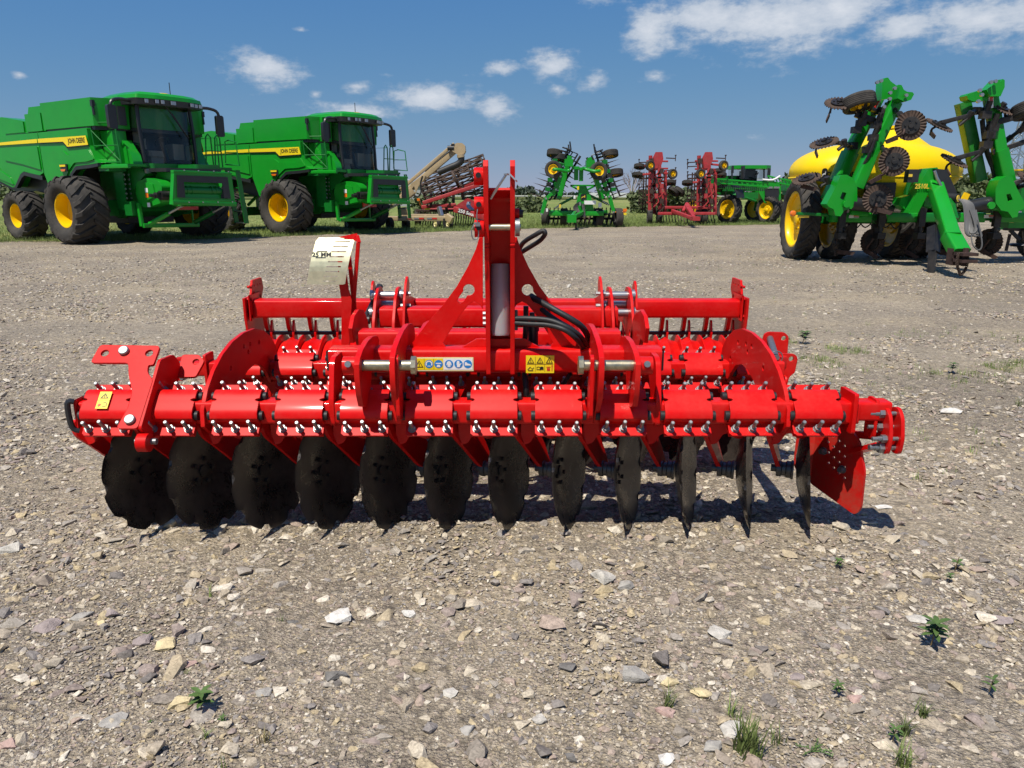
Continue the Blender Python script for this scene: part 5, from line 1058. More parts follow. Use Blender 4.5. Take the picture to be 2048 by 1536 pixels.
# --- green vertical tillage tool with folded wings
VT = 33.0; G = Th('vertical_tillage_tool', at(1157, 455, VT) * 1, 'folded green tillage tool with yellow wheel hubs and raised black baskets', 'tillage tool'); G.e.location.z = 0; G.l = G.e.location.copy()
b = bars([(at(1098,427,VT), at(1207,427,VT))], .14, .2); G.p(b, 'front_frame', green)
b = bars([(at(1090,424,VT+3), at(1215,424,VT+3))], .14, .18); G.p(b, 'rear_frame', green)
for x in (1105, 1130, 1185, 1206): G.p(bars([(at(x,425,VT), at(x,424,VT+3))], .12), 'frame_rail', green)
for s, L in ((-1, [(1083,428),(1092,397),(1112,379),(1121,353),(1133,338)]), (1, [(1227,424),(1218,393),(1200,379),(1190,354),(1184,340)])):
    o_ = []; i_ = []
    for k, (x, y) in enumerate(L):
        w_ = (6, 9, 10, 7, 5)[k]; o_.append((x - w_/2, y)); i_.append((x + w_/2, y))
    out = [(lambda v: (v.x, v.z))(at(*p, VT-.2)) for p in o_ + i_[::-1]]
    b = MB(); b.prism(out, .16, XZ(VT-.2)); arm = G.p(b, 'wing_hinge_arm', green)
    for (x, y) in L[:4]: c = at(x, y, VT-.37); G.p(MB().cyl(c, c - DY(.03), .045, n=8), 'arm_bolt', silver, arm)
    # folded wing frame leaning outwards, several rails with cross members
    p0, p1 = ((1118,398),(1140,312)) if s < 0 else ((1204,398),(1178,315))
    for k, dy in enumerate((0, 1.0, 2.0)):
        G.p(bars([(at(*p0,VT+.3+dy), at(*p1,VT+.3+dy))], .22, .2), 'wing_rail', greend if k else green)
    for t in (.15, .5, .85):
        q0 = Vector((p0[0]+(p1[0]-p0[0])*t, p0[1]+(p1[1]-p0[1])*t, 0)); G.p(bars([(at(q0.x,q0.y,VT+.3), at(q0.x,q0.y,VT+2.3))], .1), 'wing_cross_member', greend)
    # rolling basket and disc gang folded outside: ladder of bars and spikes
    q0, q1 = ((1080,393),(1136,300)) if s < 0 else ((1240,392),(1203,303))
    A, B = at(*q0, VT+.6), at(*q1, VT+.6); u = (B-A); side = Vector((s*.78,0,.3))
    b = MB(); b.beam(A, B, .07); b.beam(A - side*.55, B - side*.55, .07); b.beam(A - side*.28 + DY(.3), B - side*.28 + DY(.3), .05)
    for k in range(13): c = A + u*(k/12); b.cyl(c, c - side*.55, .022, n=6); b.cyl(c + DY(.02), c - side*.28 + DY(.3), .018, n=5)
    G.p(b, 'rolling_basket', blacks)
    for k in range(7):
        t0 = .12 + .11*k; c = at(*p0, VT+.25) + (at(*p1, VT+.25) - at(*p0, VT+.25))*t0; b = MB(); b.beam(c, c + Vector((s*.62, .15, .18)), .09); b.cyl(c + Vector((s*.3,-.1,.0)), c + Vector((s*.34,.5,.12)), .1, n=8); b.box(c + Vector((s*.55,.1,.2)), (.2,.5,.16)); G.p(b, 'gang_bracket', blacks if k % 2 else greend)
    b = MB()
    for k in range(10):
        c = A + u*(k/9.5); b.prism([(0,-.03),(.62,.0),(0,.03)], .02, frame(c, (s*1, 0, .32), (0,0,1)))
    G.p(b, 'harrow_tines', rustd)
    b = MB()
    for k in range(9):
        c = A + u*(.1+k/10.5) - side*.75 + DY(.5); b.lathe([(.001,-.03),(.27,-.01),(.27,.01),(.001,.03)], frame(c, perp(u)[0], u.cross(perp(u)[0])), 14)
    b.cyl(A + u*.05 - side*.75 + DY(.5), B - side*.75 + DY(.5), .05, n=8); G.p(b, 'disc_gang', blacks)
    b = MB(); c0 = at(*( (1142,300) if s < 0 else (1190,305)), VT+.4)
    for k in range(6): c = c0 + Vector((-s*.09*k*-1*.6, .1*k, -.12*k)); b.beam(c, c + Vector((.35*s, .2, .12)), .06); b.beam(c, c + Vector((-.05, .1, .35)), .05)
    G.p(b, 'folded_linkage', blacks)
    wc = at(*((1107,339) if s < 0 else (1197,342)), VT-.6); G.wheel(wc, .36, .26, .20, (-.25*s*-1, -1, .05), 0, yellow, 'gauge_wheel')
    cw = at(*((1133,340) if s < 0 else (1172,336)), VT-.7)
    b = MB(); b.tube([wc - DY(.28), wc - DY(.3) + DX(-s*.2) + DZ(-.02), cw + DZ(-.05), cw + DX(-s*.15)], .07, 8, 4); b.cyl(wc - DY(.2), wc - DY(.32), .07, n=8); G.p(b, 'wheel_arm', green)
    b = MB(); c = at(*((1137,326) if s < 0 else (1180,328)), VT-.3); b.box(c, (.35,.5,.3)); b.box(c + Vector((-s*.3,0,-.2)), (.3,.3,.12)); b.box(c + Vector((-s*.35,.2,-.45)), (.16,.3,.5)); G.p(b, 'hinge_block', green)
    for px, py, tl in (((1109,307), None, 20), ((1118,316), None, 20)) if s < 0 else (((1221,308), None, -18), ((1231,346), None, -14)):
        c = at(*((px, py) if py else px), VT+.8) if not isinstance(px, tuple) else at(px[0], px[1], VT+.8)
        G.wheel(c, .34, .27, .19, (math.sin(R(tl))*.4, .25, 1), 0, yellow, 'gauge_wheel')
# centre mast, braces and plumbing
b = bars([(at(1141,371,VT+.6), at(1191,371,VT+.6)), (at(1141,371,VT+.6), at(1160,381,VT+.4)), (at(1191,371,VT+.6), at(1172,381,VT+.4))], .07); G.p(b, 'top_brace', green)
b = MB(); b.prism([(lambda v: (v.x, v.z))(at(*p, VT+.1)) for p in ((1158,372),(1172,372),(1182,395),(1188,423),(1150,423),(1154,398))], .10, XZ(VT+.1)); G.p(b, 'centre_tower', green)
lg = MB(); c = at(1167,394,VT-.02); lg.prism(rrect(c.x-.13,c.z-.12,c.x+.13,c.z+.12,.04), .01, XZ(VT-.02)); lo = G.p(lg, 'emblem', ink)
DEER = [(-.9,-.1),(-.5,.15),(-.1,.2),(.25,.35),(.35,.7),(.5,.95),(.5,.6),(.9,.5),(.65,.3),(.45,.05),(.75,-.2),(.6,-.3),(.2,-.05),(-.3,-.1),(-.6,-.35),(-.9,-.7),(-.95,-.6),(-.75,-.3)]
lg = MB(); lg.prism([(c.x+x*.1, c.z+y*.09) for x, y in DEER], .008, XZ(VT-.035)); G.p(lg, 'emblem_deer', gold, lo)
b = bars([(at(1150,393,VT+.3), at(1118,410,VT+.3)), (at(1178,390,VT+.3), at(1215,408,VT+.3)), (at(1155,385,VT+.2), at(1146,395,VT+.2))], .10); G.p(b, 'fold_cylinder', greend)
for (a_, c_) in (((1120,409),(1110,417)), ((1205,402),(1218,410))): G.p(bars([(at(*a_,VT+.2), at(*c_,VT+.2))], .06), 'cylinder_rod', silver)
b = bars([(at(1153,423,VT-.2), at(1142,436,VT-2.6)), (at(1170,423,VT-.2), at(1145,436,VT-2.6))], .13, .16); b.box(at(1143,437,VT-2.7), (.35,.5,.3)); G.p(b, 'tongue', green)
G.p(bars([(at(1152,440,VT-2.2), at(1152,461,VT-2.2))], .07), 'jack_stand', blacks)
b = MB()
for k in range(5): b.tube([at(1158+k,404,VT-.2), at(1147+k*2,415,VT-.6), at(1156+3*k,433,VT-.9), at(1166+k,428,VT-.8), at(1164+k,408,VT-.3)], .022, 6, 5)
G.p(b, 'hose_loop', black)
b = MB(); b.box(at(1180,405,VT-.1), (.5,.2,.16)); G.p(b, 'white_manifold', white); b = MB(); b.box(at(1200,410,VT-.1), (.14,.05,.2)); G.p(b, 'label_plate', white)
for k, (x, y) in enumerate(((1156,376),(1149,394),(1160,408),(1120,412),(1094,420))):
    b = MB(); b.box(at(x,y,VT-.35), (.08,.06,.14)); G.p(b, 'fitting', (yprint, white, silver, gold, white)[k])
b = MB()
for x in range(1098, 1240, 9):
    c = at(x, 444, VT+1.2); c.z = .30; b.lathe([(.001,-.03),(.3,-.01),(.3,.01),(.001,.03)], frame(c, (0,1,0), (.25,0,1)), 16)
b.cyl((at(1095,440,VT+1.2).x, VT+1.2, .34), (at(1235,440,VT+1.2).x, VT+1.2, .34), .05, n=8); G.p(b, 'disc_gang', rustd)
b = MB()
for x in range(1100, 1235, 8): c = at(x, 440, VT+2.6); b.beam((c.x, c.y, .8), (c.x, c.y+.1, .25), .05); b.beam((c.x, c.y+.1, .25), (c.x, c.y-.1, .08), .05)
b.beam((at(1090,440,VT+2.6).x, VT+2.6, .5), (at(1235,440,VT+2.6).x, VT+2.6, .5), .08); G.p(b, 'rear_tines', blacks)
for x in (1091, 1128, 1196, 1236): c = at(x, 445, VT+.5); G.wheel((c.x, c.y, .40), .41, .32, .22, (1 if x > 1150 else -1, .12, 0), 0, blacks, 'ground_wheel')
b = MB(); b.box(at(1248,428,VT+.2), (.22,.04,.08)); G.p(b, 'yellow_reflector', yprint); b = MB(); b.box(at(1250,420,VT+.2), (.16,.05,.12)); b.beam(at(1230,424,VT+.3), at(1252,424,VT+.2), .05); G.p(b, 'tail_lamp', orange)

# --- red field cultivator folded upright
RC = 35.5; K = Th('field_cultivator', (at(1370,450,RC).x, RC, 0), 'folded faded red field cultivator with upright wings and small black tyres', 'cultivator')
for y0, Y_ in ((415, RC), (427, RC-.6)): K.p(bars([(at(1316,y0,Y_), at(1430,y0,Y_))], .13), 'main_frame_bar', fred)
K.p(bars([(at(1310,427,RC+2), at(1434,427,RC+2))], .13), 'main_frame_bar', fred)
for x in (1318, 1345, 1372, 1400, 1428): K.p(bars([(at(x,418,RC), at(x,425,RC+2))], .11), 'frame_rail', fred)
b = bars([(at(1372,412,RC-.3), at(1388,436,RC-3)), (at(1345,422,RC-.6), at(1386,437,RC-3)), (at(1374,408,RC), at(1366,424,RC-.8)), (at(1374,408,RC), at(1388,432,RC-1.8))], .13, .15); b.box(at(1390,437,RC-3.1), (.3,.6,.16)); K.p(b, 'hitch', fred)
for side, cols in ((-1, (1299,1308,1319,1330)), (1, (1396,1407,1418,1430))):
    for k, x in enumerate(cols):
        Yk = RC + .2 + .6*(k % 3); top = (311, 318, 309, 340)[k]; K.p(bars([(at(x,428,Yk), at(x + side*0 + (2,0,0,1)[k],top,Yk))], .16 if k < 3 else .13, .14), 'wing_upright', fred)
    for y in (322, 338, 356, 372, 390, 405):
        K.p(bars([(at(cols[0]-6,y,RC+.5), at(cols[3]+6,y+random.uniform(-2,2),RC+.5))], .08), 'wing_cross_bar', fred if y % 4 else rustd)
        K.p(bars([(at(cols[1],y+4,RC), at(cols[1]+1,y+4,RC+2))], .08), 'wing_rail', fred)
    b = MB(); c = at((cols[1]+cols[2])/2+1, 318, RC-.1); b.prism([(c.x-.12,c.z-.5),(c.x+.12,c.z-.5),(c.x+.26,c.z+.0),(c.x+.2,c.z+.3),(c.x-.1,c.z+.3),(c.x-.22,c.z+.05)], .12, XZ(RC-.1)); K.p(b, 'fold_bracket', fred)
    for k in range(3): a_ = (cols[k]+3, 330+22*k); K.p(bars([(at(*a_,RC-.2), at(a_[0]+4,a_[1]+26,RC-.2))], .09), 'hydraulic_cylinder', fred if k else rustd)
    # shanks with sweeps sticking out of the upright wings
    for k in range(12):
        y = 316 + 8.2*k; sgn = -1 if k % 3 else 1; xb = cols[0]-2 if sgn < 0 else cols[3]+2; Yk = RC + .3 + (k % 4)*.5
        if sgn > 0 and side < 0 and y > 370: continue
        A, B = at(xb,y,Yk), at(xb + sgn*19,y+1,Yk); b = MB(); b.beam(A, B, .035, .05); b.beam(B - DZ(.12), B + DZ(.14), .03, .05); b.box(B + DZ(.14), (.05,.16,.05)); K.p(b, 'shank', rustd)
    for k in range(9):
        y = 322 + 10*k; x = cols[k % 3] + 4; b = MB(); v = at(x, y, RC - .15); b.beam(v, at(x + (7 if k % 2 else -7), y + 6, RC + .9), .09); b.box(v, (.16,.2,.22)); b.tube([v, v + Vector((.12,-.1,-.25)), v + Vector((-.1,-.05,-.5))], .03, 5, 2); K.p(b, 'spring_trip', fred if k % 2 else rustd)
    b = MB()
    for k in range(2): A, B = at(cols[0]-14+5*k,425,RC+1.4), at(cols[0]-11+5*k,345,RC+1.4); b.beam(A, B, .06)
    for k in range(12): y = 350+6*k; b.beam(at(cols[0]-20,y,RC+1.4), at(cols[0]-5,y,RC+1.4), .03)
    K.p(b, 'spike_harrow', rustd)
    for (x, y, face) in ((1300,331,1),(1345,348,1),(1279,333,0),(1275,350,0),(1341,365,0)) if side < 0 else ((1401,348,1),(1447,331,1),(1375,366,0),(1442,350,0),(1438,343,0)):
        c = at(x, y, RC - (.5 if face else -.3)); K.wheel(c, .225 if face else .26, .17, .12, (.35,-1,0) if face else (.1,.3,1), 0, yellow if face else blacks, 'gauge_wheel')
        xt = cols[1] if x < cols[1] else cols[2]; b = MB(); b.beam(c, at(xt, y-3, RC), .09); K.p(b, 'wheel_arm', fred)
for x in (1347, 1358): c = at(x, 383, RC+1); K.wheel(c, .30, .2, .14, (.6,.2,.7), 0, blacks, 'gauge_wheel')
b = MB()
for x in range(1322, 1432, 6): c = at(x, 430, RC+1+(x % 5)*.3); b.tube([(c.x,c.y,.75),(c.x,c.y+.25,.6),(c.x,c.y+.2,.3),(c.x,c.y-.05,.1)], .025, 5, 2)
K.p(b, 'shank_row', rustd)
for x in (1299, 1318, 1396, 1408): c = at(x, 440, RC+.3); K.wheel((c.x, c.y, .36), .37, .24, .2, (-1,.1,0), 0, blacks, 'ground_wheel')

# --- self propelled sprayers
def sprayer(lx, Y_, label, full=True):
    S = Th('self_propelled_sprayer', (lx, Y_, 0), label, 'sprayer', 'sprayers behind the applicator')
    def q(px, py, dy=0.0): v = at(px, py, 37.5 + dy); return Vector((v.x - at(1500,440,37.5).x + lx, v.y - 37.5 + Y_, v.z))
    for (x, r_, dy) in ((1458, .70, -.6), (1390, .66, 2.6), (1511, .66, 2.4), (1536, .66, -.2)):
        v = q(x, 425, dy); S.wheel((v.x, v.y, r_), r_, .42, r_*.64, (-.85,-.5,0), 18, yellow, 'wheel', lug=.04, dish=.3)
    b = MB(); b.prism([(lambda v: (v.x, v.z))(q(*p)) for p in ((1519,366),(1552,365),(1559,372),(1559,398),(1551,407),(1527,406),(1515,385))], 1.1, XZ(q(1540,380).y+.9)); hd = S.p(b, 'hood', green)
    b = MB(); b.prism([(lambda v: (v.x, v.z))(q(*p, -.25)) for p in ((1530,378),(1557,376),(1557,392),(1551,401),(1536,401),(1529,388))], .05, XZ(q(1540,380,-.25).y)); S.p(b, 'grille', blackp, hd)
    for x in (1539, 1553): b = MB(); b.box(q(x,375,-.3), (.28,.06,.09)); S.p(b, 'headlight', silver, hd)
    b = MB(); b.box(q(1496,348,1.0), (1.6,1.5,.50)); S.p(b, 'cab_glazing', glass)
    b = MB(); b.box(q(1496,352,1.2), (.7,.7,.5)); b.box(q(1500,343,1.4), (.5,.2,.5)); S.p(b, 'cab_seat', blackp)
    for x in (1464, 1485, 1528): b = MB(); b.beam(q(x,338,.2), q(x,358,.2), .07); S.p(b, 'cab_pillar', blackp)
    b = MB(); b.box(q(1496,335,1.0), (1.9,1.75,.16), ch=.3); S.p(b, 'cab_roof', green)
    b = MB(); b.cyl(q(1531,332,.4), q(1531,337,.4), .06, n=8); S.p(b, 'beacon', orange)
    b = MB(); b.cyl(q(1486,332,-.2), q(1486,357,-.2), .10, n=10); S.p(b, 'exhaust', blackp)
    b = MB(); b.box(q(1490,372,1.0), (2.2,1.3,.5)); b.box(q(1450,376,2.2), (1.6,1.4,.7)); S.p(b, 'chassis', greend)
    b = MB(); b.box(q(1445,366,2.2), (1.7,1.5,.7), ch=.3); S.p(b, 'solution_tank', white if not full else greend)
    b = MB(); c = q(1455,402,-.6); b.lathe([(.80,-.25),(.84,-.25),(.84,.25),(.80,.25)], frame(c, (0,0,1), (.5,-.85,0)), 16, -60, 80); S.p(b, 'fender', blackp)
    for a_, c_ in (((1432,358),(1537,366)), ((1432,366),(1537,374)), ((1432,376),(1500,378)), ((1535,352),(1600,366)), ((1535,362),(1600,374))):
        S.p(bars([(q(*a_,-1.2), q(*c_,-1.2))], .07), 'boom_rail', green)
    b = MB()
    for k in range(20): x = 1434+5.2*k; b.beam(q(x,358+.075*(x-1434),-1.2), q(x+(5 if k % 2 else -1),367+.075*(x-1434),-1.2), .04); 
    for k in range(9): x = 1537+7*k; b.beam(q(x,353+.22*(x-1537),-1.2), q(x+4,363+.19*(x-1537),-1.2), .045)
    S.p(b, 'boom_lattice', green)
    b = MB()
    for k in range(26): x = 1434+4*k; c = q(x,369+.07*(x-1434),-1.25); b.cyl(c, c - DZ(.16), .03, n=6)
    S.p(b, 'nozzles', blackp)
    b = MB(); b.tube([q(1525,359,-1.3), q(1545,360,-1.3), q(1560,352,-1.2)], .05, 6, 3); S.p(b, 'white_hose', white)
    b = MB(); b.beam(q(1517,345,.1), q(1512,352,.1), .05); b.box(q(1465,339,-.4), (.12,.05,.34)); b.box(q(1538,344,-.3), (.14,.05,.34)); S.p(b, 'mirror', blackp)
    b = bars([(q(1470,385,.2), q(1463,420,-.6)), (q(1515,390,1.8), q(1511,420,2.2)), (q(1545,400,0), q(1538,425,-.2))], .18); S.p(b, 'leg_strut', greend)
    b = MB(); b.box(q(1482,387,-.8), (.14,.05,.14)); S.p(b, 'amber_lamp', orange)
    b = MB(); b.box(q(1500,391,-.4), (.7,.3,.3)); b.cyl(q(1490,395,-.5), q(1512,402,-.5), .07, n=8); S.p(b, 'side_step', greend)
    return S
sprayer(at(1500,440,37.5).x, 37.5, 'green sprayer with folded boom and black grille beside the red cultivator')
sprayer(at(1650,440,43.0).x, 43.0, 'green sprayer mostly hidden behind the yellow tank')

# --- rusty reel harrow (red frame) and tan conveyor on a trailer
RH = 33.0; H_ = Th('reel_harrow', (at(905,455,RH).x, RH, 0), 'red framed harrow carrying rusty rolling reels, tilted up', 'harrow')
for k, (a_, c_, dy, rad) in enumerate((((846,398),(912,371),0,.36), ((912,371),(970,344),0,.36), ((850,378),(915,356),1.4,.36), ((915,356),(972,336),1.4,.36), ((925,400),(975,388),2.2,.30))):
    A, B = at(*a_,RH+dy) + DZ(.25), at(*c_,RH+dy) + DZ(.25); d = (B-A).normalized(); u, v = perp(d); b = MB()
    nb = 11; tw = .8
    for j in range(nb):
        a0 = 2*math.pi*j/nb; b.tube([A + (B-A)*t + (u*math.cos(a0+tw*t) + v*math.sin(a0+tw*t))*rad for t in (0,.25,.5,.75,1)], .03, 5)
    for t in (.02, .5, .98): b.lathe([(rad-.05,-.02),(rad+.03,-.02),(rad+.03,.02),(rad-.05,.02),(rad-.05,-.02)], frame(A + (B-A)*t, u, v), 18); b.beam(A + (B-A)*t - u*rad, A + (B-A)*t + u*rad, .05); b.beam(A + (B-A)*t - v*rad, A + (B-A)*t + v*rad, .05)
    b.cyl(A, B, .04, n=6); H_.p(b, 'rolling_reel', rust)
H_.p(bars([(at(846,406,RH-.4), at(958,370,RH-.4))], .16), 'wing_beam', fred); H_.p(bars([(at(872,391,RH+.8), at(965,360,RH+.8))], .13), 'wing_beam', fred)
for x, y in ((862,400), (893,390), (925,380)): H_.p(bars([(at(x,y,RH-.3), at(x-1,y+14,RH-.2)), (at(x,y,RH-.3), at(x,y-16,RH+.3))], .09), 'hanger', rustd)
H_.p(bars([(at(843,414,RH), at(912,410,RH))], .16), 'main_frame_bar', fred); H_.p(bars([(at(845,420,RH+1.5), at(960,420,RH+1.5))], .16), 'main_frame_bar', fred)
tg = H_.p(bars([(at(910,419,RH-.6), at(975,436,RH-2.2))], .16, .24), 'tongue', fred)
b = MB(); b.prism([(lambda v: (v.x, v.z))(at(*p, RH-.5)) for p in ((905,415),(935,396),(975,412),(975,425))], .1, XZ(RH-.4)); H_.p(b, 'tongue_gusset', fred)
A = at(944,428.5,RH-1.52); text('250 Soundader', .19, white, tg, Matrix.Translation(A - DY(.13)) @ Matrix.Rotation(R(16), 4, 'Y') @ Matrix.Rotation(R(90), 4, 'X'), ext=.003, bold=.006)
b = MB()
for k in range(3): b.tube([at(936+2*k,404,RH-.8), at(934+3*k,412,RH-.9), at(942+3*k,419,RH-1.1), at(955,418+2*k,RH-1.4)], .035, 6, 3)
H_.p(b, 'grey_hoses', silver)
for x, y0, y1 in ((907,385,416), (926,372,400), (893,410,420)): H_.p(bars([(at(x,y0,RH+.4), at(x,y1,RH+.4))], .12), 'upright_post', blacks)
b = MB()
for x in range(832, 965, 5): c = at(x, 440, RH+.8 + (x % 3)*.5); b.lathe([(.001,-.02),(.22,-.01),(.22,.01),(.001,.02)], frame((c.x,c.y,.26), (0,1,0), (.2,0,1)), 12); b.beam((c.x,c.y,.75), (c.x,c.y,.3), .04)
b.beam((at(832,430,RH+.8).x, RH+.8, .7), (at(965,430,RH+.8).x, RH+.8, .7), .10); H_.p(b, 'disc_row', rustd)
b = MB(); b.box(at(855,418,RH-.3), (.22,.04,.06)); H_.p(b, 'yellow_reflector', yprint); b = MB(); b.box(at(837,399,RH-.3), (.12,.06,.10)); b.beam(at(837,399,RH-.28), at(842,412,RH-.2), .05); H_.p(b, 'tail_lamp', orange)
for x in (836, 960): c = at(x, 440, RH+1.2); H_.wheel((c.x, c.y, .36), .37, .24, .2, (-1,0,0), 0, blacks, 'ground_wheel')

TC = 31.0; T = Th('seed_conveyor', (at(850,455,TC).x, TC, 0), 'tan seed conveyor with long inclined boom and black spout on a trailer', 'conveyor')
A, B = at(796,399,TC), at(912,299,TC); T.p(bars([(A, B)], .20, .24), 'boom_tube', tan); T.p(bars([(A + DZ(.24) + DX(-.06), B + DZ(.22) + DX(-.06))], .17, .12), 'return_tube', tan)
T.p(bars([(at(800,401,TC-.2), at(826,380,TC-.2))], .12, .3), 'boom_flange', tan)
b = MB(); b.prism([(lambda v: (v.x, v.z))(at(*p, TC-.1)) for p in ((800,405),(826,384),(832,384),(829,372),(824,378),(822,368),(840,355),(852,350),(848,360),(838,372),(830,390),(803,410))], .10, XZ(TC-.12)); T.p(b, 'boom_bracket', tan)
b = MB(); L = [(903,296),(907,289),(914,285.5),(924,286),(930,291),(931,302),(927,309),(918,311),(912,307),(905,303)]; b.prism([(lambda v: (v.x, v.z))(at(*p, TC-.25)) for p in L], .5, XZ(TC+.25)); T.p(b, 'conveyor_head', tan)
b = MB(); c = at(901,296,TC-.2); b.cyl(c - DX(.12), c + DX(.14), .09, n=12); b.box(c + Vector((.1,0,.12)), (.14,.12,.08)); T.p(b, 'head_motor', blackp)
b = MB(); b.tube([at(x,y,TC-.2) for x, y in ((922,311),(922,322),(914,329),(902,334),(888,340),(876,345))], .13, 12, 4); T.p(b, 'spout', black)
b = MB(); b.cyl(at(921,309,TC-.2), at(922,315,TC-.2), .15, n=12); T.p(b, 'spout_collar', tan)
b = MB(); b.tube([at(*p, TC-.22) for p in ((845,352),(841,366),(842,384),(836,394),(829,391))], .03, 6, 4); b.tube([at(*p, TC-.25) for p in ((850,343),(870,326),(900,302))], .03, 6, 3); T.p(b, 'cable', black)
T.p(bars([(at(796,437,TC-.4), at(898,437,TC-.4))], .12, .20), 'trailer_rail', tan); T.p(bars([(at(800,432,TC+1.2), at(902,433,TC+1.2))], .12, .18), 'trailer_rail', tan)
for x in (802, 850, 896): T.p(bars([(at(x,437,TC-.4), at(x+1,433,TC+1.2))], .10), 'cross_member', tan)
for k in range(3):
    for j, m_ in enumerate((silver, redl)):
        b = MB(); b.box(at(807+26*k+10*j,437,TC-.47), (.2,.01,.06)); T.p(b, 'reflective_tape', m_)
b = MB(); b.prism([(lambda v: (v.x, v.z))(at(*p, TC-.3)) for p in ((802,415),(812,414),(819,430),(802,430))], .5, XZ(TC+.2)); T.p(b, 'hopper', tan)
T.p(bars([(at(893,433,TC-.4), at(904,441,TC-.5))], .2, .3), 'coupler', tan)
T.p(bars([(at(888,437,TC-.6), at(889,466,TC-.6))], .08), 'jack_stand', blacks)
T.p(bars([(at(878,414,TC-.2), at(883,432,TC-.3))], .16), 'winch', silver)
for x, rm in ((873, cream), (898, cream), (780, blacks), (812, blacks), (697, white)):
    c = at(x, 452, TC+.3 if x > 700 else TC+.5); T.wheel((c.x, c.y, .22), .225 if x > 860 else .26, .16, .13, (-.8,-.6,0), 0, rm, 'wheel')
b = MB(); b.beam(at(770,420,TC+.2), at(800,398,TC+.2), .1); b.beam(at(690,437,TC+.8), at(800,437,TC+.8), .12, .2); T.p(b, 'undercarriage', tan)

# ------------------------------------------------------------------ green nutrient applicator with yellow tank
AY = 15.4
Ap = Th('nutrient_applicator', (7.75, 15.6, 0), 'green applicator with yellow tank and two folded wings of rusty coulters', 'applicator')
TY = 17.0
# tank: rounded body with a hump for the lid
b = MB(); nu, nv = 40, 22; c = at(1746, 350, TY); cz = 1.84; a_, b_, c_ = 1.76, 1.12, .64
def se(t, e): return math.copysign(abs(t)**e, t)
vs = []
for j in range(nv + 1):
    v = -math.pi/2 + math.pi*j/nv
    for i in range(nu):
        u = 2*math.pi*i/nu; x = a_*se(math.cos(v), .55)*se(math.cos(u), .72); y = b_*se(math.cos(v), .55)*se(math.sin(u), .72); z = c_*se(math.sin(v), .85)
        if z > 0:
            taper = 1 - .16*(abs(x)/a_)**2*1.5; z *= taper
            d = math.hypot((x - .38)/.55, y/.65); z += .30*max(0, 1 - d**4)*max(0, min(1, (z - .25)/.3)) if d < 1 else 0
        else: x *= 1 + .25*z; z *= 1.05
        vs.append((c.x + x, TY + y, cz + z))
fs = [(j*nu+i, j*nu+(i+1) % nu, (j+1)*nu+(i+1) % nu, (j+1)*nu+i) for j in range(nv) for i in range(nu)]
b.add(vs, fs); tk = Ap.p(b, 'tank', tank, smooth=60)
tk_lid = MB(); tk_lid.cyl((c.x+.38, TY, cz+.92), (c.x+.38, TY, cz+.98), .26, n=20); Ap.p(tk_lid, 'tank_lid', tank)
# mould seam round the tank, level sight strip, lid ring
b = MB(); pts_ = [Vector((c.x + a_*1.006*se(math.cos(u), .72)*.985, TY + b_*1.006*se(math.sin(u), .72)*.985, cz - .10)) for u in [2*math.pi*k/48 for k in range(49)]]; b.tube(pts_, .022, 6); Ap.p(b, 'mould_seam', tank)
for k in range(3):
    b = MB(); pts_ = []
    for j in range(13):
        v = -math.pi/2*.2 + (math.pi/2*1.1)*j/12; pts_.append(Vector((c.x - .95 + .62*k, TY - (b_+.004)*se(math.cos(v), .55)*(.94 if k != 1 else .985), cz + c_*se(math.sin(v), .85)*.95)))
    b.tube(pts_[:10], .02, 6); Ap.p(b, 'mould_rib', tank)
# strap bands and lettering on the tank front
b = MB()
for x in (-.95, .25): b.box((c.x+x, TY-1.075, 1.42), (.10,.10,.55))
Ap.p(b, 'tank_saddle', greend)
from mathutils.bvhtree import BVHTree
tbv = BVHTree.FromPolygons([Vector(p) for p in vs], fs)
def tank_front(px, py): return tbv.ray_cast(EYE, ray(px, py).normalized())[0]
w0, w1, w2 = tank_front(1661, 349), tank_front(1698, 349), tank_front(1680, 356); dirx = (w1 - w0).normalized(); upv = (tank_front(1680, 342) - w2).normalized(); nv_ = dirx.cross(upv)
if nv_.y > 0: nv_ = -nv_
text('JOHN DEERE', .145, ink, tk, frame((w0 + w1)/2 + nv_*.03, dirx, upv), ext=.006, sx=.66, bold=.004)
e0 = tank_front(1649, 347) + nv_*.02; b = MB(); b.prism([(x, z) for x, z in rrect(-.055,-.11,.055,.11,.05)], .008, frame(e0, dirx, upv)); eb = Ap.p(b, 'tank_emblem', ink, tk)
b = MB(); b.prism([(x*.045, y*.075-.01) for x, y in DEER], .006, frame(e0 + nv_*.012, dirx, upv)); Ap.p(b, 'emblem_deer', white, tk)
# cart wheels
for px, py, dy in ((1585, 517, 0), (1651, 516, -.1)):
    v = at(px, 517, 16.5); Ap.wheel((v.x+.12, 16.6+dy, .85), .86, .40, .58, (-.998,.06,0), 22, yellow, 'cart_wheel', lug=.04, dish=.45, sweep=.30)
for px, dy in ((1795, .2), (1850, .3)):
    v = at(px, 517, 16.5); Ap.wheel((v.x, 16.6+dy, .85), .86, .40, .58, (-.998,.06,0), 22, yellow, 'cart_wheel', lug=.04, dish=.3, sweep=.30)
Ap.p(bars([((6.3,16.6,.86),(9.5,16.7,.86))], .20), 'cart_axle', greend)
b = bars([((6.9,16.0,1.18),(9.3,16.0,1.18)), ((6.9,17.9,1.18),(9.3,17.9,1.18)), ((7.3,15.2,1.18),(7.3,18,1.18)), ((8.8,15.2,1.18),(8.8,18,1.18))], .16, .2); Ap.p(b, 'cart_frame', green)
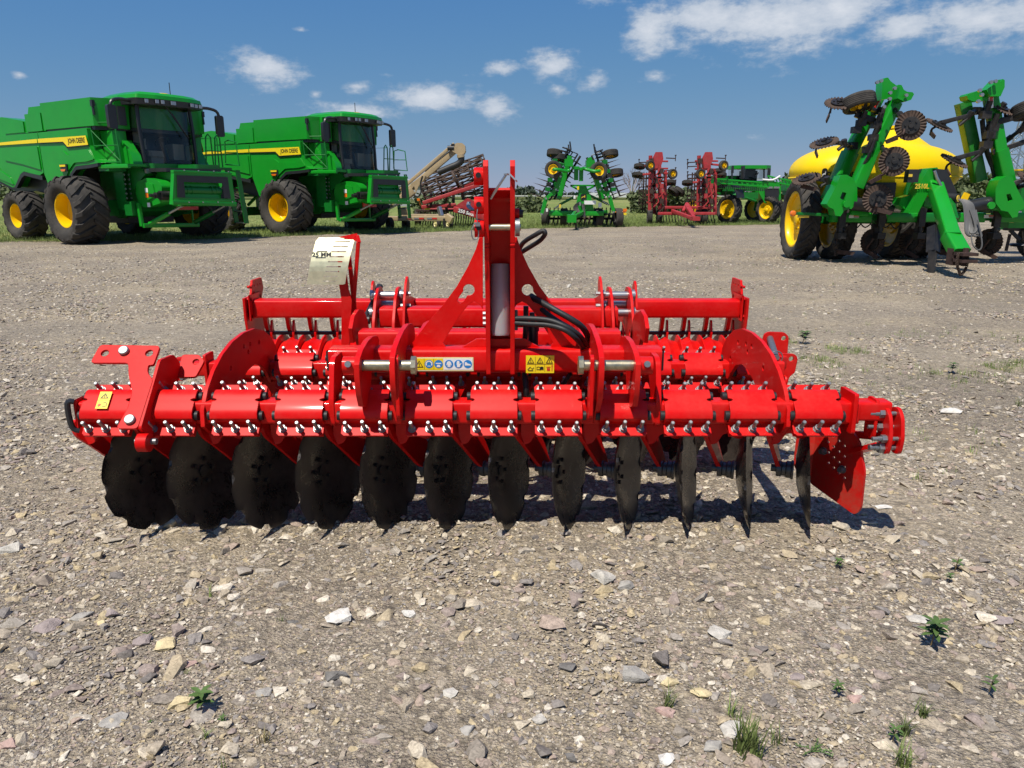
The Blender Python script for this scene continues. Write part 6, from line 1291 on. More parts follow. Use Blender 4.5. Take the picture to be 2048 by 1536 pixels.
# toolbar
def q(px, py, Y=AY): return at(px, py, Y)
for x0, x1 in ((1661, 1692), (1692, 1740), (1771, 1835), (1838, 1868), (1905, 1966), (1985, 2060)):
    Ap.p(bars([(q(x0,435), q(x1,435))], .17, .19), 'toolbar', green if x0 not in (1838,) else greend)
Ap.p(bars([(q(1655,435,AY+.08), q(2060,435,AY+.08))], .12, .13), 'toolbar_core', greend)
lt = MB(); lt.beam(q(1594,427), q(1653,430), .10, .06); la = Ap.p(lt, 'lamp_arm', greend); lt = MB(); lt.beam(q(1596,433), q(1617,433), .06, .05); Ap.p(lt, 'reflector', gold, la)
lt = MB(); v = q(1586,427); lt.lathe([(.001,-.05),(.04,-.045),(.06,-.02),(.06,.02),(.04,.045),(.001,.05)], frame(v, (1,0,0), (0,0,1)), 16); Ap.p(lt, 'amber_lamp', orange, la)
for px in (1708, 1978):
    v = q(px, 433, AY-.1); b = MB(); b.box(v, (.20,.006,.06)); lb = Ap.p(b, 'warning_label', white); b = MB(); b.box(v + Vector((.045,-.004,.012)), (.11,.006,.022)); Ap.p(b, 'label_red_field', redl, lb); b = MB(); b.box(v + Vector((.045,-.004,-.014)), (.10,.006,.014)); Ap.p(b, 'label_print', ink, lb)
# coulter unit: arm, wavy disc, hub, knife, spring
def wavy(n=26, r=.27):
    b = MB(); vs = []; m = n*4
    for rr_, amp in ((.001, 0), (r*.55, 0), (r*.62, .004), (r*.97, .016), (r, .016)):
        for k in range(m): a = 2*math.pi*k/m; w_ = amp*math.sin(n*a); vs.append((rr_*(1 + (.02*math.cos(n*a) if rr_ == r else 0))*math.cos(a), rr_*math.sin(a), w_))
    fs = [(j*m+k, j*m+(k+1) % m, (j+1)*m+(k+1) % m, (j+1)*m+k) for j in range(4) for k in range(m)]
    b.add(vs, fs); b.add([(x, y, z+.007) for x, y, z in vs], [f[::-1] for f in fs]); me = b.mesh('coulter_disc', 60); me.materials.append(rust); return me
CD = wavy(); cb = MB(); cb.cyl((0,0,-.03),(0,0,.04),.155,n=20); cb.cyl((0,0,.03),(0,0,.075),.05,n=14)
for k in range(5): cb.cyl((.1*math.cos(k*1.257),.1*math.sin(k*1.257),.03),(.1*math.cos(k*1.257),.1*math.sin(k*1.257),.06),.018,n=6)
CHUB = cb.mesh('coulter_hub'); CHUB.materials.append(blacks)
def coulter(px, py, Yc, axis, base, knife=(0,0), Yb=None, r=1.0):
    c = at(px, py, Yc); ax = Vector(axis).normalized(); Bp = at(*base, Yb or AY)
    b = MB(); j = c + (Bp - c)*.55; j.y = min(c.y, Bp.y) - .05 if abs(Bp.y-c.y) < .6 else j.y
    b.cyl(Bp, Bp + (j-Bp)*.55, .055, n=10); b.cyl(Bp + (j-Bp)*.5, j, .04, n=8); b.beam(j, c + ax*.06, .06, .08); b.cyl(j - ax*.06, j + ax*.09, .055, n=10); b.box(Bp, (.16,.14,.14)); b.cyl(j + DX(.02), j + (c-j)*.3 + DZ(-.12), .035, n=8)
    o = Ap.p(b, 'coulter_arm', blacks)
    x = perp(ax)[0]; M = frame(c, x, ax.cross(x)); z = M.to_3x3() @ Vector((0,0,1))
    if z.dot(ax) < 0: M = M @ Matrix.Rotation(math.pi, 4, 'X')
    link('coulter_disc', CD, o, M=M @ Matrix.Diagonal((r,r,r,1)) @ Matrix.Rotation(random.uniform(0,1),4,'Z')); link('coulter_hub', CHUB, o, M=M @ Matrix.Diagonal((r,r,r,1)))
    k = at(px + knife[0], py + knife[1], Yc); b = MB(); d = (k - c); b.tube([j, c + d*.55 + ax*.05, k], .022, 6, 3); b.prism([(0,-.06),(.30,-.03),(.34,.05),(.0,.03)], .02, frame(k, (knife[0]*.02+.3, -.1, -knife[1]*.004), (0,0,1))); Ap.p(b, 'knife', rustd, o); return o
FACE = (-.25, -.93, .05)
coulter(1821, 251, AY-.9, FACE, (1780,212), (-25,22)); coulter(1788, 323, AY-.9, FACE, (1755,285), (-25,28)); coulter(1755, 398, AY-.7, FACE, (1722,362), (-6,18))
ED1 = (-.35, -.30, .9)
coulter(1678, 207, AY-.1, (-.1,-.45,.8), (1752,222), (-18,20), AY+.2); coulter(1648, 286, AY-.1, ED1, (1705,292), (-16,14), AY+.2); coulter(1613, 358, AY-.1, ED1, (1672,366), (-10,12), AY+.2)
coulter(1878, 251, AY-.4, (.3,-.4,.85), (1950,222), (-16,12), AY+.1); coulter(1908, 322, AY-.4, (.3,-.4,.85), (1968,292), (-16,14), AY+.1)
coulter(2000, 215, AY-.2, (.3,-.5,.8), (1980,218), (10,18), AY+.1); coulter(2062, 225, AY-.2, (.3,-.5,.8), (2000,290), (10,18), AY+.1); coulter(2060, 360, AY-.4, (.3,-.5,.8), (2015,378), (10,18), AY+.1)
LOW = (-.85, -.52, 0)
coulter(1673, 486, AY+.1, (-.9,.36,0), (1684, 438), (2,16))
for px, py, bx in ( (1745, 484, 1762), (1823, 484, 1842), (1978, 484, 1994)): coulter(px, py, AY+.1, LOW, (bx, 438), (-12,16))
coulter(1889, 484, AY+.3, LOW, (1896, 440), (-12,14))
# folded wings
def wing(pts, w_, name='wing_beam', m_=None, h=None):
    b = MB()
    for (a0, a1) in zip(pts, pts[1:]): b.beam(at(*a0), at(*a1), w_, h or w_*.85)
    return Ap.p(b, name, m_ or green)
wing([(1658,400,15.7), (1700,305,15.75)], .30); wing([(1697,312,15.75), (1757,190,15.8)], .25)
wing([(1712,375,15.25), (1738,315,15.25)], .27); wing([(1736,320,15.25), (1790,205,15.3)], .24)
for L, Y_ in (([(1750,203),(1752,168),(1757,160),(1763,159),(1768,166),(1781,176),(1784,173),(1790,174),(1794,183),(1783,197),(1765,200)], 15.5), ([(1782,200),(1786,178),(1800,187),(1811,188),(1814,192),(1808,203),(1796,207)], 15.15)):
    b = MB(); b.prism([(lambda v: (v.x, v.z))(at(*p, Y_)) for p in L], .26, XZ(Y_)); Ap.p(b, 'hinge_plate', green)
b = MB()
for x, y in ((1753,165),(1761,162),(1788,177),(1779,186),(1778,198),(1811,191),(1767,214)): v = at(x, y, 14.86); b.cyl(v, v - DY(.05), .032, n=10)
Ap.p(b, 'hinge_pins', silver)
v = at(1755,200,15.35); b = MB(); b.box((0,0,0), (.10,.008,.26), Matrix.Translation(at(1756,203,15.5)) @ Matrix.Rotation(R(25),4,'Y')); wl_ = Ap.p(b, 'warning_label', white); b = MB(); b.box((0,-.006,0), (.05,.008,.2), Matrix.Translation(at(1754,206,15.5)) @ Matrix.Rotation(R(25),4,'Y')); Ap.p(b, 'label_red_field', redl, wl_)
b = MB()
for x, y in ((1752,250),(1746,275),(1735,300),(1712,260),(1722,246)): v = at(x, y, 15.2); b.cyl(v, v + Vector((.05,-.05,.22)), .05, n=8); b.box(v, (.16,.14,.12))
b.tube([at(1768,215,15.3), at(1756,260,15.2), at(1740,300,15.3), at(1722,345,15.4)], .035, 6, 4); b.tube([at(1752,275,15.1), at(1738,310,15.1), at(1716,350,15.2), at(1712,370,15.2)], .03, 6, 4); Ap.p(b, 'wing_hydraulics', blacks)
b = bars([(at(1720,240,15.4), at(1765,248,15.4)), (at(1712,228,15.3), at(1755,245,15.3))], .10, .12); Ap.p(b, 'wheel_bracket', blacks)
Ap.wheel(at(1718,205,15.2), .31, .24, .17, (.15,-.30,-.95), 0, yellow, 'gauge_wheel')
# lower hinge castings
HC = [(1641,408),(1660,372),(1668,352),(1680,350),(1694,358),(1701,376),(1701,402),(1690,417),(1676,420),(1668,432),(1658,430),(1655,418),(1646,414)]
HO = [(1667,396),(1672,384),(1680,386),(1676,402)]
for mx_, Y_ in ((0, 15.28), (1, 15.2)):
    f_ = (lambda p: p) if not mx_ else (lambda p: (2*1834.5 - p[0] + 4, p[1] + 3))
    pr = lambda L: [(lambda v: (v.x, v.z))(at(*f_(p), Y_)) for p in L]
    b = MB(); b.prism(pr(HC), .30, XZ(Y_), [pr(HO)]); Ap.p(b, 'wing_hinge_casting', green)
    v = at(*f_((1692,408)), Y_-.32); b = MB(); b.cyl(v, v - DY(.05), .07, n=12); Ap.p(b, 'hinge_pin', green)
Ap.p(MB().cyl(at(1702,407,15.1), at(1783,417,15.1), .13, n=14), 'fold_cylinder', blackp); Ap.p(MB().cyl(at(1938,414,15.1), at(1985,405,15.1), .13, n=14), 'fold_cylinder', blackp)
Ap.p(MB().cyl(at(1780,416,15.1), at(1800,419,15.1), .07, n=10), 'cylinder_rod', silver)
for px in (1684, 1763, 1843, 1994):
    b = MB(); v = q(px, 435, AY-.12); b.box(v, (.13,.10,.36)); b.cyl(v + DZ(-.3), v + DZ(.2), .04, n=8); b.box(v + DZ(-.36), (.16,.2,.12)); Ap.p(b, 'coulter_clamp', blacks)
b = MB()
for k in range(6): b.tube([at(1680+20*k,446,AY), at(1690+20*k,455+3*(k % 2),AY), at(1702+20*k,447,AY)], .014, 5, 3)
Ap.p(b, 'toolbar_hoses', black)
# right wing
wing([(1958,362,15.5), (1925,205,15.55)], .27, m_=greenw); wing([(2015,372,15.2), (1998,300,15.2)], .28); wing([(1999,303,15.2), (1980,190,15.25)], .25)
for L, Y_ in (([(1918,195),(1921,191),(1944,184),(1951,186),(1962,195),(1958,204),(1930,206),(1920,202)], 15.3), ([(1956,183),(1966,176),(1976,165),(1982,163),(1984,168),(1988,162),(1992,164),(1992,178),(1984,196),(1963,196)], 15.15)):
    b = MB(); b.prism([(lambda v: (v.x, v.z))(at(*p, Y_)) for p in L], .26, XZ(Y_)); Ap.p(b, 'hinge_plate', green)
b = MB()
for x, y in ((1958,181),(1962,190),(1980,165),(1989,163),(1955,203)): v = at(x, y, 14.85); b.cyl(v, v - DY(.05), .034, n=10)
Ap.p(b, 'hinge_pins', silver)
b = MB(); b.box((0,0,0), (.09,.008,.24), Matrix.Translation(at(1982,203,15.05)) @ Matrix.Rotation(R(-8),4,'Y')); wl_ = Ap.p(b, 'warning_label', white); b = MB(); b.box((0,-.006,.05), (.06,.008,.12), Matrix.Translation(at(1982,203,15.05)) @ Matrix.Rotation(R(-8),4,'Y')); Ap.p(b, 'label_red_field', redl, wl_)
b = MB()
for x, y in ((1978,270),(1972,290),(1985,255),(1970,230)): v = at(x, y, 15.1); b.cyl(v, v + Vector((.03,-.05,.25)), .055, n=8); b.box(v, (.18,.14,.14))
b.tube([at(1965,215,15.2), at(1968,260,15.15), at(1975,300,15.2), at(1985,340,15.3), at(1990,368,15.3)], .035, 6, 4); b.tube([at(1962,240,15.3), at(1970,300,15.3), at(1988,345,15.3)], .03, 6, 4)
b.beam(at(1975,250,15.2), at(2060,225,15.0), .11, .12); b.beam(at(1985,305,15.2), at(2060,280,15.0), .09, .10); b.beam(at(2005,375,15.0), at(2060,355,14.9), .09); Ap.p(b, 'wing_hydraulics', blacks)
Ap.wheel(at(2062,218,15.0), .33, .24, .17, (.15,-.30,-.95), 0, yellow, 'gauge_wheel')
# hitch tower and tongue
b = MB(); YT = 14.9
b.prism([(lambda v: (v.x, v.z))(at(*p, YT)) for p in ((1838,338),(1855,336),(1866,356),(1868,374),(1860,388),(1850,376),(1845,372),(1818,425),(1800,425),(1822,368))], .34, XZ(YT)); tw = Ap.p(b, 'hitch_tower', green)
text('2510L', .125, gold, tw, Matrix.Translation(at(1844,373,YT-.37)) @ Matrix.Rotation(R(90),4,'X'), ext=.003, bold=.003, sx=.85)
b = MB(); b.beam(at(1868,366,14.7), at(1904,478,13.0), .24, .26, up=(0,0,1)); b.beam(at(1900,470,13.1), at(1921,508,12.7), .27, .24, up=(0,0,1)); Ap.p(b, 'tongue', green)
b = MB(); b.prism([(lambda v: (v.x, v.z))(at(*p, 14.6)) for p in ((1862,338),(1884,340),(1905,385),(1890,394),(1880,390))], .2, XZ(14.65)); Ap.p(b, 'black_cover', blackp)
b = MB(); b.tube([at(*p,14.35) for p in ((1869,342),(1874,356),(1880,368),(1888,386))], .028, 6, 4); Ap.p(b, 'cover_chain', silver)
b = MB(); b.box(at(1823,352,14.6), (.20,.16,.24)); Ap.p(b, 'control_box', blackp); b = MB(); b.box(at(1821,351,14.5), (.07,.01,.05)); Ap.p(b, 'control_label', gold)
b = MB(); b.cyl(at(1893,395,14.2), at(1916,397,14.0), .085, n=14); Ap.p(b, 'hose_sleeve', black); b = MB(); b.cyl(at(1915.5,397,13.99), at(1917,397,13.98), .06, n=12); Ap.p(b, 'sleeve_end', gold)
b = MB(); b.box((0,0,0), (.10,.05,.12), Matrix.Translation(at(1931,393,13.9)) @ Matrix.Rotation(R(20),4,'Y')); Ap.p(b, 'yellow_tag', yellow)
b = MB()
for k in range(9):
    d = k*2.4; b.tube([at(1918+.8*k,399,13.9), at(1927+d,410,13.8), at(1930+d*1.1,440+2*k,13.7), at(1932+d*1.25,466+2*(k % 3),13.6), at(1944+d,472-3*(k % 4),13.6), at(1950+d*.4,452,13.65), at(1940+d*.6,420,13.75)], .017, 6, 5)
b.tube([at(1942,470,13.6), at(1946,490,13.5), at(1958,500,13.5), at(1964,486,13.5), at(1956,440,13.6)], .013, 6, 5); Ap.p(b, 'hose_bundle', mat('grey_hose', (.10,.10,.10), .55))
Ap.p(bars([(at(1895,400,14.1), at(1905,440,13.9)), (at(1888,410,14.2), at(1898,432,14.0))], .16), 'hose_rack', greend)
b = MB(); b.cyl(at(1868,455,13.7), at(1866,505,13.45), .115, n=4); b.cyl(at(1866,500,13.45), (at(1862,544,13.4).x, 13.4, .01), .085, .075, n=4); Ap.p(b, 'jack_stand', blacks)
b = MB(); c = at(1931,508,12.55); b.box(c, (.26,.3,.05)); b.box(c + DZ(-.11), (.26,.3,.05)); b.cyl(c + DZ(-.2), c + DZ(.1), .045, n=10); b.box(c + Vector((-.02,.22,-.06)), (.22,.2,.28)); Ap.p(b, 'hitch_clevis', rustd)
b = MB()
cp = spline([at(*p, 12.5) for p in ((1917,508),(1914,525),(1917,540),(1922,549),(1930,540),(1936,522),(1934,510))], 6)
for k in range(0, len(cp)-1):
    d = (cp[k+1]-cp[k]).normalized(); u, v_ = perp(d); w_ = u if k % 2 else v_
    b.lathe([(.022+.007*math.cos(a), .007*math.sin(a)) for a in [j*math.pi/2 for j in range(5)]], frame(cp[k], d, w_) @ Matrix.Diagonal((1.35,1,1,1)), 8)
Ap.p(b, 'safety_chain', rust)
for x0, x1 in ((1800, 1805),): 
    b = MB(); b.prism([(lambda v: (v.x, v.z))(at(*p, 15.0)) for p in ((1790,395),(1808,390),(1800,420),(1785,410))], .3, XZ(15.05)); b.prism([(lambda v: (v.x, v.z))(at(*p, 14.9)) for p in ((1842,392),(1866,402),(1862,416),(1840,412))], .3, XZ(15.05)); b.beam(at(1700,425,15.2), at(1735,428,15.2), .1); Ap.p(b, 'tower_gusset', green)
b = bars([(at(1725,405,16.2), at(1790,398,16.2)), (at(1740,372,16.0), at(1790,372,16.0))], .12); b.box(at(1760,380,15.9), (.6,.1,.3)); Ap.p(b, 'valve_rack', blackp)

# --- green implement cut off by the right edge
Ri = Th('row_planter', (at(2048,500,16.5).x, 16.6, 0), 'green implement cut off by the right edge of the picture, amber lamp on its side', 'planter')
b = MB(); b.box(at(2066,415,16.4), (.95,.5,.95)); Ri.p(b, 'side_panel', greend)
b = MB(); b.box(at(2062,448,16.2), (1.15,.3,.16)); Ri.p(b, 'lower_beam', green)
b = MB(); b.cyl(at(2033,439,16.05), at(2033,439,16.0), .06, n=14); Ri.p(b, 'amber_lamp', orange); b = MB(); b.box(at(2023,443,16.0), (.08,.01,.05)); Ri.p(b, 'yellow_reflector', gold); b = MB(); b.box(at(2037,425,16.1), (.12,.01,.06)); Ri.p(b, 'warning_label', white)
b = MB(); b.prism([(lambda v: (v.x, v.z))(at(*p, 17.5)) for p in ((2026,340),(2048,338),(2090,340),(2090,356),(2035,350))], .8, XZ(17.9)); Ri.p(b, 'upper_hood', green); b = MB(); b.box(at(2032,340,17.3), (.12,.3,.03)); Ri.p(b, 'yellow_strip', yellow)
b = MB(); b.lathe([(.001,-.03),(.20,-.03),(.22,0),(.20,.03),(.001,.03)], frame(at(2042,490,16.1), (.5,-.85,0), (0,0,1)) @ Matrix.Rotation(R(90),4,'X'), 20); b.beam(at(2010,455,16.2), at(2060,458,16.2), .12); b.beam(at(2020,460,16.2), at(2040,480,16.1), .08); b.beam(at(2052,450,16.1), at(2056,505,16.1), .12); Ri.p(b, 'closing_wheel', blackp)
b = MB(); v0, v1 = at(2020,468,16.1), at(2012,502,16.1); b.beam(v0, v1, .06, .03); Ri.p(b, 'row_knife', rust)
b = MB(); Ri.wheel((at(2085,480,16.4).x, 16.5, .42), .43, .3, .25, (-.9,-.4,0), 0, yellow, 'ground_wheel')

# ------------------------------------------------------------------ stones one can pick out in the yard
def rock(px, py, wpx, flat, col, label, asp=.75, seed=0, vein=None, yaw=None, tilt=0.0, up=.35):
    p = atz(px, py); wd = wpx * (p.y*math.cos(TH) + CH*math.sin(TH)) / F
    bm = hull(16, 1.0, 500 + seed); bmesh.ops.subdivide_edges(bm, edges=bm.edges, cuts=2, use_grid_fill=True)
    r_ = random.Random(seed)
    ph = [r_.uniform(0, 6) for _ in range(6)]
    for v in bm.verts:
        c = v.co; k = 1 + .035*math.sin(9*c.x+ph[0])*math.sin(8*c.y+ph[1]) + .03*math.sin(17*c.z+13*c.x+ph[2]) + .02*math.sin(31*c.y+23*c.x+ph[3]) + r_.uniform(-.012, .012); v.co = c*k
    me = bpy.data.meshes.new('stone'); bm.to_mesh(me); bm.free()
    me.polygons.foreach_set('use_smooth', [True]*len(me.polygons)); me.set_sharp_from_angle(angle=R(22))
    key = 'rock_%02x%02x%02x' % tuple(int(x*255) for x in col)
    me.materials.append(mat(key, col, .85, var=.28, vscale=45, dust=.55, dscale=30, dcol=vein or tuple(min(1, x*1.5) for x in col), bump=.5, bscale=160, spec=.25))
    o = link('stone', me); o.rotation_euler = (tilt, r_.uniform(-.12, .12), r_.uniform(0, 6.28) if yaw is None else yaw); o.scale = (wd, wd*asp, wd*flat)
    o.location = (p.x, p.y + wd*asp*.1, ground_z(p.x, p.y) + wd*flat*up*.55)
    return tag(o, label, 'stone', 'larger stones lying in the gravel')
GY, DK, TN, YL, PK, MV, WH, PG = (.33,.31,.28), (.16,.15,.14), (.45,.37,.25), (.56,.46,.27), (.42,.29,.25), (.29,.24,.225), (.60,.57,.52), (.47,.44,.39)
ROCKS = [(680,1246,72,.42,WH,'large white veined stone in the gravel left of the picture centre'),(672,1362,56,.6,DK,'dark grey angular stone casting a hard shadow, foreground left'),
 (358,1418,66,.42,YL,'tan yellow flat stone with a leafy weed growing at its right end'),(226,1450,64,.22,GY,'pale grey flat slab near the lower left corner'),
 (332,1299,58,.35,YL,'pale yellow stone lying against a mauve stone, foreground left'),(284,1290,48,.4,MV,'mauve stone lying against a pale yellow stone, foreground left'),
 (376,1338,46,.2,PK,'thin pink stone with a small weed in front of it'),(165,1237,54,.25,GY,'long grey slab beside a yellow chip at far left'),
 (222,1237,34,.75,MV,'brown mauve stone standing on edge at far left'),(204,1251,26,.4,YL,'small yellow chip between a grey slab and an upright mauve stone'),
 (20,1097,62,.4,PG,'big pale stone cut by the left edge below the first disc'),(335,1046,40,.75,TN,'tan block of stone resting against the bottoms of the first two discs'),
 (1203,1172,64,.5,PG,'rounded grey pink stone right of centre in front of the discs'),(1250,1186,46,.45,GY,'rough grey stone touching the rounded grey pink one'),
 (1268,1370,76,.62,GY,'largest boulder in the foreground, grey with yellow patches'),(1337,1378,44,.4,YL,'yellowish wedge of stone just right of the largest boulder'),
 (1332,1436,50,.3,PK,'flat pink stone beside the grass tuft near the largest boulder'),(818,1240,36,.7,WH,'pale egg shaped stone left of the picture centre'),
 (1081,1448,38,.6,PG,'speckled grey stone near the bottom centre'),(932,1468,50,.4,GY,'banded grey stone near the bottom centre'),
 (1437,1277,60,.35,PG,'pale angular slab below the right hand discs'),(1404,1400,52,.35,YL,'cream flat stone with grass blades on its left'),
 (1839,1238,56,.25,PG,'pale flat stone just above the leafy weed at right'),(2002,1238,62,.22,MV,'long mauve slab near the right edge'),
 (1711,1398,46,.3,PK,'pink stone beside a small round leaved plant'),(1597,1358,36,.25,MV,'dark mauve flake of stone in the right foreground'),
 (18,1492,44,.6,PK,'pink stone cut by the left edge near the bottom'),(1136,1347,46,.35,DK,'dark brown flat stone left of the largest boulder'),
 (902,1392,50,.3,PG,'long pale grey stone in the centre foreground'),(994,1166,22,.8,YL,'small cream cube of stone below the middle discs'),
 (1612,992,32,.5,PG,'pale stone at the foot of the last disc on the right'),(1746,992,22,.7,TN,'small tan stone just right of the red deflector plate'),
 (1772,1016,50,.2,WH,'white flat stone on the ground right of the deflector plate'),(1136,578,15,.9,PG,'lone pale rock in the yard behind the harrow, right of the mast'),
 (1426,1506,52,.55,GY,'grey boulder near the bottom edge left of the big grass tuft'),(1464,1470,64,.25,PG,'pale slab just behind the big grass tuft at the bottom'),
 (1144,1522,38,.6,DK,'dark stone touching the bottom edge near the centre'),(1330,1526,54,.3,WH,'white stone touching the bottom edge right of centre'),
 (530,1392,46,.25,GY,'thin grey flake in the left foreground sand'),(585,1250,30,.3,DK,'dark flat flake left of the white veined stone'),
 (90,1260,60,.35,MV,'mauve stone at the far left below the big pale one'),(1905,830,52,.3,WH,'white stone in the gravel right of the deflector clevis')]
for i, (x, y, w_, fl, c_, lab) in enumerate(ROCKS): rock(x, y, w_, fl, c_, lab, asp=random.uniform(.6, .85), seed=i*3+1, yaw=random.uniform(-.5, .5))

# ------------------------------------------------------------------ leaves and grass
leafm = mat('leaf_green', (.075, .13, .035), .6, var=.3, vscale=8, spec=.3)
grassm = mat('grass_blade', (.16, .21, .062), .65, var=.4, vscale=4, perobj=.4, spec=.25)
drym = mat('dry_grass', (.30, .25, .11), .7, var=.25, perobj=.3)
treem = mat('tree_leaf', (.10, .125, .055), .65, var=.4, vscale=1.2, spec=.25)
farm = mat('far_tree_leaf', (.085, .11, .085), .7, var=.4, vscale=.15, spec=.2)
barkm = mat('bark', (.16, .13, .10), .9, var=.3, vscale=10)
def blade(b, p, h, w, az, lean, n=3):
    d = Vector((math.cos(az), math.sin(az), 0)); s = Vector((-d.y, d.x, 0)); vs = []
    for k in range(n + 1):
        t = k/n; c = Vector(p) + d*(lean*h*t*t) + Vector((0,0,h*(t - .25*lean*t*t))); ww = w*(1 - t**1.5)
        vs += [c - s*ww/2, c + s*ww/2]
    b.add(vs, [(2*k, 2*k+1, 2*k+3, 2*k+2) for k in range(n)])
def leaf(b, p, d, L, W, n=4):
    d = Vector(d).normalized(); s = d.cross(Vector((0,0,1))).normalized(); u = s.cross(d); vs = []
    for k in range(n + 1):
        t = k/n; ww = W*math.sin(math.pi*min(.98, t*.9+.08))**.8; c = Vector(p) + d*L*t + Vector((0,0,-.25*L*t*t)); vs += [c - s*ww/2 + u*ww*.15, c, c + s*ww/2 + u*ww*.15]
    b.add(vs, [(3*k+j, 3*k+j+1, 3*k+3+j+1, 3*k+3+j) for k in range(n) for j in (0, 1)])
def tuft(px, py, hpx, label, n=26, spread=.7, m=None):
    p = atz(px, py); sc_ = (p.y*math.cos(TH) + CH*math.sin(TH)) / F; h = hpx*sc_*.8
    b = MB(); r_ = random.Random(px)
    for _ in range(n): blade(b, (r_.gauss(0, h*.12), r_.gauss(0, h*.12), 0), h*r_.uniform(.5, 1.1), h*.055, r_.uniform(0, 6.28), r_.uniform(.15, spread))
    return tag(b.obj('grass_tuft', m or grassm, None, 60, loc=(p.x, p.y, 0)), label, 'grass', 'grass tufts in the gravel')
def seedling(px, py, hpx, label, pairs=2, whorl=5):
    p = atz(px, py); sc_ = (p.y*math.cos(TH) + CH*math.sin(TH)) / F; h = hpx*sc_; r_ = random.Random(px)
    e = empty('weed', Matrix.Translation((p.x, p.y, 0)), label, 'weed', 'broad leaved weeds in the gravel')
    b = MB(); b.tube([(0,0,0), (h*.06,0,h*.5), (h*.12,.0,h*.85)], h*.025, 5); b.obj('stem', mat('weed_stem', (.14,.10,.04), .6), e)
    for lv in range(pairs):
        z = h*(.45 + .4*lv/max(1, pairs-1)); a0 = r_.uniform(0, 6)
        for k in range(whorl):
            a = a0 + 2*math.pi*k/whorl + r_.uniform(-.2, .2); b = MB(); leaf(b, (h*.08, 0, z), (math.cos(a), math.sin(a), r_.uniform(.2, .6)), h*r_.uniform(.45, .65), h*.2); b.obj('leaf', leafm, e, 60)
    return e
def creeper(px, py, wpx, label):
    p = atz(px, py); sc_ = (p.y*math.cos(TH) + CH*math.sin(TH)) / F; w_ = wpx*sc_; r_ = random.Random(px)
    e = empty('weed', Matrix.Translation((p.x, p.y, 0)), label, 'weed', 'broad leaved weeds in the gravel')
    for k in range(6):
        a = r_.uniform(-.8, 1.2) + (math.pi if k > 3 else 0); L = w_*r_.uniform(.35, .6); b = MB(); d = Vector((math.cos(a), math.sin(a), 0)); b.tube([(0,0,.004), d*L*.5 + Vector((0,0,.012)), d*L + Vector((0,0,.01))], .0015, 4)
        for j in range(9):
            q_ = d*L*(j+1)/9 + Vector((0,0,.012)); leaf(b, q_, (r_.uniform(-1,1), r_.uniform(-1,1), r_.uniform(.1,.6)), w_*.09, w_*.05, 2)
        b.obj('runner', leafm, e, 60)
    return e
tuft(1495, 1512, 120, 'dense green grass tuft at the bottom edge right of centre', 90, .55); tuft(1462, 1437, 62, 'small spiky grass tuft left of and above the big dense tuft', 26); tuft(1550, 1488, 70, 'thin grass tuft right of the big dense tuft', 16)
tuft(1335, 1418, 66, 'grass tuft growing between pink stone and largest boulder', 26); tuft(1398, 1398, 50, 'few long blades leaning over the cream stone', 8, 1.1); tuft(1845, 1432, 52, 'wide flat grass tuft in the right foreground', 40, 1.2)
tuft(1810, 1468, 55, 'feathery grass tuft below the wide flat one', 44, 1.1); tuft(1805, 1532, 80, 'grass tuft with long blades touching the bottom edge at right', 34, .9); tuft(1505, 1462, 40, 'small grass sprig between pale slab and big tuft', 18, .8)
tuft(563, 1246, 30, 'tiny grass tuft left of the white veined stone', 14, 1.0); tuft(1205, 1288, 26, 'tiny dark grass tuft above the largest boulder', 16, .9); tuft(412, 1478, 34, 'feathery grass tuft below the tan yellow stone', 30, 1.1); tuft(527, 1486, 52, 'dry looking grass tuft near the bottom left', 18, .7, drym); tuft(425, 1195, 44, 'thin upright sprig in the gravel left of centre', 6, .6); tuft(372, 1352, 26, 'small grass sprig in front of the thin pink stone', 12, 1.1)
tuft(1640, 1432, 22, 'lone short grass sprig left of the wide flat tuft', 8, .8); tuft(448, 1536, 40, 'grass sprig cut by the bottom edge at left', 12, .8)
seedling(1862, 1290, 56, 'leafy weed with drooping leaves below the pale flat stone at right', 3, 6); seedling(1978, 1384, 34, 'small upright seedling with four leaves near the right edge', 2, 3); seedling(1672, 1392, 30, 'small round leaved plant beside the pink stone', 2, 5); seedling(402, 1425, 52, 'leafy weed at the end of the tan yellow stone', 3, 5)
seedling(1675, 1138, 22, 'tiny bright green weed below the deflector plate', 2, 6); seedling(1897, 1163, 18, 'low green weed right of the tiny bright one', 2, 6); seedling(1910, 1140, 34, 'thin weed with red stem near the right edge', 1, 4); seedling(294, 1275, 20, 'two leaved weed above the mauve and yellow stones', 1, 3)
seedling(1785, 1482, 34, 'broad leaved weed left of the feathery grass tuft', 2, 4); seedling(445, 1447, 18, 'tiny dark weed right of the tan yellow stone', 2, 5); seedling(300, 1447, 12, 'tiny weed between grey slab and tan yellow stone', 1, 4); seedling(1605, 690, 30, 'lone upright weed behind the right parking bracket', 4, 5); seedling(1902, 748, 24, 'upright weed in the gravel belt far right of the harrow', 3, 5)
creeper(1628, 1505, 62, 'creeping weed with many tiny leaves at the bottom right')
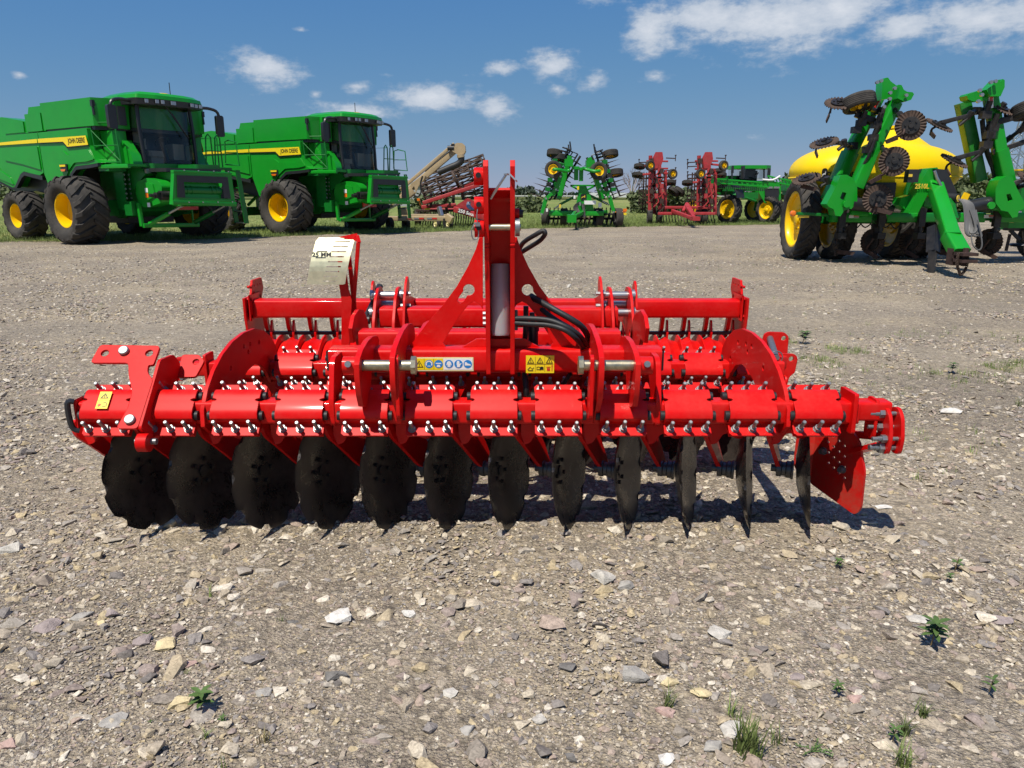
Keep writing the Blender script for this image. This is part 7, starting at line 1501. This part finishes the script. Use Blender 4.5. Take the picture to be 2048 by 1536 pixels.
# weeds along the belt behind the harrow and the ragged grass at the yard edge: beyond counting
def clump(nb, h, seed, dry=0.0, wid=.02):
    r_ = random.Random(seed); b = MB()
    for _ in range(nb): blade(b, (r_.gauss(0, h*.35), r_.gauss(0, h*.35), 0), h*r_.uniform(.5, 1.15), wid*h*3, r_.uniform(0, 6.28), r_.uniform(.1, .8), 2)
    me = b.mesh('clump', 0); me.materials.append(drym if r_.random() < dry else grassm); return me
def sc_arrays(P, h0, h1):
    n = len(P); s = rng.uniform(h0, h1, n); return np.stack([np.zeros(n), np.zeros(n), rng.uniform(0, 6.28, n)], 1), np.stack([s, s, s*rng.uniform(.7, 1.2, n)], 1)
cl = [clump(9, 1.0, 40 + k, .12) for k in range(6)]
xw = rng.uniform(.6, 8, 5200); yw = 6.7 - .10*xw + rng.normal(0, .45, 5200); kk = vnoise(xw, yw, .5, 21) > .52; xw, yw = xw[kk], yw[kk]
xe = np.concatenate([xw, rng.uniform(-6.5, 8, 420), rng.uniform(1.8, 3.6, 60)]); ye = np.concatenate([yw, rng.uniform(8, 24, 420), rng.uniform(3.4, 6, 60)])
P = np.stack([xe, ye, np.array([ground_z(a, c_) for a, c_ in zip(xe, ye)])], 1); RO_, SC_ = sc_arrays(P, .025, .065)
tag(scatter('weed_cover', P, RO_, SC_, rng.integers(0, 6, len(P)), cl, grassm), 'sparse low weeds sprouting across the gravel yard', 'weeds', kind='stuff')
ng_ = 26000; xg = rng.uniform(-1, 1, ng_); yo = rng.exponential(9.0, ng_) - .5; xg = xg*(22 + yo*.7); yg = np.array([edge_y(x) for x in xg]) + yo + rng.normal(0, .25, ng_)
keep = (yg < 75) & (np.abs(xg) < .78*yg + 1); xg, yg, yo = xg[keep], yg[keep], yo[keep]; P = np.stack([xg, yg, np.full(len(xg), .01)], 1); RO_, SC_ = sc_arrays(P, .05, .14); SC_ *= (1 + yg/70)[:, None]
tag(scatter('grass', P, RO_, SC_, rng.integers(0, 6, len(P)), cl, grassm), 'rough green grass along the far edge of the yard', 'grass', kind='stuff')

# ------------------------------------------------------------------ trees, bushes, far woods
def leaf_cloud(blobs, n, size, seed):
    r_ = np.random.default_rng(seed); V = []; per = [max(1, int(n*bl[3])) for bl in blobs]
    for (c, rad, fl, wgt), m_ in zip(blobs, per):
        d = r_.normal(size=(m_, 3)); d /= np.linalg.norm(d, axis=1)[:, None]; q_ = np.array(c) + d*np.array([rad, rad, rad*fl])*(r_.uniform(.45, 1.05, (m_, 1)))
        V.append(q_)
    Q = np.concatenate(V); m_ = len(Q); a = r_.normal(size=(m_, 3)); a /= np.linalg.norm(a, axis=1)[:, None]; t_ = r_.normal(size=(m_, 3)); t_ -= a*(a*t_).sum(1)[:, None]; t_ /= np.linalg.norm(t_, axis=1)[:, None]; s_ = size*r_.uniform(.6, 1.4, (m_, 1))
    vs = np.stack([Q - a*s_*.5, Q + t_*s_*.32, Q + a*s_*.6, Q - t_*s_*.32], 1).reshape(-1, 3); fs = np.arange(m_*4).reshape(-1, 4)
    me = bpy.data.meshes.new('crown'); me.from_pydata(vs.tolist(), [], fs.tolist()); return me
def tree(px, Y_, H, Rr, label, n=1600, size=.5, seed=0, trunk=.25, m=None, cat='tree', name='broadleaf_tree', low=.25):
    x = at(px, 400, Y_).x; e = empty(name, Matrix.Translation((x, Y_, 0)), label, cat); r_ = random.Random(seed)
    b = MB(); tops = []
    b.tube([(0,0,0), (.05*Rr,0,H*.3), (0,.05*Rr,H*.7)], [trunk, trunk*.7, trunk*.3], 8)
    for k in range(7): a = r_.uniform(0, 6.28); z = H*r_.uniform(low, .6); q_ = (math.cos(a)*Rr*.7, math.sin(a)*Rr*.7, z + H*.2); b.tube([(0,0,z), (q_[0]*.5,q_[1]*.5,z+H*.12), q_], [trunk*.4, trunk*.25, trunk*.08], 5)
    b.obj('trunk', barkm, e)
    bl = []
    for k in range(12): a = r_.uniform(0, 6.28); rr_ = Rr*r_.uniform(.1, .75); z = H*r_.uniform(low + .12, .88); bl.append(((math.cos(a)*rr_, math.sin(a)*rr_, z), Rr*r_.uniform(.32, .52), r_.uniform(.7, 1.0), 1/12))
    me = leaf_cloud(bl, n, size, seed); me.materials.append(m or treem); link('crown', me, e); return e
tree(1345, 52, 1.75, 1.3, 'low green bush seen between the wings of the red cultivator', 1500, .32, 1, .08, cat='bush', name='bush', low=.02); tree(1372, 56, 1.6, 1.5, 'rounded green bush right of centre behind the red cultivator', 1500, .32, 2, .08, cat='bush', name='bush', low=.02); tree(1395, 50, 1.4, 1.2, 'small bush behind the right wing of the red cultivator', 1000, .3, 31, .08, cat='bush', name='bush', low=.02)
tree(1286, 58, 1.6, 1.2, 'dark bush left of the red cultivator beside the bare tree', 1300, .32, 3, .08, cat='bush', name='bush', low=.02); tree(850, 44, 1.2, 1.2, 'bush behind the tan conveyor trailer', 1000, .3, 4, .07, cat='bush', name='bush', low=.02); tree(880, 52, 1.3, 1.3, 'bush behind the rusty reel harrow', 1100, .3, 34, .07, cat='bush', name='bush', low=.02); tree(1050, 60, .8, 1.8, 'low scrub left of the green tillage tool', 900, .35, 5, .06, cat='bush', name='bush', low=.02)
tree(1905, 85, 3.1, 2.2, 'leafy tree just right of the yellow tank', 2200, .5, 6, .15); tree(1932, 78, 3.3, 2.0, 'rounded tree between the two applicator wings', 2200, .45, 7, .15); tree(1965, 72, 2.9, 2.0, 'tree behind the right applicator wing', 2200, .45, 8, .15); tree(1995, 80, 2.6, 2.3, 'tree behind the right wing hinge', 2000, .5, 9, .15); tree(1918, 60, 1.4, 1.6, 'low bush under the trees right of the yellow tank', 1500, .35, 10, .08, cat='bush', name='bush', low=.02); tree(1960, 58, 1.3, 1.8, 'low bush under the right applicator wing', 1500, .35, 11, .08, cat='bush', name='bush', low=.02)
tree(40, 60, 2.6, 2.0, 'pale leafed tree seen under the tail of the left combine', 1500, .35, 12, .12); tree(1580, 90, 3.4, 2.4, 'tree left of the yellow tank behind the sprayers', 1500, .5, 13, .15)
# bare tree
e = empty('bare_tree', Matrix.Translation((at(1262, 430, 62).x, 62, 0)), 'leafless grey tree between the tillage tool and the cultivator', 'tree'); b = MB(); tw_ = MB(); r_ = random.Random(5)
def limb(p, d, L, r0, lv):
    q_ = p + d*L; (b if lv < 2 else tw_).tube([p, p + d*L*.5 + Vector((r_.uniform(-.04,.04), 0, .02))*L, q_], [r0, r0*.8, r0*.55], 5)
    if lv >= 4: return
    for _ in range(3 if lv else 6):
        nd = (d + Vector((r_.uniform(-.75,.75), r_.uniform(-.6,.6), r_.uniform(.0,.5)))).normalized(); limb(p + d*L*r_.uniform(.5, 1), nd, L*r_.uniform(.55, .8), r0*.5, lv+1)
limb(Vector((0,0,0)), Vector((0.03,0,1)), 1.5, .11, 0); b.obj('trunk', mat('pale_bark', (.30,.27,.24), .9), e); tw_.obj('branches', mat('twig', (.20,.16,.15), .9), e)
# far wood
bl = []; r_ = random.Random(9)
def wood(px0, px1, Y_, h0, h1, k):
    for i in range(k):
        px = px0 + (px1-px0)*i/(k-1); x = at(px, 400, Y_).x; h = r_.uniform(h0, h1); bl.append(((x, Y_ + r_.uniform(-12, 12), h*.5), h*.55, 1.0, 1.0/k))
wood(1020, 1062, 420, 4, 6.0, 8); wood(1062, 1330, 520, 2.5, 4.5, 26); wood(700, 1035, 480, 2.5, 4.5, 30); wood(1330, 1700, 500, 3, 5, 30); wood(1850, 2200, 300, 4, 7, 24); wood(-200, 200, 420, 5, 9, 20)
me = leaf_cloud(bl, 900, 2.2, 77); me.materials.append(farm); tag(link('far_wood', me), 'line of distant trees along the horizon', 'trees', kind='stuff')
# raised road with guard rail far behind
b = MB(); b.box((0, 232, .35), (900, 12, .7)); tag(b.obj('road_embankment', mat('bank_grass', (.16,.18,.07), .9, var=.2, vscale=.2)), kind='structure')
b = MB(); b.box((0, 225.4, 1.12), (500, .3, .34)); gr = tag(b.obj('guard_rail', mat('pale_rail', (.52,.52,.50), .6)), 'long pale guard rail along the distant road', 'guard rail')
b = MB(); b.box((at(1280,400,200).x, 236, 1.2), (20, 14, 1.6)); b.box((at(1262,400,200).x+18, 236, 1.5), (10, 12, 1.0)); tag(b.obj('distant_shed', mat('shed_sheet', (.6,.62,.62), .6)), 'long low white shed on the horizon beside the bare tree', 'shed')
b = MB(); b.box((at(806,380,95).x, 95, 1.2), (7, 6, 2.4)); b.prism([(-3.8,2.4),(3.8,2.4),(0,3.4)], 6.4, XZ(98.2, at(806,380,95).x)); tag(b.obj('distant_shed', mat('grey_shed', (.32,.33,.34), .7)), 'grey shed partly hidden behind the tan conveyor boom', 'shed')
# lattice pylon at the right edge
PX, PY = at(2046, 300, 130).x, 130; py = empty('pylon', Matrix.Translation((PX, PY, 0)), 'steel lattice pylon at the right edge of the picture', 'pylon')
Hh = 17.0; ws = lambda z: 2.3*(1 - .8*z/Hh)
for sx in (-1, 1):
    for sy in (-1, 1): b = MB(); b.beam((sx*ws(0), sy*ws(0), 0), (sx*ws(Hh), sy*ws(Hh), Hh), .16); b.obj('leg', silver, py)
lev = [0, 3, 5.5, 8, 10, 12, 13.8, 15.5, 17]
for z0, z1 in zip(lev, lev[1:]):
    for sx, sy in ((1,0),(-1,0),(0,1),(0,-1)):
        f_ = lambda s, z: ((sx*ws(z), s*ws(z), z) if sx else (s*ws(z), sy*ws(z), z)); b = MB(); b.beam(f_(-1,z0), f_(1,z1), .09); b.beam(f_(1,z0), f_(-1,z1), .09); b.beam(f_(-1,z1), f_(1,z1), .08); b.obj('bracing', silver, py)
